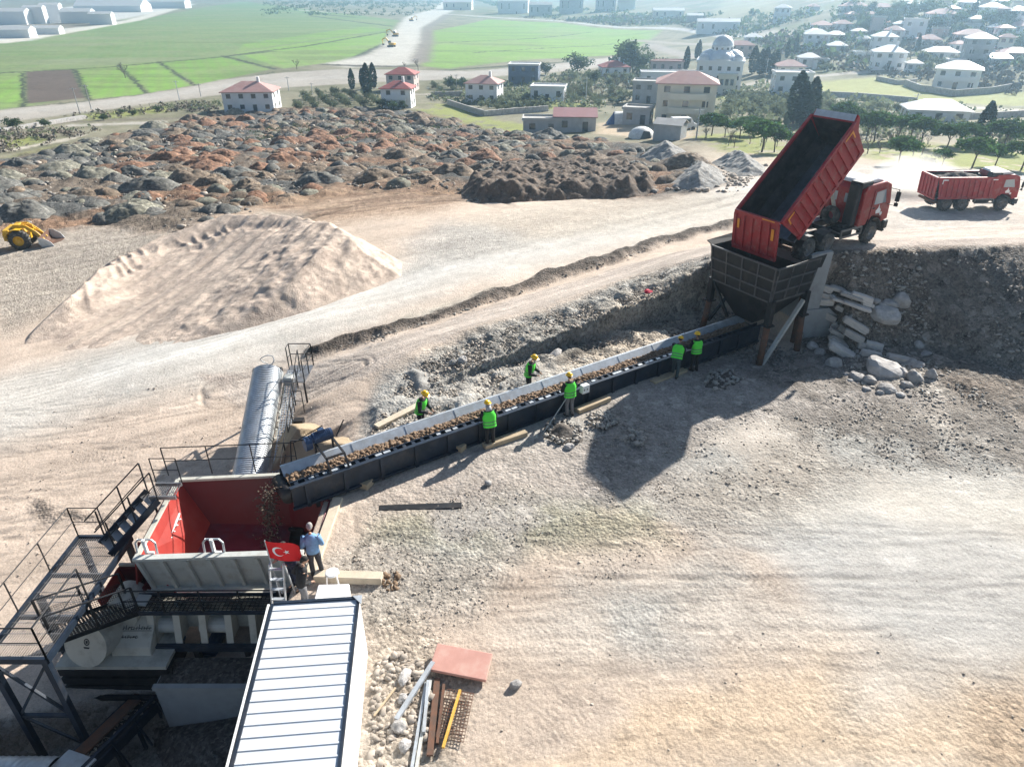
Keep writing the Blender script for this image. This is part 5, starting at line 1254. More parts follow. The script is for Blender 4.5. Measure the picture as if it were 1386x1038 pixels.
def build_pit():
    w = MB().bbox((-1.95,-.5,-1.1),(1.95,.5,1.05)).bbox((-1.98,-.55,1.0),(1.98,-.4,1.13)).build('concrete_block_wall', M['concrete'], None); w.location = (-8.15,13.1,-3.75)
    tag(w, 'low raw concrete wall at the back of the dark pit', 'wall')
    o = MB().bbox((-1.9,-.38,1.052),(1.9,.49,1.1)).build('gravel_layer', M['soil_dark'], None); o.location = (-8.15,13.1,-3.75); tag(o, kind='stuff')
    c = root('red_chute', 'small dark red chute box with a sunlit orange side left of the grey hopper front', 'chute', (-11.3,14.7,-1.9))
    wb(MB().bbox((-11.9,15.3,-1.9),(-10.75,15.35,-.75)).bbox((-10.8,14.5,-1.9),(-10.75,15.3,-.75)).bbox((-11.9,14.5,-1.95),(-10.75,15.35,-1.9)), 'inner_plate', M['red_chute'], c)
    wb(MB().slab([(-11.9,15.3,-.75),(-12.0,14.2,-.95),(-11.75,14.2,-1.9),(-11.7,15.3,-1.9)], .04), 'side_plate', M['orange_red'], c)  # sunlit side put into the brighter orange red
    wb(MB().bbox((-11.9,15.36,-.76),(-10.72,15.44,-.68)), 'rim', M['steel_beige'], c)
    t = root('discharge_conveyor', 'dark discharge conveyor with a brown belt running down into the pit', 'conveyor', (-11.2,11.3,-4.4))
    a, b = V(-10.75,12.9,-3.75), V(-11.75,9.6,-3.2); d = (b-a).normalized(); n = V(d.y,-d.x,0).normalized()
    for s in (-1, 1):
        wb(MB().bar(a+n*s*.42, b+n*s*.42, .06, .34), 'side_frame', M['steel_navy'], t)
    wb(MB().bar(a+V(0,0,.06), b+V(0,0,.06), .72, .02), 'belt', M['belt'], t)
    wb(MB().bar(a+n*.1+V(0,0,.3), a.lerp(b,.8)+n*.1+V(0,0,.3), .34, .06), 'cover_plate', M['steel_rust'], t)
    m = MB(); m.bar(a-n*.42+V(0,0,.4), b-n*.42+V(0,0,.4), .09, .1)
    for k in range(5): p = a.lerp(b, k/4.5)-n*.42; m.bar(p+V(0,0,.4), p-n*.3+V(0,0,-.7), .05); m.bar(p, p+V(0,0,-1.0), .08)
    wb(m, 'side_rail', M['steel_navy'], t)
    wb(MB().bar(a.lerp(b,.62)+V(.1,0,.4), a.lerp(b,.82)+V(.1,0,.4), .9, .05), 'end_hood', M['steel_gal'], t)
    rg = np.random.default_rng(3); k = rg.random(260); P = np.array([a.lerp(b, float(q)) for q in k])+np.c_[rg.normal(0,.15,260)-.15, rg.normal(0,.05,260), np.full(260,.08)]
    scatter('stones_on_belt', P, .03, .1, M['loose'], 6)
    c = root('covered_conveyor', 'grey corrugated conveyor hood at the bottom left corner of the picture', 'conveyor', (-13.2,10.3,-4.4))
    vs = []; nx, na = 80, 14
    for i in range(nx+1):
        x = -15.2+i*3.4/nx; r = .66+.012*math.sin(i*1.6)
        for j in range(na+1): an = math.pi*j/na; vs.append((x, 10.15+r*math.cos(an)*1.1, -3.2+r*math.sin(an)*.75))
    m = MB(); m.v = vs; m.f = [(i*(na+1)+j, (i+1)*(na+1)+j, (i+1)*(na+1)+j+1, i*(na+1)+j+1) for i in range(nx) for j in range(na)]
    wb(m, 'hood', M['steel_gal'], c, smooth=True)
    m = MB()
    for y in (9.5,10.85): m.bar((-15.2,y,-3.3),(-11.7,y,-3.3),.08,.22)
    for x in (-14.8,-12.2):
        for y in (9.5,10.85): m.bar((x,y,-3.3),(x,y,-4.4),.1,.1)
    wb(m, 'frame', M['steel_navy'], c)
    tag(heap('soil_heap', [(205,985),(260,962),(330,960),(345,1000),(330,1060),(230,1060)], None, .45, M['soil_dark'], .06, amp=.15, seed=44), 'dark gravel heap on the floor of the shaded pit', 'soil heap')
    st = MB().bar((-15.4,11.75,-1.6),(-15.0,11.7,-3.5),.09).bar((-14.5,12.8,-1.5),(-14.5,12.8,-3.3),.06); 
build_pit()
def build_product_conveyor():
    t = root('product_conveyor', 'inclined product conveyor under a shiny half round corrugated cover', 'conveyor', (-10.2,23.3,-2.8))
    a, b = V(-9.97,20.6,-1.9), V(-10.5,26.0,.05); d = (b-a).normalized(); side = V(d.y,-d.x,0).normalized(); up = side.cross(d).normalized()
    L = (b-a).length; vs = []; nx, na = 300, 16
    for i in range(nx+1):
        r = .62+.016*math.sin(i/nx*58*2*math.pi); p = a+d*(L*i/nx)
        for j in range(na+1): an = math.pi*j/na; vs.append(p+side*(r*math.cos(an))+up*(r*math.sin(an)*.8))
    m = MB(); m.v = [tuple(v) for v in vs]; m.f = [(i*(na+1)+j, (i+1)*(na+1)+j, (i+1)*(na+1)+j+1, i*(na+1)+j+1) for i in range(nx) for j in range(na)]
    wb(m, 'cover', M['steel_gal'], t, smooth=True)
    m = MB()
    for s in (-.6,.6): m.bar(a+side*s-up*.08, b+side*s-up*.08, .08, .16); m.bar(a+side*s-up*.55, b+side*s-up*.55, .06, .08)
    for k in range(14):
        p = a.lerp(b, k/13)
        for s in (-.6,.6): m.bar(p+side*s-up*.08, a.lerp(b, min(1,(k+1)/13))+side*s-up*.55, .04)
    for k in (.15,.55,.92):
        p = a.lerp(b, k)
        for s in (-.6,.6): m.bar(p+side*s-up*.5, V(p.x+s*1.1,p.y,gz(p.x+s*1.1,p.y)-.05), .09)
    wb(m, 'truss_frame', M['steel_grey'], t)
    wb(MB().tube(b-side*.6,b+side*.6,.2,14), 'head_pulley', M['steel_black'], t)
    wb(MB().box(b+side*.95-d*.5, (.4,.45,.4)), 'drive_box', M['steel_grey'], t, bevel=.03)
    m = MB(); q0, q1 = a+side*.75, b+side*.75
    for k in range(5): o = side*(.1+.11*k); m.bar(q0+o, q1+o, .03, .03)
    for k in range(45): p = q0.lerp(q1, k/44); m.bar(p+side*.06, p+side*.6, .04, .025)
    wb(m, 'catwalk', M['steel_gal'], t)
    m = MB(); r0, r1 = a+side*1.38, b+side*1.38
    for k in range(7): p = r0.lerp(r1, k/6); m.bar(p, p+V(0,0,1.0), .04)
    m.tube(r0+V(0,0,1.0), r1+V(0,0,1.0), .02, 6); m.tube(r0+V(0,0,.5), r1+V(0,0,.5), .016, 6)
    wb(m, 'catwalk_rail', M['steel_black'], t)
    m = MB(); pc = b+side*1.3+V(0,.1,-.1)
    m.bbox((pc.x-.55,pc.y-.9,pc.z-.05),(pc.x+.45,pc.y+.6,pc.z)); wb(m, 'top_deck', M['grating'], t)
    m = MB(); z = pc.z; rails(m, [(pc.x-.5,pc.y+.6,z),(pc.x+.45,pc.y+.6,z),(pc.x+.45,pc.y-.9,z)], 1.05, .022, True, .95)
    rails(m, [(pc.x-.5,pc.y+.6,z),(pc.x-.5,pc.y+.2,z)], 1.05, .022, True, .95)
    m.bar((pc.x+.4,pc.y-.85,z),(pc.x+.4,pc.y-.85,gz(pc.x+.4,pc.y-.85)), .07); wb(m, 'top_rail', M['steel_black'], t)
    m = MB(); p = a.lerp(b,.55)+side*1.55; m.bbox((p.x-.2,p.y-.15,p.z-.35),(p.x+.2,p.y+.15,p.z-.05)); rails(m, [(p.x-.2,p.y+.3,p.z+.1),(p.x+.2,p.y+.3,p.z+.1)], 1.0, .018, True, .4); wb(m, 'side_spout', M['steel_black'], t)
    # hose loop at the head end
    m = MB(); pts = [b+V(-.1+.3*math.cos(k*.7),.45+.1*math.sin(k*1.4),.35+.22*math.sin(k*.7)) for k in range(10)]
    for i in range(9): m.tube(pts[i], pts[i+1], .02, 6)
    wb(m, 'hose_loop', M['steel_gal'], t)
build_product_conveyor()
def build_cabin():
    t = thing('control_cabin', 'long white sheet metal cabin with a ribbed roof and navy gutters', 'cabin', (-4.33,9.0,-.05), R(6))
    hw, y0, y1, H = .98, -4.4, 2.55, 1.92
    m = MB()
    # vertical walls with shallow horizontal ribs
    prof = []; n = 34
    for k in range(n+1): prof.append((.012 if k % 2 else 0, .04+k*(H-.12)/n))
    for s in (-1, 1):
        v = []; 
        for y in (y0, y1):
            for o, z in prof: v.append((s*(hw-.0+o), y, z))
        m.add(v, [(k, k+1, n+2+k, n+1+k) for k in range(n)])
    for y in (y0, y1): m.bbox((-hw+.01,y-.01,.0),(hw-.01,y+.01,H-.08))
    m.build('wall', M['white_paint'], t)
    m = MB(); pr = []; y = y0
    while y < y1-.05:
        pr += [(y,0),(y+.18,0),(y+.2,.018),(y+.225,.018),(y+.255,0)]; y += .262
    v = []; 
    for x in (-hw+.0, hw-.0):
        for yy, z in pr: v.append((x, min(yy,y1), H+.01+z+(.05 if x < 0 else 0)))
    k = len(pr); m.add(v, [(i, i+1, k+i+1, k+i) for i in range(k-1)]); m.build('roof_sheet', M['roof_white'], t)
    m = MB(); m.bar((hw-.02,y0,H-.0),(hw-.02,y1,H-.0),.06,.10); m.bar((-hw,y1+.03,H+.05),(hw,y1+.03,H+.0),.07,.10); m.bar((-hw-.03,y0,H+.05),(-hw-.03,y1,H+.05),.07,.10); m.build('gutter', M['steel_navy'], t)
    MB().bar((-hw-.12,y0,H+.06),(-hw-.12,y1,H+.06),.05,.05).build('edge_strip', M['white_paint'], t)
    MB().slab([(hw-.16,y1+.07,H+.06),(hw+.07,y1-.2,H+.06),(hw+.07,y1+.07,H+.06)], .03).build('corner_cap', M['steel_gal'], t)
    MB().bbox((-hw,y0,-.25),(hw,y1,.03)).build('base_frame', M['steel_navy'], t)
    a = at(456, 826); o = MB().bbox((-.42,-.28,0),(.42,.28,.55)).build('water_tank', M['white_plastic'], None, bevel=.03); o.location = (a.x-.1,a.y+.15,a.z); o.rotation_euler = (0,0,R(2)); tag(o, 'white plastic box standing right behind the cabin', 'box')
build_cabin()
def build_small():
    o = MB().bbox((-.16,-1.75,-.12),(.16,1.6,.10)).build('concrete_kerb', M['concrete_pale'], None, bevel=.02); o.location = (-5.68,16.0,0); o.rotation_euler = (0,0,R(-1)); tag(o, 'pale concrete edge strip between the red chute and the sand', 'kerb')
    p = at(452, 790); t = thing('plastic_stool', 'white plastic stool standing at the cream kerb', 'stool', p, R(8))
    MB().lathe([(0,.46),(.17,.46),(.19,.44),(.19,.41),(0,.41)], 16).build('seat', M['white_plastic'], t)
    for sx in (-1, 1):
        for sy in (-1, 1): MB().bar((sx*.13,sy*.13,.42),(sx*.17,sy*.17,0),.035).build('leg', M['white_plastic'], t)
    M['pink'] = mat('faded_pink_panel', (.52,.27,.22), .7, 0, .1, 2, dirt=((.5,.4,.33), .6), dscale=2)
    c = [V(-1.86,11.70,.24), V(-.48,11.42,.20), V(-.62,10.72,.12), V(-2.0,11.0,.16)]; cc = sum(c, Vector())/4
    o = MB().slab([q-cc for q in c], .10).build('panel_slab', M['pink'], None, bevel=.012); o.location = cc; tag(o, 'faded pink panel slab lying on the ground by the scrap', 'slab')
    def stick(name, px1, px2, w, h, m, label, l1=.05, l2=.05, grp='scrap steel lying beside the pink slab'):
        a = at(*px1)+V(0,0,l1); b = at(*px2)+V(0,0,l2); c_ = (a+b)/2
        o_ = MB().bar(a-c_, b-c_, w, h).build(name, M[m], None); o_.location = c_; return tag(o_, label, 'scrap', grp)
    stick('scrap_beam', (587,904), (537,978), .11, .08, 'steel_gal', 'grey beam leaning from the pink slab towards the cabin', .22, .12)
    stick('scrap_channel', (577,925), (556,1052), .07, .06, 'steel_gal', 'long thin grey channel, leftmost of the scrap steel')
    stick('scrap_channel', (583,922), (562,1052), .07, .06, 'steel_grey', 'long pale grey channel beside the leftmost one')
    stick('scrap_channel', (580,925), (574,995), .07, .09, 'steel_gal', 'short grey channel lying over the long ones', .1, .1)
    stick('scrap_channel', (592,920), (582,1024), .14, .06, 'steel_rust', 'rusty pinkish channel between grey channels and mesh')
    stick('scrap_channel', (601,928), (592,1008), .06, .08, 'steel_rust', 'narrow dark rusty bar left of the rusty mesh')
    M['yellow_pole'] = mat('faded_yellow_paint', (.60,.34,.05), .6, dirt=((.5,.38,.25), .6))
    stick('yellow_pole', (623,938), (600,1016), .06, .06, 'yellow_pole', 'faded yellow pole lying across the rusty mesh', .12, .12)
    stick('broken_lath', (536,934), (507,972), .05, .03, 'timber', 'broken tan lath beside the rubble at the cabin', .1, .1)
    a, b = at(606,935), at(590,1000); m = MB(); e = V(.62,-.12,0)
    for k in range(16): q = a.lerp(b, k/15); m.bar(q+V(0,0,.08), q+e+V(0,0,.08), .012)
    for k in range(10): q = e*(k/9); m.bar(a+q+V(0,0,.085), b+q+V(0,0,.085), .012)
    c_ = (a+b)/2; m.v = [(x-c_.x, y-c_.y, z-c_.z) for x, y, z in m.v]
    o = m.build('mesh_panel', M['steel_rust'], None); o.location = c_; tag(o, 'rusty wire mesh panel under the yellow pole', 'mesh panel', 'scrap steel lying beside the pink slab')
    M['rag'] = mat('red_cloth', (.55,.02,.06), .8)
    p = at(877, 396); me = rock_mesh('rag', 77, 3, .3, .5); me.materials.append(M['rag']); o = bpy.data.objects.new('red_rag', me); COL.objects.link(o); o.location = p+V(0,0,.06); o.scale = (.34,.25,.14); tag(o, 'small crumpled red rag on the rubble slope', 'rag')
    for px, py, s, lb in [(752,482,(.8,.4,.3),'pale boulder beside the wheel ruts above the conveyor'),(613,492,(.3,.25,.25),'small white boulder on the dark slope'),(626,489,(.35,.3,.35),'white boulder right of the smaller one on the dark slope'),(548,917,(.45,.22,.2),'pale block of rubble left of the pink slab'),(545,948,(.24,.2,.2),'grey rubble lump beside the scrap'),(540,985,(.28,.25,.2),'white rubble lump beside the grey channels'),(698,928,(.25,.2,.2),'dark stone right of the pink slab'),
                          (548,1010,(.28,.22,.2),'whitish rubble lump near the lower edge of the picture'),(770,606,(.3,.3,.2),'blue grey lump at the dark heap before the conveyor'),(661,655,(.2,.2,.16),'small stone on the pale sand under the conveyor')]:
        o = bpy.data.objects.new('boulder', STONE_MESH[4+(px % 4)]); COL.objects.link(o); p = at(px, py); o.location = p+V(0,0,.05); o.scale = s; o.rotation_euler = (.2,.1,px); tag(o, lb, 'boulder')
build_small()
# flag on a pole tied to a step ladder
def build_flag():
    M['flag_red'] = mat('red_flag_cloth', (.72,.008,.012), .75, 0, .06, 3); M['flag_white'] = mat('white_flag_cloth', (.85,.85,.85), .75)
    t = root('flag', 'red flag with a white crescent and star flying from a thin pole', 'flag', (-6.33,13.35,0))
    wb(MB().tube((-6.25,13.3,0),(-6.36,13.38,2.12),.018,8), 'pole', M['steel_gal'], t)
    W_, H_ = .86, .60
    def pt(u, v, off=0):
        x = -6.35+u*W_*.98; y = 13.38-.10*math.sin(u*5.2+.5*v)*(.3+u)-.06*u; z = 2.08-(1-v)*H_-.13*u*u+.05*math.sin(u*4.2+.6)
        e = .01; 
        return V(x, y, z)+V(.12,-.93,.35)*off
    m = MB(); nx, ny = 40, 20
    m.v = [tuple(pt(i/nx, j/ny)) for i in range(nx+1) for j in range(ny+1)]
    m.f = [(i*(ny+1)+j, (i+1)*(ny+1)+j, (i+1)*(ny+1)+j+1, i*(ny+1)+j+1) for i in range(nx) for j in range(ny)]
    wb(m, 'cloth', M['flag_red'], t, smooth=True)
    m = MB(); asp = H_/W_
    def tri(a, b, c, s):
        n = 4
        m.add([pt(*a, s), pt(*b, s), pt(*c, s)], [(0,1,2)])
    for s in (.006, -.006):
        N = 40; r1, r2 = .25, .2; cu, cv = .36, .5
        for k in range(N):   # crescent between two circles, units of flag height
            def arc(kk):
                th = R(35)+(2*math.pi-R(70))*kk/N
                p = (math.cos(th)*r1, math.sin(th)*r1); th2 = R(48)+(2*math.pi-R(96))*kk/N; q = (.0625+math.cos(th2)*r2, math.sin(th2)*r2)
                return [(cu+a*asp, cv+b) for a, b in (p, q)]
            a, b = arc(k), arc(k+1)
            m.add([pt(*a[0], s), pt(*b[0], s), pt(*b[1], s), pt(*a[1], s)], [(0,1,2,3)])
        cs = (cu+.33*asp, .5)
        P = [(cs[0]-math.cos(k*math.pi/5)*(.125 if k % 2 == 0 else .048)*asp, cs[1]+math.sin(k*math.pi/5)*(.125 if k % 2 == 0 else .048)) for k in range(10)]
        for k in range(10): m.add([pt(*cs, s), pt(*P[k], s), pt(*P[(k+1) % 10], s)], [(0,1,2)])
    wb(m, 'crescent_and_star', M['flag_white'], t)
    l = root('step_ladder', 'aluminium step ladder holding the flag pole behind the cabin', 'ladder', (-6.1,13.1,0))
    m = MB()
    for dx in (0,.36): m.bar((-6.32+dx,12.75,.0),(-6.28+dx,13.15,1.5),.035,.06)
    wb(m, 'front_rail', M['steel_gal'], l)
    m = MB()
    for dx in (0,.36): m.bar((-6.32+dx,13.6,.0),(-6.28+dx,13.2,1.5),.03,.05)
    wb(m, 'rear_rail', M['steel_gal'], l)
    for k in range(5): wb(MB().box((-6.13,12.82+k*.075,.25+k*.28),(.34,.09,.025)), 'step', M['steel_gal'], l)
build_flag()
# ------------------------------------------------------------------ people
M['skin'] = mat('skin', (.42,.24,.16), .6, 0, .06, 5)
M['vest'] = mat('green_high_visibility_vest', (.10,.80,.06), .7, 0, .06, 6)
M['band'] = mat('reflective_band', (.12,.30,.12), .4, .2, .1, 5)
M['helmet'] = mat('yellow_helmet', (.85,.50,.015), .35, 0, .05, 5)
CLOTH = {k: mat(k+'_cloth', c, .85, 0, .2, 6) for k, c in dict(black=(.014,.014,.016), charcoal=(.045,.045,.05), navy=(.02,.025,.05), grey=(.16,.16,.17), teal=(.05,.075,.08), paleblue=(.16,.30,.50), greyhood=(.4,.41,.42), boot=(.03,.025,.02), hair_grey=(.33,.32,.31), hair_black=(.015,.013,.012)).items()}
def loft(mb, path, rad, n=12, caps=True, ref=None):
    """closed tube through path with (rx, ry) radii; ref fixes the x direction of every ring"""
    P = [V(*p) for p in path]; vs = []; m = len(P)
    for i, p in enumerate(P):
        d = (P[min(i+1,m-1)]-P[max(i-1,0)]).normalized(); r = rad[i]; r = r if isinstance(r, tuple) else (r, r)
        u = ref if ref else (V(1,0,0) if abs(d.x) < .9 else V(0,1,0))
        x = (u-d*u.dot(d)).normalized(); y = d.cross(x)
        for k in range(n): a = 2*math.pi*k/n; vs.append(p+x*math.cos(a)*r[0]+y*math.sin(a)*r[1])
    fs = [(i*n+k, i*n+(k+1) % n, (i+1)*n+(k+1) % n, (i+1)*n+k) for i in range(m-1) for k in range(n)]
    if caps: fs += [tuple(range(n)), tuple((m-1)*n+k for k in reversed(range(n)))]
    return mb.add(vs, fs)
def skin_mesh(name, verts, edges, mat_, extra=None, parent=None):
    me = bpy.data.meshes.new(name); me.from_pydata([v[0] for v in verts], edges, [])
    o = bpy.data.objects.new(name, me); COL.objects.link(o)
    md = o.modifiers.new('skin', 'SKIN'); md.use_smooth_shade = True
    for i, v in enumerate(verts):
        me.skin_vertices[0].data[i].radius = (v[1], v[1]); me.skin_vertices[0].data[i].use_root = (i == 0)
    o.modifiers.new('sub', 'SUBSURF').levels = 1
    dg = bpy.context.evaluated_depsgraph_get(); ev = o.evaluated_get(dg); m2 = bpy.data.meshes.new_from_object(ev)
    bpy.data.objects.remove(o); bpy.data.meshes.remove(me)
    bm = bmesh.new(); bm.from_mesh(m2)
    if extra:
        tmp = bpy.data.meshes.new('x'); tmp.from_pydata(extra.v, [], extra.f); bm.from_mesh(tmp); bpy.data.meshes.remove(tmp)
    bmesh.ops.recalc_face_normals(bm, faces=bm.faces); bm.to_mesh(m2); bm.free(); m2.shade_smooth(); m2.materials.clear(); m2.materials.append(mat_); m2.name = name
    ob = bpy.data.objects.new(name, m2); COL.objects.link(ob); ob.parent = parent
    return ob
def person(label, loc, face, lean=0, head_yaw=0, head_pitch=0, arms=None, legs=None, top='black', bottom='charcoal', vest=True, helmet=True, hair='hair_black', hood=None, s=1.0, group=None, twist=0):
    bk = 1.2 if vest else 1.05
    """figure facing local +Y; lean bends the trunk forward; arms/legs give joint positions"""
    t = thing('person', label, 'person', loc, face, group); t.scale = (s, s, s)
    hz = .93; le = R(lean)
    hip = V(0,0,hz); up = V(0,math.sin(le),math.cos(le)); fw = V(0,math.cos(le),-math.sin(le))
    waist = hip+up*.13; chest = hip+up*.36; neck = hip+up*.56; nk2 = neck+up*.07+fw*.015
    hl = R(lean*.6+head_pitch); hup = V(0,math.sin(hl),math.cos(hl)); head = nk2+hup*.13+V(0,.02,0)
    L = legs or {}; A = arms or {}
    J = {}
    for sd, k in ((-1,'l'), (1,'r')):
        J['hip'+k] = hip+V(sd*.09,0,-.04)
        J['kn'+k] = V(*L.get('kn'+k, (sd*.11,.03,.50))); J['an'+k] = V(*L.get('an'+k, (sd*.12,-.03,.09))); J['to'+k] = J['an'+k]+V(sd*.03,.17,-.045)
        J['sh'+k] = hip+up*.50+V(sd*.175*bk,0,0)
        J['el'+k] = V(*A.get('el'+k, tuple(J['sh'+k]+V(sd*.07,-.02,-.28)))); J['wr'+k] = V(*A.get('wr'+k, tuple(J['el'+k]+V(sd*.01,.10,-.23))))
    vs = [(hip,.11),(waist,.105),(chest,.12),(neck,.06),(nk2,.052)]; es = [(0,1),(1,2),(2,3),(3,4)]
    def add(p, r, par): vs.append((p, r)); es.append((par, len(vs)-1)); return len(vs)-1
    hands = MB()
    for sd, k in ((-1,'l'), (1,'r')):
        i = add(J['hip'+k], .08, 0); i = add((J['hip'+k]+J['kn'+k])/2, .072, i); i = add(J['kn'+k], .055, i); i = add((J['kn'+k]*.6+J['an'+k]*.4), .052, i); i = add(J['an'+k], .04, i); add(J['to'+k], .035, i)
        i = add(J['sh'+k]-up*.02, .042, 2); i = add(J['el'+k], .034, i); i = add(J['wr'+k], .028, i)
        d = (J['wr'+k]-J['el'+k]).normalized(); sdv = d.cross(V(0,0,1)); sdv = sdv.normalized() if sdv.length > .1 else V(1,0,0); nrm = sdv.cross(d)
        i = add(J['wr'+k]+d*.05, .034, i); add(J['wr'+k]+d*.09, .028, i)
        for f in range(4):      # four bent fingers of unequal length and a thumb from the side of the palm
            b0 = J['wr'+k]+d*.085+sdv*((f-1.5)*.019); ln = (.032,.038,.036,.028)[f]
            b1 = b0+d*ln-nrm*.010; b2 = b1+d*ln*.55-nrm*.022
            loft(hands, [b0, b1, b2], [.0095,.0085,.006], 6)
        b0 = J['wr'+k]+d*.035-sdv*sd*.028; loft(hands, [b0, b0+d*.03-sdv*sd*.02-nrm*.01, b0+d*.055-sdv*sd*.025-nrm*.02], [.011,.0095,.007], 6)
    # head: egg with chin, nose and ears
    hm = MB(); yaw = Matrix.Rotation(R(head_yaw), 3, 'Z'); xh = yaw @ V(1,0,0); fh = yaw @ (V(0,math.cos(hl),-math.sin(hl)))
    def hp(a, b, c): return head+xh*a+fh*b+hup*c
    n, mm = 16, 10; base = len(hands.v)
    hv = []
    for j in range(mm+1):
        ph = math.pi*j/mm; z = math.cos(ph)*.118; r = math.sin(ph)
        for i in range(n):
            a = 2*math.pi*i/n; x = math.cos(a)*r*.077; y = math.sin(a)*r*.098
            if z < -.03: x *= 1-.25*(-z-.03)/.09; y += .012*(-z)/.1
            hv.append(hp(x, y, z))
    hands.add(hv, [(j*n+i, j*n+(i+1) % n, (j+1)*n+(i+1) % n, (j+1)*n+i) for j in range(mm) for i in range(n)])
    hands.add([hp(-.012,.094,-.03),hp(.012,.094,-.03),hp(0,.122,-.028),hp(0,.095,.022)], [(0,1,2),(1,3,2),(3,0,2)])
    for sd in (-1, 1): hands.add([hp(sd*.074,.01,.025),hp(sd*.074,.01,-.035),hp(sd*.074,-.025,-.02),hp(sd*.094,-.02,.0),hp(sd*.088,-.028,.03)], [(0,1,3),(1,2,3),(2,4,3),(4,0,3)])
    skin_mesh('body', vs, es, M['skin'], hands, t)
    e = MB()
    for sd in (-1, 1): e.tube(hp(sd*.03,.088,.012), hp(sd*.03,.0955,.012), .011, 8)
    e.build('eyes', CLOTH['black'], t); e = MB(); e.tube(hp(-.022,.0955,-.058), hp(.022,.0955,-.058), .005, 6); e.build('mouth', mat_lip, t)
    # clothes
    m = MB(); X = V(1,0,0)
    loft(m, [hip-up*.03, waist, hip+up*.3, hip+up*.46, hip+up*.535, neck+up*.02], [(.175*bk,.125*bk),(.165*bk,.12*bk),(.19*bk,.135*bk),(.195*bk,.125*bk),(.13*bk,.095*bk),(.065,.065)], 16, True, X)
    for k in 'lr':
        sh, el, wr = J['sh'+k], J['el'+k], J['wr'+k]
        loft(m, [sh*.85+chest*.15, sh, (sh+el)/2, el, (el+wr)/2, wr], [.078*bk,.082*bk,.07*bk,.062*bk,.055*bk,.045], 12)
    m.build('jacket', CLOTH[top], t, True)
    m = MB()
    loft(m, [hip+up*.06, hip, hip-V(0,0,.10)], [(.17,.122),(.178,.128),(.15,.11)], 16, True, X)
    for k in 'lr':
        h, kn, an = J['hip'+k], J['kn'+k], J['an'+k]
        loft(m, [h+V(0,0,.03), (h*.5+kn*.5), kn, (kn*.55+an*.45), an-V(0,0,.02)], [(.098,.112),.092,.072,.07,.066], 12)
    m.build('trousers', CLOTH[bottom], t, True)
    for k in 'lr':
        an, to = J['an'+k], J['to'+k]; d = (to-an); d.z = 0; d.normalize()
        MB_ = MB(); loft(MB_, [an-d*.085-V(0,0,.045), an-d*.03-V(0,0,.04), an+d*.09-V(0,0,.048), an+d*.185-V(0,0,.06)], [(.042,.045),(.048,.055),(.05,.042),(.036,.024)], 10); MB_.build('boot', CLOTH['boot'], t, True)
    if vest:
        m = MB(); q = 1.13
        pa = [hip-up*.06, waist, hip+up*.3, hip+up*.44, hip+up*.53]; ra = [(a*bk,b*bk) for a, b in [(.205,.15),(.192,.142),(.212,.155),(.205,.145),(.145,.11)]]
        loft(m, pa, ra, 18, False, X); v_ = m.build('vest', M['vest'], t, True)
        for f in (.02, .13):
            m = MB(); loft(m, [hip+up*f, hip+up*(f+.045)], [(.207*bk,.153*bk),(.203*bk,.151*bk)], 18, False, X); m.build('reflective_band', M['band'], v_, True)
    if helmet:
        m = MB(); n = 18; hv = []
        for j in range(7):
            ph = (math.pi/2)*j/6
            for i in range(n): a = 2*math.pi*i/n; hv.append(hp(math.cos(a)*math.cos(ph)*.122, math.sin(a)*math.cos(ph)*.142, .045+math.sin(ph)*.125))
        m.add(hv, [(j*n+i, j*n+(i+1) % n, (j+1)*n+(i+1) % n, (j+1)*n+i) for j in range(6) for i in range(n)])
        br = []
        for i in range(n): a = 2*math.pi*i/n; k = .02+.04*max(0, math.sin(a)); br.append(hp(math.cos(a)*(.122+k*.6), math.sin(a)*(.142+k), .035))
        m.add(hv[:n]+br, [(i, (i+1) % n, n+(i+1) % n, n+i) for i in range(n)])
        m.prism([hp(-.012,-.1,.13),hp(-.012,0,.17),hp(-.012,.1,.13),hp(-.012,0,.15)], xh*.024)
        m.build('helmet', M['helmet'], t, True)
    if hair and not hood:
        m = MB(); n = 16; hv = []
        for j in range(6):
            ph = (math.pi/2)*j/5
            for i in range(n):
                a = 2*math.pi*i/n; back = max(0, -math.sin(a)); hv.append(hp(math.cos(a)*math.cos(ph)*.084, math.sin(a)*math.cos(ph)*.104-.006, .03-.085*back*(1 if j == 0 else 0)+math.sin(ph)*.098))
        m.add(hv, [(j*n+i, j*n+(i+1) % n, (j+1)*n+(i+1) % n, (j+1)*n+i) for j in range(5) for i in range(n)]); m.build('hair', CLOTH[hair], t, True)
    if hood:
        m = MB(); loft(m, [neck-fw*.06-up*.02, neck+up*.05-fw*.02, head-hup*.02-fw*.01], [(.12,.09),(.11,.10),(.09,.09)], 14, True, X); m.build('hood', CLOTH[hood], t, True)
    return t
mat_lip = mat('lip', (.3,.11,.09), .6)
def on_belt(x, y): p = belt_world(x, y); return (p.x, p.y, gz(p.x, p.y))
def near_x(px, py, y):    # belt coordinate of a worker whose feet are seen at a pixel
    p = at(px, py); return (p.x-CA.x)*math.cos(CT)+(p.y-CA.y)*math.sin(CT)
G = 'workers in green vests along the belt conveyor'
FN, FF = CT, CT+math.pi      # facing the belt from the near / far side
reach = dict(ell=(-.27,.16,1.10), wrl=(-.2,.38,1.0), elr=(.27,.16,1.10), wrr=(.2,.38,1.02))
person('worker with a grey hood and green vest, back turned, at the middle of the conveyor', on_belt(near_x(657,598,0), -.42), FN-R(14), 12, -25, 10, reach, None, 'black', 'black', hood='greyhood', group=G)
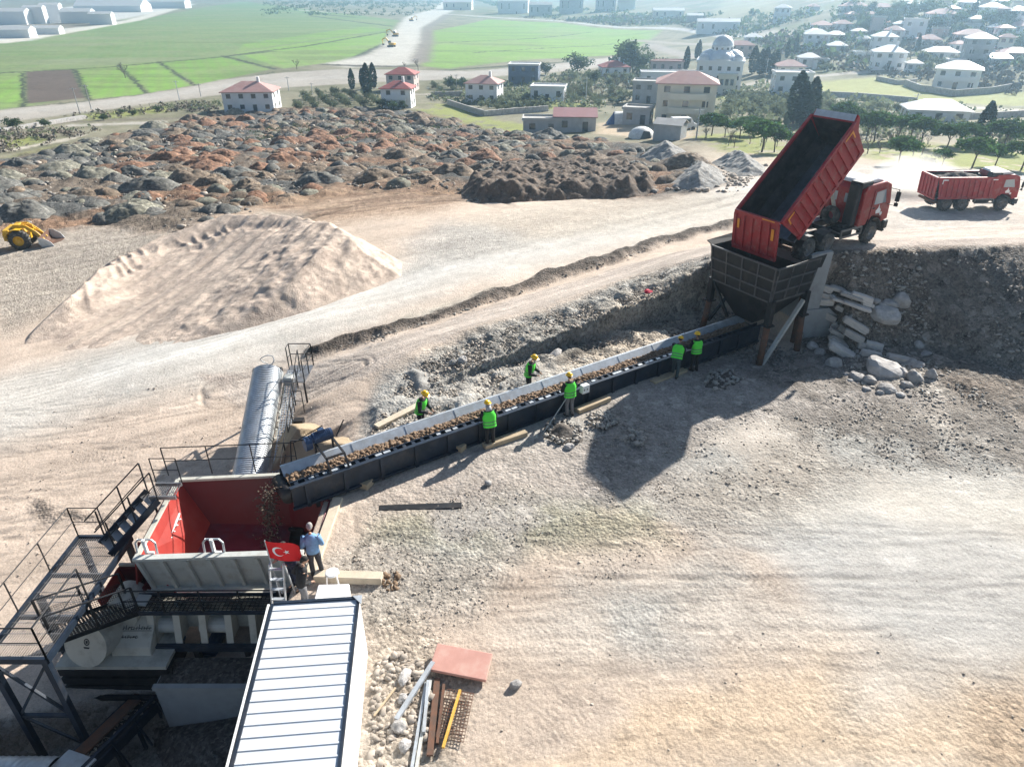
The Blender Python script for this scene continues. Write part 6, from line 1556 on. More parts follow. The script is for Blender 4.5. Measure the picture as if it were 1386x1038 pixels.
person('worker in a green vest and grey trousers holding a thin rod beside the conveyor', on_belt(near_x(766,559,0), -.40), FN-R(8), 6, -10, 5, dict(ell=(-.3,.1,1.12), wrl=(-.16,.3,1.02), elr=(.33,.12,1.15), wrr=(.3,.36,1.08)), None, 'black', 'grey', group=G)
person('worker in a green vest stooping with one foot forward near the black hopper', on_belt(near_x(901,503,0), -.42), FN-R(58), 30, 0, 8, dict(ell=(-.22,.36,1.12), wrl=(-.12,.6,1.08), elr=(.22,.3,.98), wrr=(.16,.55,.95)), dict(knl=(-.1,.22,.55), anl=(-.11,.16,.1), knr=(.12,.03,.48), anr=(.13,-.16,.09)), 'black', 'teal', group=G)
person('worker in a green vest, back turned, closest to the black hopper', on_belt(near_x(929,496,0), -.42), FN-R(16), 5, 0, 6, dict(ell=(-.3,.1,1.12), wrl=(-.42,.34,1.08), elr=(.28,.14,1.12), wrr=(.2,.38,1.02)), None, 'black', 'black', group=G)
person('worker in a green vest behind the conveyor, leftmost of all workers', on_belt(near_x(640,597,0)-1.25, 1.85), FF+R(34), 16, 0, 12, dict(ell=(-.24,.2,1.06), wrl=(-.14,.42,.98), elr=(.26,.16,1.05), wrr=(.15,.42,1.0)), None, 'black', 'black', group=G)
person('worker in a green vest behind the conveyor, left of the man holding a rod', on_belt(near_x(766,559,0)-.35, 1.85), FF+R(38), 14, 0, 10, dict(ell=(-.25,.18,1.06), wrl=(-.15,.42,.98), elr=(.27,.14,1.05), wrr=(.18,.4,1.0)), None, 'black', 'black', group=G)
rd = at(735,588); r2 = V(*on_belt(near_x(766,559,0)+.25, -.25))+V(0,0,1.05)
o = MB().tube((0,0,0), tuple(r2-rd-V(0,0,.05)), .02, 6).build('rod', M['steel_grey'], None); o.location = rd+V(0,0,.05); tag(o, 'thin rod leaning on the dark heap by the conveyor', 'rod')
bm_ = at(430, 779)
person('man with grey hair in a pale blue shirt looking into the red hopper', (bm_.x, bm_.y, bm_.z), R(12), 7, 12, 22, dict(ell=(-.26,.02,1.14), wrl=(-.1,.22,1.05), elr=(.27,.02,1.15), wrr=(.12,.22,1.06)), dict(anl=(-.1,-.02,.09), anr=(.15,.0,.09)), 'paleblue', 'charcoal', False, False, 'hair_grey')
person('man with short black hair in a black sweater behind the cabin', (-5.52,13.05,gz(-5.52,13.05)), R(-62), 12, -5, 5, dict(ell=(-.3,-.1,1.12), wrl=(-.2,.12,1.02), elr=(.28,.02,1.12), wrr=(.2,.22,1.05)), None, 'black', 'grey', False, False, 'hair_black')
person('person in dark navy clothes mostly hidden behind the red flag', (-5.98,13.78,gz(-5.9,13.78)), R(150), 8, 0, 5, dict(ell=(-.3,.1,1.12), wrl=(-.2,.3,1.2), elr=(.28,.1,1.12), wrr=(.2,.3,1.2)), None, 'navy', 'navy', False, False, 'hair_black')
# ------------------------------------------------------------------ dumped heaps of the spoil field
HM = {}
for k, c, c2, dt in [('dark_gravel_heap', (.07,.07,.063), (.145,.14,.125), ((.29,.28,.255), .45)), ('brown_soil_heap', (.115,.085,.06), (.20,.15,.105), ((.30,.25,.2), .5)),
                     ('reddish_soil_heap', (.15,.075,.045), (.25,.135,.08), ((.30,.22,.16), .5)), ('olive_grey_heap', (.135,.13,.10), (.215,.205,.16), ((.36,.34,.29), .5))]:
    HM[k] = mat(k, c, .95, 0, .3, 1.1, bump=.10, bscale=3.5, col2=c2, dirt=dt, dscale=2.4, speck=(11,.38))
def mound_mesh(seed):
    rg = random.Random(seed); n, mr = 46, 20; v = [(0,0,1)]; f = []
    ph = [rg.uniform(0, 6.28) for _ in range(4)]; el = rg.uniform(.75, 1.1); sk = rg.uniform(-.2,.2)
    for j in range(1, mr+1):
        r = j/mr
        for i in range(n):
            a = 2*math.pi*i/n
            R_ = 1+.13*math.sin(2*a+ph[0])+.09*math.sin(3*a+ph[1])+.06*math.sin(5*a+ph[2])
            x, y = r*R_*math.cos(a), r*R_*el*math.sin(a)
            z = .85*(1-r**2) if r < 1 else -.22
            z += (float(fbm(x*1.9+seed*9, y*1.9, 3, seed))-.5)*.6*(1-.6*r)+(float(fbm(x*9+seed*9, y*9, 2, seed))-.5)*.15
            v.append((x+sk*z, y, z))
    for i in range(n): f.append((0, 1+i, 1+(i+1) % n))
    for j in range(mr-1):
        for i in range(n): f.append((1+j*n+i, 1+(j+1)*n+i, 1+(j+1)*n+(i+1) % n, 1+j*n+(i+1) % n))
    me = bpy.data.meshes.new('heap'); me.from_pydata(v, [], f); me.shade_smooth(); me.materials.append(None); return me
MOUNDS = [mound_mesh(i) for i in range(8)]
def build_mounds():
    P = ats([(-12,300),(-12,232),(110,192),(210,168),(300,153),(420,146),(500,150),(570,152),(700,180),(800,186),(900,203),(950,222),(930,240),(890,238),(780,232),(700,234),(650,242),(600,246),(470,246),(370,268),(310,288),(250,300),(180,296),(100,296)])
    A = np.array([p[:2] for p in P]); rr = random.Random(12); pts = []
    tries = 0
    lab = {'dark_gravel_heap': 'dark gravel heap', 'brown_soil_heap': 'brown soil heap', 'reddish_soil_heap': 'reddish soil heap', 'olive_grey_heap': 'olive grey heap'}
    while len(pts) < 296 and tries < 30000:
        tries += 1
        x = rr.uniform(A[:,0].min(), A[:,0].max()); y = rr.uniform(A[:,1].min(), A[:,1].max())
        if not inside(np.array([x]), np.array([y]), P)[0]: continue
        r = 1.15+2.0*rr.random()**1.3
        if any((x-a)**2+(y-b)**2 < (.5*(r+c))**2 for a, b, c in pts): continue
        pts.append((x, y, r))
    for x, y, r in pts:
        o = bpy.data.objects.new('soil_heap', MOUNDS[rr.randrange(8)]); COL.objects.link(o)
        z = gz(x, y); o.location = (x, y, z-.05); o.rotation_euler = (0, 0, rr.uniform(0, 6.28)); o.scale = (r, r, r*rr.uniform(.3,.6))
        red = vnoise(x*.06, y*.06, 3)+rr.uniform(-.2,.2); px, py = proj((x, y, z)); 
        k = 'reddish_soil_heap' if red > .62 and 170 < px < 780 else ('brown_soil_heap' if rr.random() < (.5 if px > 250 else .2) else ('olive_grey_heap' if rr.random() < .45 else 'dark_gravel_heap'))
        o.material_slots[0].link = 'OBJECT'; o.material_slots[0].material = HM[k]
        side = 'left third' if px < 300 else ('middle part' if px < 620 else 'right end'); row = 'front rows' if py > 225 else 'back rows'
        tag(o, f'{lab[k]} in the {row}, {side} of the dumping ground', 'soil heap', f'{lab[k]}s, {row}, {side} of the dumping ground')
build_mounds()
def build_small_heaps():
    P = ats([(-12,300),(-12,232),(110,192),(210,168),(300,153),(420,146),(500,150),(570,152),(700,180),(800,186),(900,203),(950,222),(930,246),(880,246),(780,236),(700,238),(640,250),(600,252),(470,252),(370,276),(310,296),(250,308),(180,304),(100,304)])
    A = np.array([p[:2] for p in P]); rg = np.random.default_rng(5); q = A.min(0)+rg.random((4000,2))*(A.max(0)-A.min(0)); q = q[inside(q[:,0], q[:,1], P)][:520]
    n, mr = 16, 6; vs = []; fs = []; mi = []; keys = list(HM)
    for k, (x, y) in enumerate(q):
        r = .6+.9*rg.random(); h = r*(.35+.35*rg.random()); z = gz(x, y); o = len(vs); ph = rg.random(3)*6.28
        jit = rg.random((mr+1, n))
        vs.append((x, y, z+h*.85))
        for j in range(1, mr+1):
            for i in range(n):
                a = 2*math.pi*i/n; t = j/mr; R_ = r*(1+.16*math.sin(2*a+ph[0])+.1*math.sin(3*a+ph[1]))
                vs.append((x+t*R_*math.cos(a), y+t*R_*math.sin(a), z+(h*.85*(1-t*t)+(jit[j,i]-.5)*h*.22 if j < mr else -.2)))
        fs += [(o, o+1+i, o+1+(i+1) % n) for i in range(n)]+[(o+1+j*n+i, o+1+(j+1)*n+i, o+1+(j+1)*n+(i+1) % n, o+1+j*n+(i+1) % n) for j in range(mr-1) for i in range(n)]
        px = proj((x, y, z))[0]; w_ = [.5,.2,.05,.25] if px < 300 else [.22,.38,.25,.15]; mi += [int(rg.choice(4, p=w_))]*(n+n*(mr-1))
    me = bpy.data.meshes.new('small_heaps'); me.from_pydata(vs, [], fs); me.shade_smooth()
    for k in keys:
        me.materials.append(SH[k])
    me.polygons.foreach_set('material_index', mi)
    o = bpy.data.objects.new('small_heaps', me); COL.objects.link(o); tag(o, kind='stuff')
SH = {k: mat('loose_'+k, c, .95, 0, .3, .5, bump=.08, bscale=3, col2=c2, speck=(5,.35)) for k, c, c2 in [('dark_gravel_heap', (.07,.07,.063), (.16,.155,.14)), ('brown_soil_heap', (.115,.085,.06), (.20,.15,.105)), ('reddish_soil_heap', (.15,.075,.045), (.25,.135,.08)), ('olive_grey_heap', (.135,.13,.10), (.23,.22,.17))]}
build_small_heaps()

# ------------------------------------------------------------------ houses
HW = {'white': mat('white_render', (.78,.79,.80), .85, 0, .05, .4, dirt=((.45,.44,.42), .35), dscale=.4), 'cream': mat('cream_render', (.74,.70,.58), .85, 0, .06, .4, dirt=((.4,.37,.3), .4), dscale=.4),
      'grey': mat('grey_block_wall', (.42,.425,.43), .9, 0, .12, .6, dirt=((.2,.2,.19), .5), dscale=.5), 'blue': mat('slate_blue_wall', (.10,.14,.22), .8), 'pinkw': mat('pale_pink_render', (.55,.45,.42), .85, dirt=((.4,.37,.35), .4))}
HR = {'red': mat('red_tile_roof', (.36,.095,.085), .75, 0, .15, .7, dirt=((.3,.2,.17), .5), dscale=.6), 'pink': mat('faded_pink_roof', (.46,.26,.235), .75, 0, .1, .7, dirt=((.5,.4,.36), .5), dscale=.5),
      'white': mat('white_metal_roof', (.72,.71,.69), .45, .1, .06, .5, dirt=((.5,.48,.45), .4), dscale=.5), 'maroon': mat('maroon_sheet_roof', (.24,.10,.105), .6, 0, .1, .6), 'grey': mat('grey_concrete_roof', (.45,.44,.42), .9, 0, .12, .5, dirt=((.3,.29,.27), .5), dscale=.4)}
def house(xl, xr, yt, yb, roof, rc, wc, fl, rot, label, group='houses of the village', asp=.8, name='house', cat='house', winset=True, balcony=False, chimney=False):
    xc = (xl+xr)/2; p = at(xc, yb); sc = scale_at(p); tot = (xr-xl)/sc; r = R(rot)
    w_ = tot/(abs(math.cos(r))+asp*abs(math.sin(r))); d = w_*asp
    dep = math.atan2(CAMZ-p.z, p.y); m = (yb-yt)/sc/math.cos(dep)-d*math.tan(dep)*.8
    m = max(m, 2.6*fl)
    ov = .45 if roof == 'hip' else .15
    if roof == 'hip': w_ -= .7; d -= .7
    rh = min(2.3, .20*d+.35) if roof == 'hip' else .3
    h = max(2.5*fl, m-rh)
    c = p+Vector((math.sin(r)*0, d*.5, 0)); t = thing(name, label, cat, (c.x, c.y, min(p.z, gz(c.x, c.y))-.1), r, group)
    MB().bbox((-w_/2,-d/2,-.6),(w_/2,d/2,h)).build('wall', HW[wc], t)
    m_ = MB()
    if roof == 'hip':
        W2, D2 = w_/2+ov, d/2+ov; k = max(.0, W2-D2)
        v = [(-W2,-D2,h),(W2,-D2,h),(W2,D2,h),(-W2,D2,h),(-k,0,h+rh),(k,0,h+rh)]
        m_.add(v, [(0,1,5,4),(1,2,5),(2,3,4,5),(3,0,4),(0,3,2,1)]); m_.bbox((-W2,-D2,h-.16),(W2,D2,h-.003))
    elif roof == 'shed':
        m_.slab([(-w_/2-.3,-d/2-.3,h+.1),(w_/2+.3,-d/2-.3,h+.1),(w_/2+.3,d/2+.3,h+1.0),(-w_/2-.3,d/2+.3,h+1.0)], .12)
    elif roof == 'gable':
        W2, D2 = w_/2+.3, d/2+.3; g = .22*d
        m_.prism([(-W2,-D2,h-.02),(-W2,D2,h-.02),(-W2,0,h+g)], (2*W2,0,0))
    else:
        m_.bbox((-w_/2-.25,-d/2-.25,h),(w_/2+.25,d/2+.25,h+.18))
        for s in (-1, 1): m_.bbox((-w_/2-.25,s*(d/2+.14)-.1,h+.18),(w_/2+.25,s*(d/2+.14)+.1,h+.5)); m_.bbox((s*(w_/2+.14)-.1,-d/2-.03,h+.18),(s*(w_/2+.14)+.1,d/2+.03,h+.5))
    rf = m_.build('roof', HR[rc], t)
    if chimney: MB().bbox((w_*.16,-.35,h),(w_*.16+.6,.25,h+rh+1.0)).build('chimney', HW[wc], rf)
    fh = h/fl
    if winset:
        n = max(2, min(4, round(w_/3.2))); ns = max(1, min(3, round(d/3.5)))
        for f in range(fl):
            z = f*fh+fh*.38
            for i in range(n):
                x = -w_/2+(i+.5)*w_/n
                if f == 0 and i == n//2:
                    MB().bbox((x-.5,-d/2-.03,.0),(x+.5,-d/2+.02,min(2.1,fh*.8))).build('door', M['glass_dark'], t); continue
                MB().bbox((x-.55,-d/2-.035,z),(x+.55,-d/2+.02,z+fh*.42)).build('window', M['glass_dark'], t)
            for s in (-1, 1):
                for i in range(ns):
                    y = -d/2+(i+.5)*d/ns; MB().bbox((s*w_/2-.035,y-.5,z),(s*w_/2+.035,y+.5,z+fh*.42)).build('window', M['glass_dark'], t)
    if balcony:
        for f in range(1, fl):
            z = f*fh; m_ = MB().bbox((-w_*.3,-d/2-1.3,z-.15),(w_*.35,-d/2-.01,z)); m_.bbox((-w_*.3,-d/2-1.3,z),(w_*.35,-d/2-1.22,z+.9))
            for x in (-w_*.3, w_*.33): m_.bbox((x,-d/2-1.3,0),(x+.2,-d/2-1.1,z-.15))
            m_.build('balcony', HW[wc], t)
    return t
HOUSES = [
 (300,373,112,152,'hip','pink','white',2,4,'white two-storey house with a dark attic, leftmost behind the dumping ground',.7,0,1),
 (522,566,101,124,'hip','red','pinkw',2,-6,'red-roofed house half hidden behind another red-roofed house',.8,0,0),
 (515,561,113,147,'hip','red','white',2,-4,'white house with a red hip roof beside the dark cypresses',.8,1,1),
 (628,683,108,139,'hip','pink','white',2,-14,'white house with a pink hip roof before the grey olive rows',.8,0,1),
 (688,732,87,114,'flat','white','blue',2,-8,'slate blue flat-roofed house behind the low white house',.7,1,0),
 (718,768,115,138,'flat','white','white',1,-10,'low white flat-roofed house left of the round orchard trees',.7,0,0),
 (811,853,82,103,'hip','red','white',1,6,'small white house with a red hip roof in front of tall dark trees',.8,0,1),
 (708,760,158,181,'flat','grey','grey',1,-4,'roofless looking grey block building left of the maroon shed',.6,0,0),
 (750,808,152,179,'shed','maroon','grey',1,-4,'grey shed with a maroon sloping roof behind the spoil heaps',.6,0,0),
 (843,887,143,169,'flat','grey','grey',1,-20,'small ruined building with a bare slab roof beside the tents',.8,0,0),
 (856,906,110,140,'flat','grey','grey',2,-14,'two-storey grey unfinished building joined to the big red-roofed house',.7,0,0),
 (884,976,113,168,'hip','pink','cream',3,-12,'big three-storey unfinished house with a red hip roof in front of the mosque',.7,1,0),
 (868,947,97,117,'flat','white','white',1,-6,'long low white building left of the mosque',.35,0,0),
 (880,926,82,98,'flat','pink','pinkw',1,-6,'low pinkish building behind the long low white building',.5,0,0),
 (1228,1318,135,168,'hip','white','white',1,-14,'white bungalow with a large pale roof behind the round pines',.6,0,0),
 (1048,1100,103,128,'flat','white','white',2,-8,'white box-shaped house between the mosque and the green meadow',.7,0,0),
 (1051,1092,81,103,'hip','pink','cream',1,-6,'cream house with a pink hip roof behind the white box-shaped house',.8,0,0),
 (1080,1113,72,92,'hip','white','white',1,-10,'white-roofed house behind the cream house with the pink roof',.8,0,0),
 (1180,1232,70,95,'hip','white','white',2,-18,'white two-storey house above the left end of the meadow',.8,0,1),
 (1266,1337,91,123,'hip','white','white',2,-30,'large villa with a broad white roof and dark verandas behind the curved wall',.75,1,0),
 (1088,1127,46,66,'hip','white','white',2,-14,'white house with two roof levels beside the small hillside road',.8,0,0),
 (1179,1217,51,71,'hip','white','white',2,-16,'white house just above the house at the left end of the meadow',.8,0,1),
 (1157,1182,75,83,'flat','white','white',1,-10,'small flat white shed left of the two-storey white house',.8,0,0),
 (1222,1258,28,52,'flat','white','white',2,-26,'big white flat-topped building standing on the hillside',.8,0,0),
 (1255,1298,20,39,'hip','pink','white',2,-14,'white house with a pale pink roof right of the big flat-topped building',.7,0,0),
 (1243,1278,51,64,'hip','pink','white',1,-16,'pink-roofed house in the middle of the hillside cluster',.8,0,0),
 (1252,1300,64,82,'hip','white','white',1,-16,'white house with a white roof left of the red and grey apartment block',.6,0,0),
 (1302,1346,59,90,'hip','white','grey',3,-20,'grey apartment block with a white roof and red lower storeys',.8,1,0),
 (1296,1342,46,58,'hip','pink','pinkw',1,-14,'wide pink-roofed house behind the grey apartment block',.7,0,0),
 (1328,1365,5,20,'hip','white','white',1,-20,'white-roofed house near the top right corner of the picture',.8,0,0),
 (1338,1366,36,48,'hip','white','grey',1,-14,'grey house with a white diamond roof below the upper pine row',.8,0,0),
 (1368,1404,30,46,'hip','pink','white',1,-10,'white house with a pink roof cut by the right edge, high on the hill',.8,0,0),
 (1356,1400,64,84,'hip','maroon','pinkw',1,-10,'maroon-roofed house cut by the right edge of the picture',.7,0,0),
 (1340,1368,78,92,'shed','white','grey',1,-10,'small grey shed left of the maroon-roofed house',.8,0,0),
 (1300,1326,2,12,'hip','white','white',1,-12,'farthest white-roofed house at the top right',.8,0,0),
 (1138,1178,4,18,'hip','pink','white',1,-10,'pale pink-roofed house at the top edge, left of the hillside trees',.6,0,0),
 (1180,1212,6,18,'hip','pink','white',1,-12,'small pink-roofed house at the top edge, right of another pink roof',.7,0,0),
 (1046,1073,8,30,'hip','white','white',2,-18,'white two-storey house alone in the scrub at the top',.8,1,0),
 (944,1001,30,45,'gable','white','white',1,-8,'long white farm hall beside the grey valley road',.3,0,0),
 (985,1022,58,80,'hip','pink','pinkw',2,-8,'pink-roofed building directly behind the mosque dome',.6,0,0),
 (884,926,15,26,'gable','white','cream',1,-4,'low long shed with a white roof beside the scrubby hill',.35,0,0),
 (930,952,21,29,'gable','white','grey',1,-6,'small grey shed right of the long low shed',.5,0,0),
 (757,790,0,19,'gable','white','grey',1,-5,'pale-roofed workshop at the top edge above the right green field',.5,0,0),
 (806,834,0,16,'flat','pink','grey',1,-5,'grey workshop at the top edge with a pinkish roof',.6,0,0),
 (836,860,0,14,'flat','white','cream',2,-5,'cream two-storey building at the top edge right of the workshops',.7,0,0),
 (716,748,8,22,'gable','grey','grey',1,-5,'dark open shed between the workshops',.5,0,0),
 (674,717,3,19,'gable','white','white',1,-8,'white and blue hall right of the new road at the top',.5,0,0),
 (1120,1150,58,72,'hip','white','grey',1,-12,'small grey house left of the two stacked white houses',.8,0,0),
 (1225,1250,86,98,'hip','white','white',1,-14,'low white house right of the two-storey house by the meadow',.8,0,0),
 (1128,1156,28,42,'hip','pink','white',1,-12,'pink-roofed house alone on the scrubby slope',.8,0,0),
 (1206,1226,38,52,'hip','white','grey',2,-16,'narrow grey house left of the big flat-topped building',.8,0,0),
 (1283,1306,84,95,'flat','white','grey',1,-14,'flat grey annex above the villa',.7,0,0),
 (1312,1336,24,36,'hip','white','white',1,-14,'white-roofed house above the dark tree row',.8,0,0),
 (1008,1034,46,58,'hip','white','white',1,-8,'white-roofed house on the slope above the mosque cypresses',.8,0,0),
 (1366,1392,10,24,'hip','white','white',1,-12,'white house in the very corner at the top right',.8,0,0),
 (1102,1122,84,93,'flat','grey','white',1,-10,'tiny flat-roofed house at the head of the meadow',.8,0,0),
 (1240,1262,4,14,'hip','white','white',1,-12,'white-roofed house among the leafy trees at the top edge',.8,0,0),
 (1092,1112,6,16,'hip','pink','white',1,-12,'pink-roofed house at the top edge above the scrub',.8,0,0),
 (600,640,4,14,'gable','white','cream',1,-6,'small pale hall just right of the new road top',.5,0,0),
 (1386,1420,98,125,'hip','white','white',2,-10,'house just outside the right edge behind the villa',.8,0,0),
]
for h_ in HOUSES[:-1]:
    xl, xr, yt, yb, rf_, rc_, wc_, fl_, rot_, lb_, asp_, bal_, ch_ = h_
    house(xl, xr, yt, yb, rf_, rc_, wc_, fl_, rot_, lb_, asp=asp_, balcony=bool(bal_), chimney=bool(ch_), winset=(xr-xl) > 24)
hr = random.Random(9); taken = [((h[0]+h[1])/2, h[3], (h[1]-h[0])/2) for h in HOUSES]
for k in range(600):
    xc, yb = hr.uniform(1020, 1384), hr.uniform(8, 100)
    if yb > 40+ (xc-1000)*.17 or (xc < 1100 and yb > 60) or yb < 70-(xc-1000)*.28: continue
    wpx = hr.uniform(17, 30)*(.6+yb/110)
    if any(abs(xc-a) < (wpx/2+c)*.95 and abs(yb-b) < 6+yb*.05 for a, b, c in taken): continue
    taken.append((xc, yb, wpx/2))
    if len(taken) > len(HOUSES)+34: break
    rc = hr.choice(['white','white','pink','pink','maroon','grey']); fl = 2 if hr.random() < .35 else 1
    house(xc-wpx/2, xc+wpx/2, yb-wpx*(.42 if fl == 1 else .6), yb, 'flat' if rc == 'grey' else 'hip', rc, hr.choice(['white','white','cream','grey','pinkw']), fl, hr.uniform(-26, 8), f'{"small" if wpx < 22 else "middling"} distant {"two-storey " if fl == 2 else ""}house with a {rc} roof packed on the hillside', f'packed hillside houses, {rc} roofs', hr.uniform(.65,.9), winset=wpx > 20)
for k, (xl, xr, yt, yb, lb) in enumerate([(-8,36,17,34,'white factory hall, leftmost at the top edge'),(36,62,12,33,'tall pale factory block right of the leftmost hall'),(58,84,9,31,'narrow white factory hall in front of the tall block'),(83,124,17,32,'long white factory hall with a blue wall'),
      (122,152,20,34,'smaller white hall at the right end of the blue-walled hall'),(100,190,8,17,'long white hall in the back row of the industrial estate'),(190,250,3,12,'farthest white hall at the right end of the estate'),(-6,40,40,52,'low white shed in the front yard of the estate'),(45,80,38,47,'low white shed nearer the estate road')]):
    house(xl, xr, yt, yb, 'gable', 'white', 'white', 1, 4, lb, 'halls of the industrial estate', .45, 'factory_hall', 'factory', False)

def build_mosque():
    p = at(978, 126); sc = scale_at(p); W = 62/sc; D = W*.95; H = 38/sc; r = R(-16)
    W = 60/sc; D = W*.9
    t = thing('mosque', 'large cream mosque with a ribbed central dome and smaller half domes', 'mosque', (p.x, p.y+D*.55, p.z-.2), r)
    M['lead'] = mat('pale_lead_dome', (.62,.66,.70), .5, .1, .06, .8, dirt=((.36,.4,.44), .5), dscale=.6)
    MB().bbox((-W/2,-D/2,-.5),(W/2,D/2,H)).bbox((-W/2-.3,-D/2-.3,H),(W/2+.3,D/2+.3,H+.5)).build('wall', HW['white'], t)
    def dome(name, x, y, z, r_, hh, drum, par=None):
        m = MB(); prof = [(r_*math.cos(R(a)), z+hh*math.sin(R(a))) for a in range(0, 91, 10)]; m.lathe(prof, 24, (x,y,0)); o = m.build(name, M['lead'], t, True)
        if drum: MB().lathe([(r_*.97,z-drum),(r_*1.0,z-drum),(r_*1.0,z),(r_*1.06,z+.15),(r_*.9,z+.2)], 24, (x,y,0)).build('drum', HW['white'], t)
        return o
    rb = W*.235
    dome('central_dome', 0, 0, H+W*.30, rb, rb*.95, W*.09)
    for k in range(12): a = R(k*30); MB().box((math.cos(a)*rb*1.005, math.sin(a)*rb*1.005, H+W*.255), (.1,.55,W*.05), a).build('window', M['glass_dark'], t)
    MB().lathe([(W*.46,H+.5),(W*.42,H+W*.10),(W*.25,H+W*.21),(W*.2,H+W*.22),(0,H+W*.22)], 8).build('roof_skirt', M['lead'], t)
    for a in (0, 90, 180, 270): dome('half_dome', math.cos(R(a-90))*W*.24, math.sin(R(a-90))*W*.24, H+W*.05, W*.235, W*.19, W*.03)
    for sx in (-1, 1):
        for sy in (-1, 1): dome('corner_dome', sx*W*.37, sy*D*.37, H+.9, W*.11, W*.10, .6)
    for f in range(3):
        for i in range(5):
            x = -W/2+(i+.5)*W/5; z = H*.14+f*H*.3
            MB().bbox((x-.45,-D/2-.04,z),(x+.45,-D/2+.02,z+H*.13)).build('window', M['glass_dark'], t)
        for i in range(6):
            y = -D/2+(i+.5)*D/6
            MB().bbox((-W/2-.04,y-.4,H*.14+f*H*.3),(-W/2+.02,y+.4,H*.14+f*H*.3+H*.13)).build('window', M['glass_dark'], t)
    MB().bbox((W*.0,-D/2-2.4,-.5),(W*.4,-D/2-.02,H*.62)).bbox((-W*.02,-D/2-2.6,H*.62),(W*.42,-D/2-.02,H*.66)).build('porch', HW['cream'], t)
    for i in range(3): MB().bbox((W*.05+i*W*.11,-D/2-2.45,H*.3),(W*.05+i*W*.11+W*.07,-D/2-2.38,H*.5)).build('window', M['glass_dark'], t)
    MB().tube((0,0,H+W*.30+rb*.9),(0,0,H+W*.30+rb*1.3),.12,6).build('finial', M['steel_gal'], t)
build_mosque()
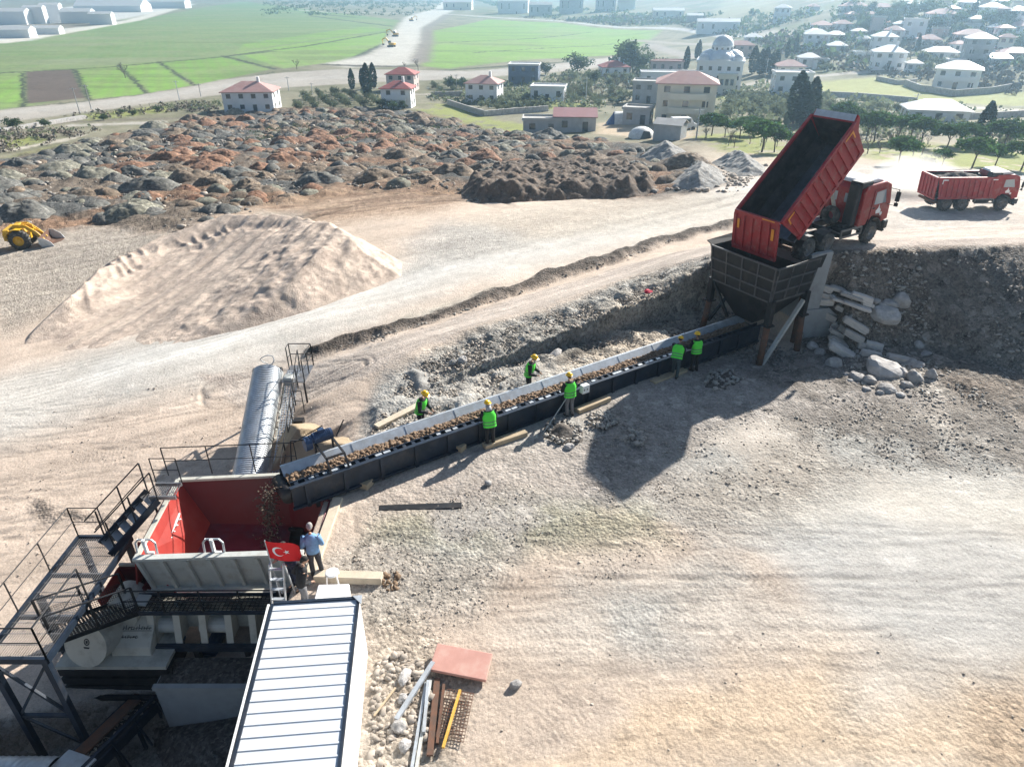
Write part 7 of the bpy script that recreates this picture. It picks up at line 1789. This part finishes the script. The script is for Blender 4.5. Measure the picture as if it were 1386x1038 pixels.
# yard with tents, shed and van
def build_camp():
    M['tarp_white'] = mat('white_tarpaulin', (.68,.68,.66), .7); M['tarp_blue'] = mat('blue_tarpaulin', (.03,.09,.26), .6)
    def at_thing(name, label, cat, px, py, rz): return thing(name, label, cat, at(px, py), R(rz))
    t = at_thing('tunnel_tent', 'white tunnel tent between the blue tent and the ruined building', 'tent', 846, 167, 0)
    m = MB(); v = [(x, 2.0*math.cos(R(a)), 2.2*math.sin(R(a))) for x in (-2.4,2.4) for a in range(0, 181, 20)]; m.add(v, [(i, i+1, 11+i, 10+i) for i in range(9)]); m.build('cover', M['tarp_white'], t, True)
    MB().prism([(2.41, 2.0*math.cos(R(a)), 2.2*math.sin(R(a))) for a in range(0, 181, 20)], (.03,0,0)).build('end_sheet', M['tarp_white'], t)
    t = at_thing('igloo_tent', 'small white tent with a dark opening behind the spoil heaps', 'tent', 868, 186, -20)
    MB().lathe([(2.2*math.cos(R(a)), 1.7*math.sin(R(a))) for a in range(0, 91, 15)], 18).build('cover', M['tarp_white'], t, True)
    MB().prism([(.2,-2.3,0),(1.9,-1.6,0),(1.5,-1.3,1.2),(.6,-1.7,1.3)], (.1,-.15,.02)).build('door_flap', M['glass_dark'], t)
    t = at_thing('blue_tent', 'pointed blue tent left of the white tunnel tent', 'tent', 831, 168, 0)
    MB().add([(-1.5,-1.2,0),(1.5,-1.2,0),(1.5,1.2,0),(-1.5,1.2,0),(0,0,2.4)], [(0,1,4),(1,2,4),(2,3,4),(3,0,4)]).build('cover', M['tarp_blue'], t); MB().tube((0,0,2.3),(0,0,2.7),.04,6).build('pole', M['steel_gal'], t)
    t = at_thing('block_shed', 'small grey block shed in front of the white van', 'shed', 906, 188, -28)
    MB().bbox((-2.2,-1.8,-.3),(2.2,1.8,2.3)).build('wall', HW['grey'], t); MB().prism([(-2.4,-2,2.3),(2.4,-2,2.3),(2.4,0,3.0),(-2.4,0,3.0)], (0,0,.1)).prism([(-2.4,0.003,3.0),(2.4,0.003,3.0),(2.4,2,2.3),(-2.4,2,2.3)], (0,0,.1)).build('roof', HR['grey'], t)
    t = at_thing('parked_van', 'white and blue van parked behind the grey block shed', 'van', 925, 176, 8)
    MB().prism([(-2.3,-.9,.4),(2.1,-.9,.4),(2.2,-.9,1.0),(1.5,-.9,1.25),(.9,-.9,2.1),(-2.3,-.9,2.1)], (0,1.8,0)).build('body', M['white_paint'], t, bevel=.06)
    for x in (-1.4,1.4):
        for y in (-.88,.88): MB().tube((x,y-.1,.35),(x,y+.1,.35),.35,14).build('wheel', M['rubber'], t)
    MB().prism([(.95,-.8,2.02),(1.5,-.8,1.3),(1.5,.8,1.3),(.95,.8,2.02)], (.04,0,.03)).build('windscreen', M['glass_dark'], t); MB().bbox((-1.6,-.915,1.3),(.8,-.9,1.9)).build('side_window', M['glass_dark'], t)
    def wall(pts, h, label, w_=.4, m='stone_grey', lbl='garden_wall'):
        P = [at(*q) for q in pts]; c = P[0]; mb = MB()
        for i in range(len(P)-1):
            for k in range(4):
                a, b = P[i].lerp(P[i+1], k/4), P[i].lerp(P[i+1], (k+1)/4); a.z = gz(a.x, a.y); b.z = gz(b.x, b.y); mb.bar(a-c+V(0,0,h/2-.2), b-c+V(0,0,h/2-.2), w_, h+.4)
        o = mb.build(lbl, M[m], None); o.location = c; tag(o, label, 'wall', 'stone garden walls of the valley')
    wall([(606,142),(655,158)], 1.4, 'grey garden wall climbing left of the olive rows by the pink-roofed house')
    wall([(655,158),(700,154),(742,151)], 1.3, 'grey garden wall along the lower edge of the olive rows')
    wall([(1224,116),(1245,124),(1290,131),(1340,127),(1372,121)], 1.5, 'curved dry stone wall around the villa with the white roof')
    wall([(1050,126),(1090,130),(1160,133),(1240,140)], 1.2, 'long stone wall along the lower edge of the meadow')
    wall([(1210,170),(1300,163),(1386,158)], 1.2, 'stone wall in front of the white bungalow')
    wall([(1186,109),(1215,115),(1240,113)], 1.1, 'short dark wall at the left end of the villa garden')
    wall([(585,131),(627,130)], 1.3, 'grey wall left of the house with the pink hip roof')
    wall([(0,180),(60,170),(115,161)], .8, 'low overgrown bank wall at the left edge of the picture', 1.2)
build_camp()
def pole(px, py1, py0, label):
    p = at(px, py0); h = (py0-py1)/scale_at(p)/.97
    t = thing('utility_pole', label, 'utility pole', p, 0, 'utility poles'); MB().tube((0,0,-.3),(0,0,h),.13,8,.09).build('post', M['steel_gal'] if px % 2 else M['concrete'], t); MB().bar((-.8,0,h-.35),(.8,0,h-.35),.1,.1).build('cross_arm', M['steel_gal'], t)
for a in [(108,122,153,'utility pole below the ploughed brown field'),(124,118,149,'utility pole right of the ploughed brown field'),(243,112,136,'lamp post in the middle of the dusty left road'),(272,115,131,'short pole left of the white two-storey house'),(391,106,123,'utility pole right of the white two-storey house'),(423,114,128,'pole at the edge of the olive orchard'),(618,103,121,'pole before the olive rows by the pink-roofed house'),(793,108,137,'tall pole in the orchard left of the grey unfinished building'),(1036,82,104,'white pole right of the mosque'),(942,150,190,'lattice-like pole behind the spoil heaps near the first round pine'),(1240,128,139,'pole at the lower edge of the meadow'),(872,120,140,'pole beside the grey unfinished building')]: pole(*a)

# ------------------------------------------------------------------ trees
TM = {'cypress': mat('cypress_leaf', (.03,.055,.03), .9, 0, .3, 2, rand=.25, spec=.2, leaf=.3), 'pine': mat('pine_leaf', (.06,.125,.035), .9, 0, .35, 1.5, rand=.25, spec=.2, leaf=.4), 'olive': mat('olive_leaf', (.14,.165,.10), .9, 0, .25, 1.5, rand=.35, spec=.2, leaf=.45),
      'broad': mat('broad_leaf', (.075,.115,.05), .9, 0, .3, 1.5, rand=.35, spec=.2, leaf=.4), 'twig': mat('bare_twig', (.17,.145,.12), .95, 0, .2, 3, rand=.2), 'bark': mat('tree_bark', (.09,.07,.05), .95, 0, .3, 4)}
def crown_mesh(kind, seed):
    rg = np.random.default_rng(seed*13+5); P = []
    if kind == 'cypress':
        n = 1000; z = rg.random(n)**.9; r = np.sin(np.pi*np.clip(z*.86+.14, 0, 1))**.75*.125*(.55+.45*rg.random(n)**.4); a = rg.random(n)*6.283
        P = np.c_[r*np.cos(a), r*np.sin(a), .05+.95*z]; sz = .022+.02*rg.random(n)
    elif kind == 'pine':
        C = np.c_[rg.normal(0,.27,40), rg.normal(0,.27,40), .66+.15*rg.random(40)]; q = np.hypot(C[:,0], C[:,1]); C[:,:2] *= np.minimum(1, .42/np.maximum(q,.01))[:,None]; C[:,2] += .12*(1-(np.hypot(C[:,0],C[:,1])/.42)**2)
        P = np.concatenate([c+rg.normal(0,1,(50,3))*[.08,.08,.055] for c in C]); sz = .028+.025*rg.random(len(P))
    elif kind == 'olive':
        C = rg.normal(0,1,(22,3))*[.24,.24,.17]+[0,0,.6]
        P = np.concatenate([c+rg.normal(0,1,(34,3))*[.09,.09,.08] for c in C]); sz = .035+.03*rg.random(len(P))
    else:
        C = rg.normal(0,1,(34,3))*[.22,.22,.2]+[0,0,.58]
        P = np.concatenate([c+rg.normal(0,1,(34,3))*[.075,.075,.065] for c in C]); sz = .03+.025*rg.random(len(P))
    n = len(P); u = rg.normal(0,1,(n,3)); u /= np.linalg.norm(u, axis=1)[:,None]; t = rg.normal(0,1,(n,3)); v = np.cross(u, t); v /= np.linalg.norm(v, axis=1)[:,None]
    w3 = sz[:,None]; Q = np.stack([P+u*w3, P+v*w3*.8, P-u*w3, P-v*w3*.8], 1).reshape(-1,3); Q[:,2] = np.maximum(Q[:,2], .03)
    me = bpy.data.meshes.new(kind+'_crown'); me.from_pydata([tuple(x) for x in Q], [], [(4*i,4*i+1,4*i+2,4*i+3) for i in range(n)]); me.materials.append(TM[kind]); return me
def trunk_mesh(kind, seed):
    rr = random.Random(seed); m = MB()
    if kind == 'twig':
        def br(p, d, L, r, dep):
            q = p+d*L; m.tube(p, q, r, 5, r*.65, False)
            if dep == 0: return
            for _ in range(3 if dep > 1 else 4):
                nd = (d+V(rr.uniform(-.8,.8), rr.uniform(-.8,.8), rr.uniform(-.1,.6))).normalized(); br(p.lerp(q, rr.uniform(.6,1)), nd, L*rr.uniform(.55,.8), r*.6, dep-1)
        br(V(0,0,-.03), V(0,0,1), .32, .022, 4)
    else:
        top = dict(cypress=.3, pine=.68, olive=.5, broad=.5)[kind]; r = dict(cypress=.02, pine=.028, olive=.035, broad=.03)[kind]
        b = V(rr.uniform(-.03,.03), rr.uniform(-.03,.03), top*.6); m.tube((0,0,-.05), b, r, 7, r*.75)
        if kind == 'cypress': m.tube(b, (0,0,top), r*.75, 6, r*.4)
        for i in range(5 if kind != 'cypress' else 0):
            a = i*1.26+rr.random(); m.tube(b, b+V(math.cos(a)*.18, math.sin(a)*.18, top*.42), r*.55, 5, r*.25)
    me_o = m.build('trunk', TM['bark'] if kind != 'twig' else TM['twig'], None); me = me_o.data; bpy.data.objects.remove(me_o); return me
CR = {k: [crown_mesh(k, i) for i in range(3)] for k in ('cypress','pine','olive','broad')}
TR = {k: [trunk_mesh(k, i) for i in range(3)] for k in ('cypress','pine','olive','broad','twig')}
NAMES = dict(cypress='cypress_tree', pine='stone_pine', olive='olive_tree', broad='leafy_tree', twig='bare_tree')
trr = random.Random(77)
def tree(kind, p, h, label, group, wide=1.):
    if kind == 'twig':
        o = bpy.data.objects.new('bare_tree', TR['twig'][trr.randrange(3)]); COL.objects.link(o); o.location = p; o.scale = (h*wide, h*wide, h); o.rotation_euler = (0,0,trr.uniform(0,6.28)); return tag(o, label, 'tree', group)
    i = trr.randrange(3); t = thing(NAMES[kind], label, 'tree', p, trr.uniform(0,6.28), group); t.scale = (h*wide, h*wide, h)
    for nm, me in (('trunk', TR[kind][i]), ('crown', CR[kind][i])):
        o = bpy.data.objects.new(nm, me); COL.objects.link(o); o.parent = t
    return t
def tpx(kind, px, yt, yb, label, group, wide=1.): p = at(px, yb); return tree(kind, p, max(1.2, (yb-yt)/scale_at(p)/.95), label, group, wide)
for a in [(477,97,122),(491,96,119),(498,92,131),(506,90,120),(499,118,133)]: tpx('cypress', *a, 'dark cypress in the clump left of the red-roofed houses', 'cypresses left of the red-roofed houses', 1.3)
for a, lb in [((928,68,96),'cypress left of the mosque, nearest to it'),((942,62,80),'thin cypress left of the mosque on the slope behind'),((945,58,80),'taller thin cypress behind the thin one left of the mosque')]: tpx('cypress', *a, lb, 'cypresses beside the mosque', 1.2)
for a in [(1018,68,100),(1028,72,102),(1034,70,101),(1042,76,102),(1048,72,100)]: tpx('cypress', *a, 'dark cypress in the row right of the mosque', 'cypress row right of the mosque', 1.5)
for a in [(1074,106,168),(1082,118,170),(1094,113,168),(1088,128,172)]: tpx('cypress', *a, 'tall dark cypress in the cluster left of the raised truck bed', 'cypress cluster left of the raised truck bed', 1.5)
tpx('cypress', 1326, 144, 195, 'tall cypress among the round pines on the right', None, 1.5)
for a in [(1064,57,80),(1076,50,72),(1240,50,72),(1313,8,30),(1316,5,28)]: tpx('cypress', *a, 'slender cypress among the hillside houses', 'slender cypresses among the houses', 1.0)
for a in [(1302,15,34),(1340,18,34),(1352,18,36),(1368,14,34),(1360,17,33)]: tpx('broad', *a, 'dark tree in the row below the upper villa', 'dark trees below the upper villa', 1.0)
for a in [(963,157,184),(981,165,186),(1001,165,188),(1031,168,206),(1048,177,206),(1013,160,182),(1023,163,184)]: tpx('pine', *a, 'round stone pine on the grass left of the raised truck bed', 'round stone pines left of the truck bed', 1.25)
for a in [(1172,158,190),(1183,156,192),(1214,160,190),(1231,160,194),(1246,164,198),(1280,172,204),(1304,170,200),(1296,170,196)]: tpx('pine', *a, 'round stone pine in the row before the white bungalow', 'round stone pines before the bungalow', 1.1)
for a in [(1216,188,222),(1274,204,226),(1315,190,228),(1346,198,226),(1382,194,230),(1357,166,204),(1340,170,200),(1364,178,200),(1140,142,170),(1150,148,172)]: tpx('pine', *a, 'bushy stone pine above the driving truck', 'bushy stone pines on the right', 1.15)
for a, lb in [((738,86,102),'round dark tree left of the small red-roofed house'),((804,96,114),'round broad tree in the orchard'),((852,58,98),'big dark tree behind the small red-roofed house'),((862,68,99),'dark conical tree beside the big dark tree'),((848,62,92),'tall dark tree left of the big one'),((870,90,104),'small green tree at the foot of the big trees'),((782,75,100),'dark conifer above the orchard'),((612,105,120),'dark bush left of the pink-roofed house'),((625,106,120),'dark bush nearest the pink-roofed house'),((518,135,149),'bush at the white house corner'),((533,138,150),'bush before the white house'),((546,137,149),'bush at the right corner of the white house')]: tpx('broad', *a, lb, None, 1.15)
def orchard(poly, n, kind, hmin, hmax, label, group, seed, wide=1., rows=None):
    P = ats(poly); A = np.array([p[:2] for p in P]); rr = random.Random(seed); k = 0; tries = 0; pts = []
    if rows:
        sp, ang = rows; ca, sa = math.cos(R(ang)), math.sin(R(ang)); c = A.mean(0); L_ = np.abs(A-c).max()*1.5; m_ = int(L_/sp)
        cand = [(c[0]+i*sp*ca-j*sp*sa+rr.uniform(-.3,.3), c[1]+i*sp*sa+j*sp*ca+rr.uniform(-.3,.3)) for i in range(-m_, m_+1) for j in range(-m_, m_+1)]; rr.shuffle(cand)
    else: cand = [(rr.uniform(A[:,0].min(), A[:,0].max()), rr.uniform(A[:,1].min(), A[:,1].max())) for _ in range(n*40)]
    for x, y in cand:
        if k >= n: break
        if not inside(np.array([x]), np.array([y]), P)[0]: continue
        if any((x-a)**2+(y-b)**2 < 3.0 for a, b in pts): continue
        pts.append((x, y)); k += 1; tree(kind, (x, y, gz(x, y)-.05), rr.uniform(hmin, hmax), label, group, wide*rr.uniform(.85,1.2))
orchard([(400,135),(470,125),(512,132),(512,145),(400,150)], 46, 'olive', 1.7, 2.6, 'olive tree in the orchard left of the white red-roofed house', 'olive orchard left of the red-roofed houses', 1, 1.1, (4.2, 20))
orchard([(585,116),(630,113),(632,124),(590,128)], 18, 'olive', 1.6, 2.3, 'olive tree in the small plot before the pink-roofed house', 'olive trees in the small plot', 2, 1.1, (4.5, 15))
orchard([(640,146),(690,136),(740,136),(742,149),(690,152)], 34, 'olive', 1.7, 2.4, 'olive tree behind the grey garden wall', 'olive trees behind the garden wall', 3, 1.1, (4.2, 30))
orchard([(760,104),(800,106),(860,108),(852,140),(820,150),(770,138)], 40, 'olive', 1.9, 3.0, 'olive tree in the orchard left of the unfinished buildings', 'olive orchard left of the unfinished buildings', 4, 1.1)
orchard([(980,132),(1070,134),(1070,165),(980,160)], 40, 'olive', 1.7, 2.7, 'olive tree in the grove right of the three-storey house', 'olive grove right of the three-storey house', 5, 1.1)
orchard([(1100,150),(1210,145),(1220,158),(1110,180)], 12, 'olive', 1.6, 2.6, 'olive tree behind the raised truck bed', 'olive trees behind the truck bed', 6, 1.1)
orchard([(1110,70),(1180,68),(1180,95),(1110,100)], 22, 'olive', 1.9, 3.0, 'grey-green tree among the houses left of the meadow', 'trees among the houses left of the meadow', 7, 1.15)
orchard([(1230,82),(1386,85),(1386,100),(1240,100)], 24, 'olive', 1.9, 3.3, 'grey-green tree above the villa', 'trees above the villa', 8, 1.2)
orchard([(1120,15),(1240,15),(1300,45),(1180,50)], 30, 'broad', 4, 7, 'leafy tree on the upper hillside', 'leafy trees on the upper hillside', 9, 1.1)
orchard([(1290,30),(1386,45),(1386,75),(1290,60)], 16, 'broad', 3.5, 6, 'leafy tree between the hillside roofs on the right', 'leafy trees between the right hillside roofs', 10, 1.1)
orchard([(800,108),(870,108),(870,142),(800,142)], 18, 'twig', 3, 4.8, 'bare tree in the orchard left of the unfinished buildings', 'bare trees left of the unfinished buildings', 11, 1.2)
orchard([(690,140),(760,106),(800,110),(780,135)], 12, 'twig', 3, 4.5, 'bare tree beside the low white house', 'bare trees beside the low white house', 12, 1.2)
orchard([(1090,60),(1240,70),(1240,90),(1100,95)], 24, 'twig', 3.5, 5.5, 'bare tree among the village houses', 'bare trees among the village houses', 13, 1.3)
orchard([(1150,190),(1240,196),(1270,215),(1160,210)], 14, 'twig', 2.2, 3.4, 'bare young tree on the grass behind the trucks', 'bare young trees behind the trucks', 14, 1.1)
orchard([(950,186),(1080,196),(1070,206),(960,198)], 12, 'twig', 1.8, 2.8, 'bare sapling under the round pines', 'bare saplings under the pines', 15, 1.0)
for a, lb in [((402,76,94),'lone bare tree at the edge of the left green field'),((566,76,96),'lone bare tree right of the new road'),((548,82,96),'smaller bare tree left of the lone one by the new road'),((170,82,106),'bare tree between two light green plots'),((190,139,146),'small bare tree on the grass strip, left one'),((203,138,146),'small bare tree on the grass strip, right one')]: tpx('twig', *a, lb, None, 1.2)
for a, lb in [((165,148,154),'shrub on the grass strip nearest the left'),((182,150,156),'shrub on the grass strip, second one'),((214,144,151),'dark shrub on the grass strip before the house'),((140,155,163),'dark shrub on the bank, left of the strip'),((62,162,172),'dark shrub on the bank at the left edge'),((18,160,176),'wide dark bush in the corner of the left bank'),((1253,214,226),'young conifer behind the driving truck')]: tpx('broad', *a, lb, None, 1.5)

def scrub(name, poly, n, smin, smax, m, seed, q=10):
    """low scrub on the far slopes: one mass"""
    P = ats(poly); A = np.array([p[:2] for p in P]); rg = np.random.default_rng(seed)
    X = A.min(0)+rg.random((n*5,2))*(A.max(0)-A.min(0)); k = inside(X[:,0], X[:,1], P)&(fbm(X[:,0]*.03, X[:,1]*.03, 3, seed) > .42+.16*rg.random(len(X))); X = X[k][:n]
    Z = ground_z(X[:,0], X[:,1]); s = smin+(smax-smin)*rg.random(len(X))**2; c = np.c_[X, Z+s*.3]
    C = np.repeat(c, q, 0)+rg.normal(0,1,(len(c)*q,3))*np.repeat(s,q)[:,None]*[.36,.36,.22]; w3 = np.repeat(s, q)[:,None]*(.16+.14*rg.random((len(C),1)))
    u = rg.normal(0,1,(len(C),3)); u /= np.linalg.norm(u,axis=1)[:,None]; v = np.cross(u, rg.normal(0,1,(len(C),3))); v /= np.linalg.norm(v,axis=1)[:,None]
    Q = np.stack([C+u*w3, C+v*w3, C-u*w3, C-v*w3], 1).reshape(-1,3)
    me = bpy.data.meshes.new(name); N = len(Q); me.vertices.add(N); me.vertices.foreach_set('co', Q.astype(np.float32).ravel()); f = N//4; me.loops.add(N); me.polygons.add(f)
    me.loops.foreach_set('vertex_index', np.arange(N, dtype=np.int32)); me.polygons.foreach_set('loop_start', (np.arange(f)*4).astype(np.int32)); me.update(calc_edges=True); me.materials.append(m)
    o = bpy.data.objects.new(name, me); COL.objects.link(o); tag(o, kind='stuff')
scrub('hillside_scrub', [(640,0),(700,22),(900,34),(1000,52),(1100,100),(1230,118),(1386,100),(1386,0)], 3200, 1.2, 5.0, TM['broad'], 31)
scrub('valley_scrub', [(560,130),(760,100),(870,76),(960,96),(1100,130),(1240,142),(1386,150),(1386,200),(1150,190),(1000,178),(900,160),(760,150),(620,142)], 1500, .6, 2.6, TM['olive'], 32)
scrub('dry_scrub', [(700,24),(880,36),(980,50),(1100,95),(1386,130),(1386,60),(1100,40),(900,20)], 1800, 1.0, 3.6, TM['twig'], 33)
scrub('orchard_dots', [(350,22),(360,2),(480,-2),(600,2),(590,14),(540,24),(440,22)], 900, 2.0, 5.0, TM['broad'], 34)
scrub('bank_scrub', [(-10,176),(120,158),(300,135),(300,148),(120,175),(-10,200)], 150, .5, 1.5, TM['olive'], 35)
scrub('bank_dry_scrub', [(-10,165),(280,138),(300,152),(180,165),(-10,215)], 380, .4, 1.4, TM['twig'], 36)
scrub('heap_weeds', [(300,155),(420,148),(560,155),(700,185),(640,200),(460,190),(330,190)], 500, .3, .9, TM['olive'], 37)
# ------------------------------------------------------------------ dust behind the driving truck
def build_dust():
    p = at(1250, 262); m = bpy.data.materials.new('dust'); m.use_nodes = True; n = m.node_tree.nodes; L = m.node_tree.links; n.clear()
    o_ = n.new('ShaderNodeOutputMaterial'); pv = n.new('ShaderNodeVolumePrincipled'); pv.inputs['Color'].default_value = (1,.98,.95,1); pv.inputs['Anisotropy'].default_value = .4
    tc = n.new('ShaderNodeTexCoord'); g = n.new('ShaderNodeTexGradient'); g.gradient_type = 'SPHERICAL'; L.new(tc.outputs['Object'], g.inputs[0])
    no = n.new('ShaderNodeTexNoise'); no.inputs['Scale'].default_value = 2.2; no.inputs['Detail'].default_value = 3; L.new(tc.outputs['Object'], no.inputs['Vector'])
    a = n.new('ShaderNodeMath'); a.operation = 'MULTIPLY'; L.new(g.outputs['Fac'], a.inputs[0]); L.new(no.outputs['Fac'], a.inputs[1])
    b = n.new('ShaderNodeMath'); b.operation = 'MULTIPLY'; b.inputs[1].default_value = 1.1; L.new(a.outputs[0], b.inputs[0]); L.new(b.outputs[0], pv.inputs['Density']); L.new(pv.outputs[0], o_.inputs['Volume'])
    bm = bmesh.new(); bmesh.ops.create_icosphere(bm, subdivisions=3, radius=1); me = bpy.data.meshes.new('dust_cloud'); bm.to_mesh(me); bm.free(); me.materials.append(m)
    o = bpy.data.objects.new('dust_cloud', me); COL.objects.link(o); o.location = (p.x-.6, p.y+1, p.z+1.0); o.scale = (4.2, 3.2, 2.6); tag(o, kind='stuff')
build_dust()
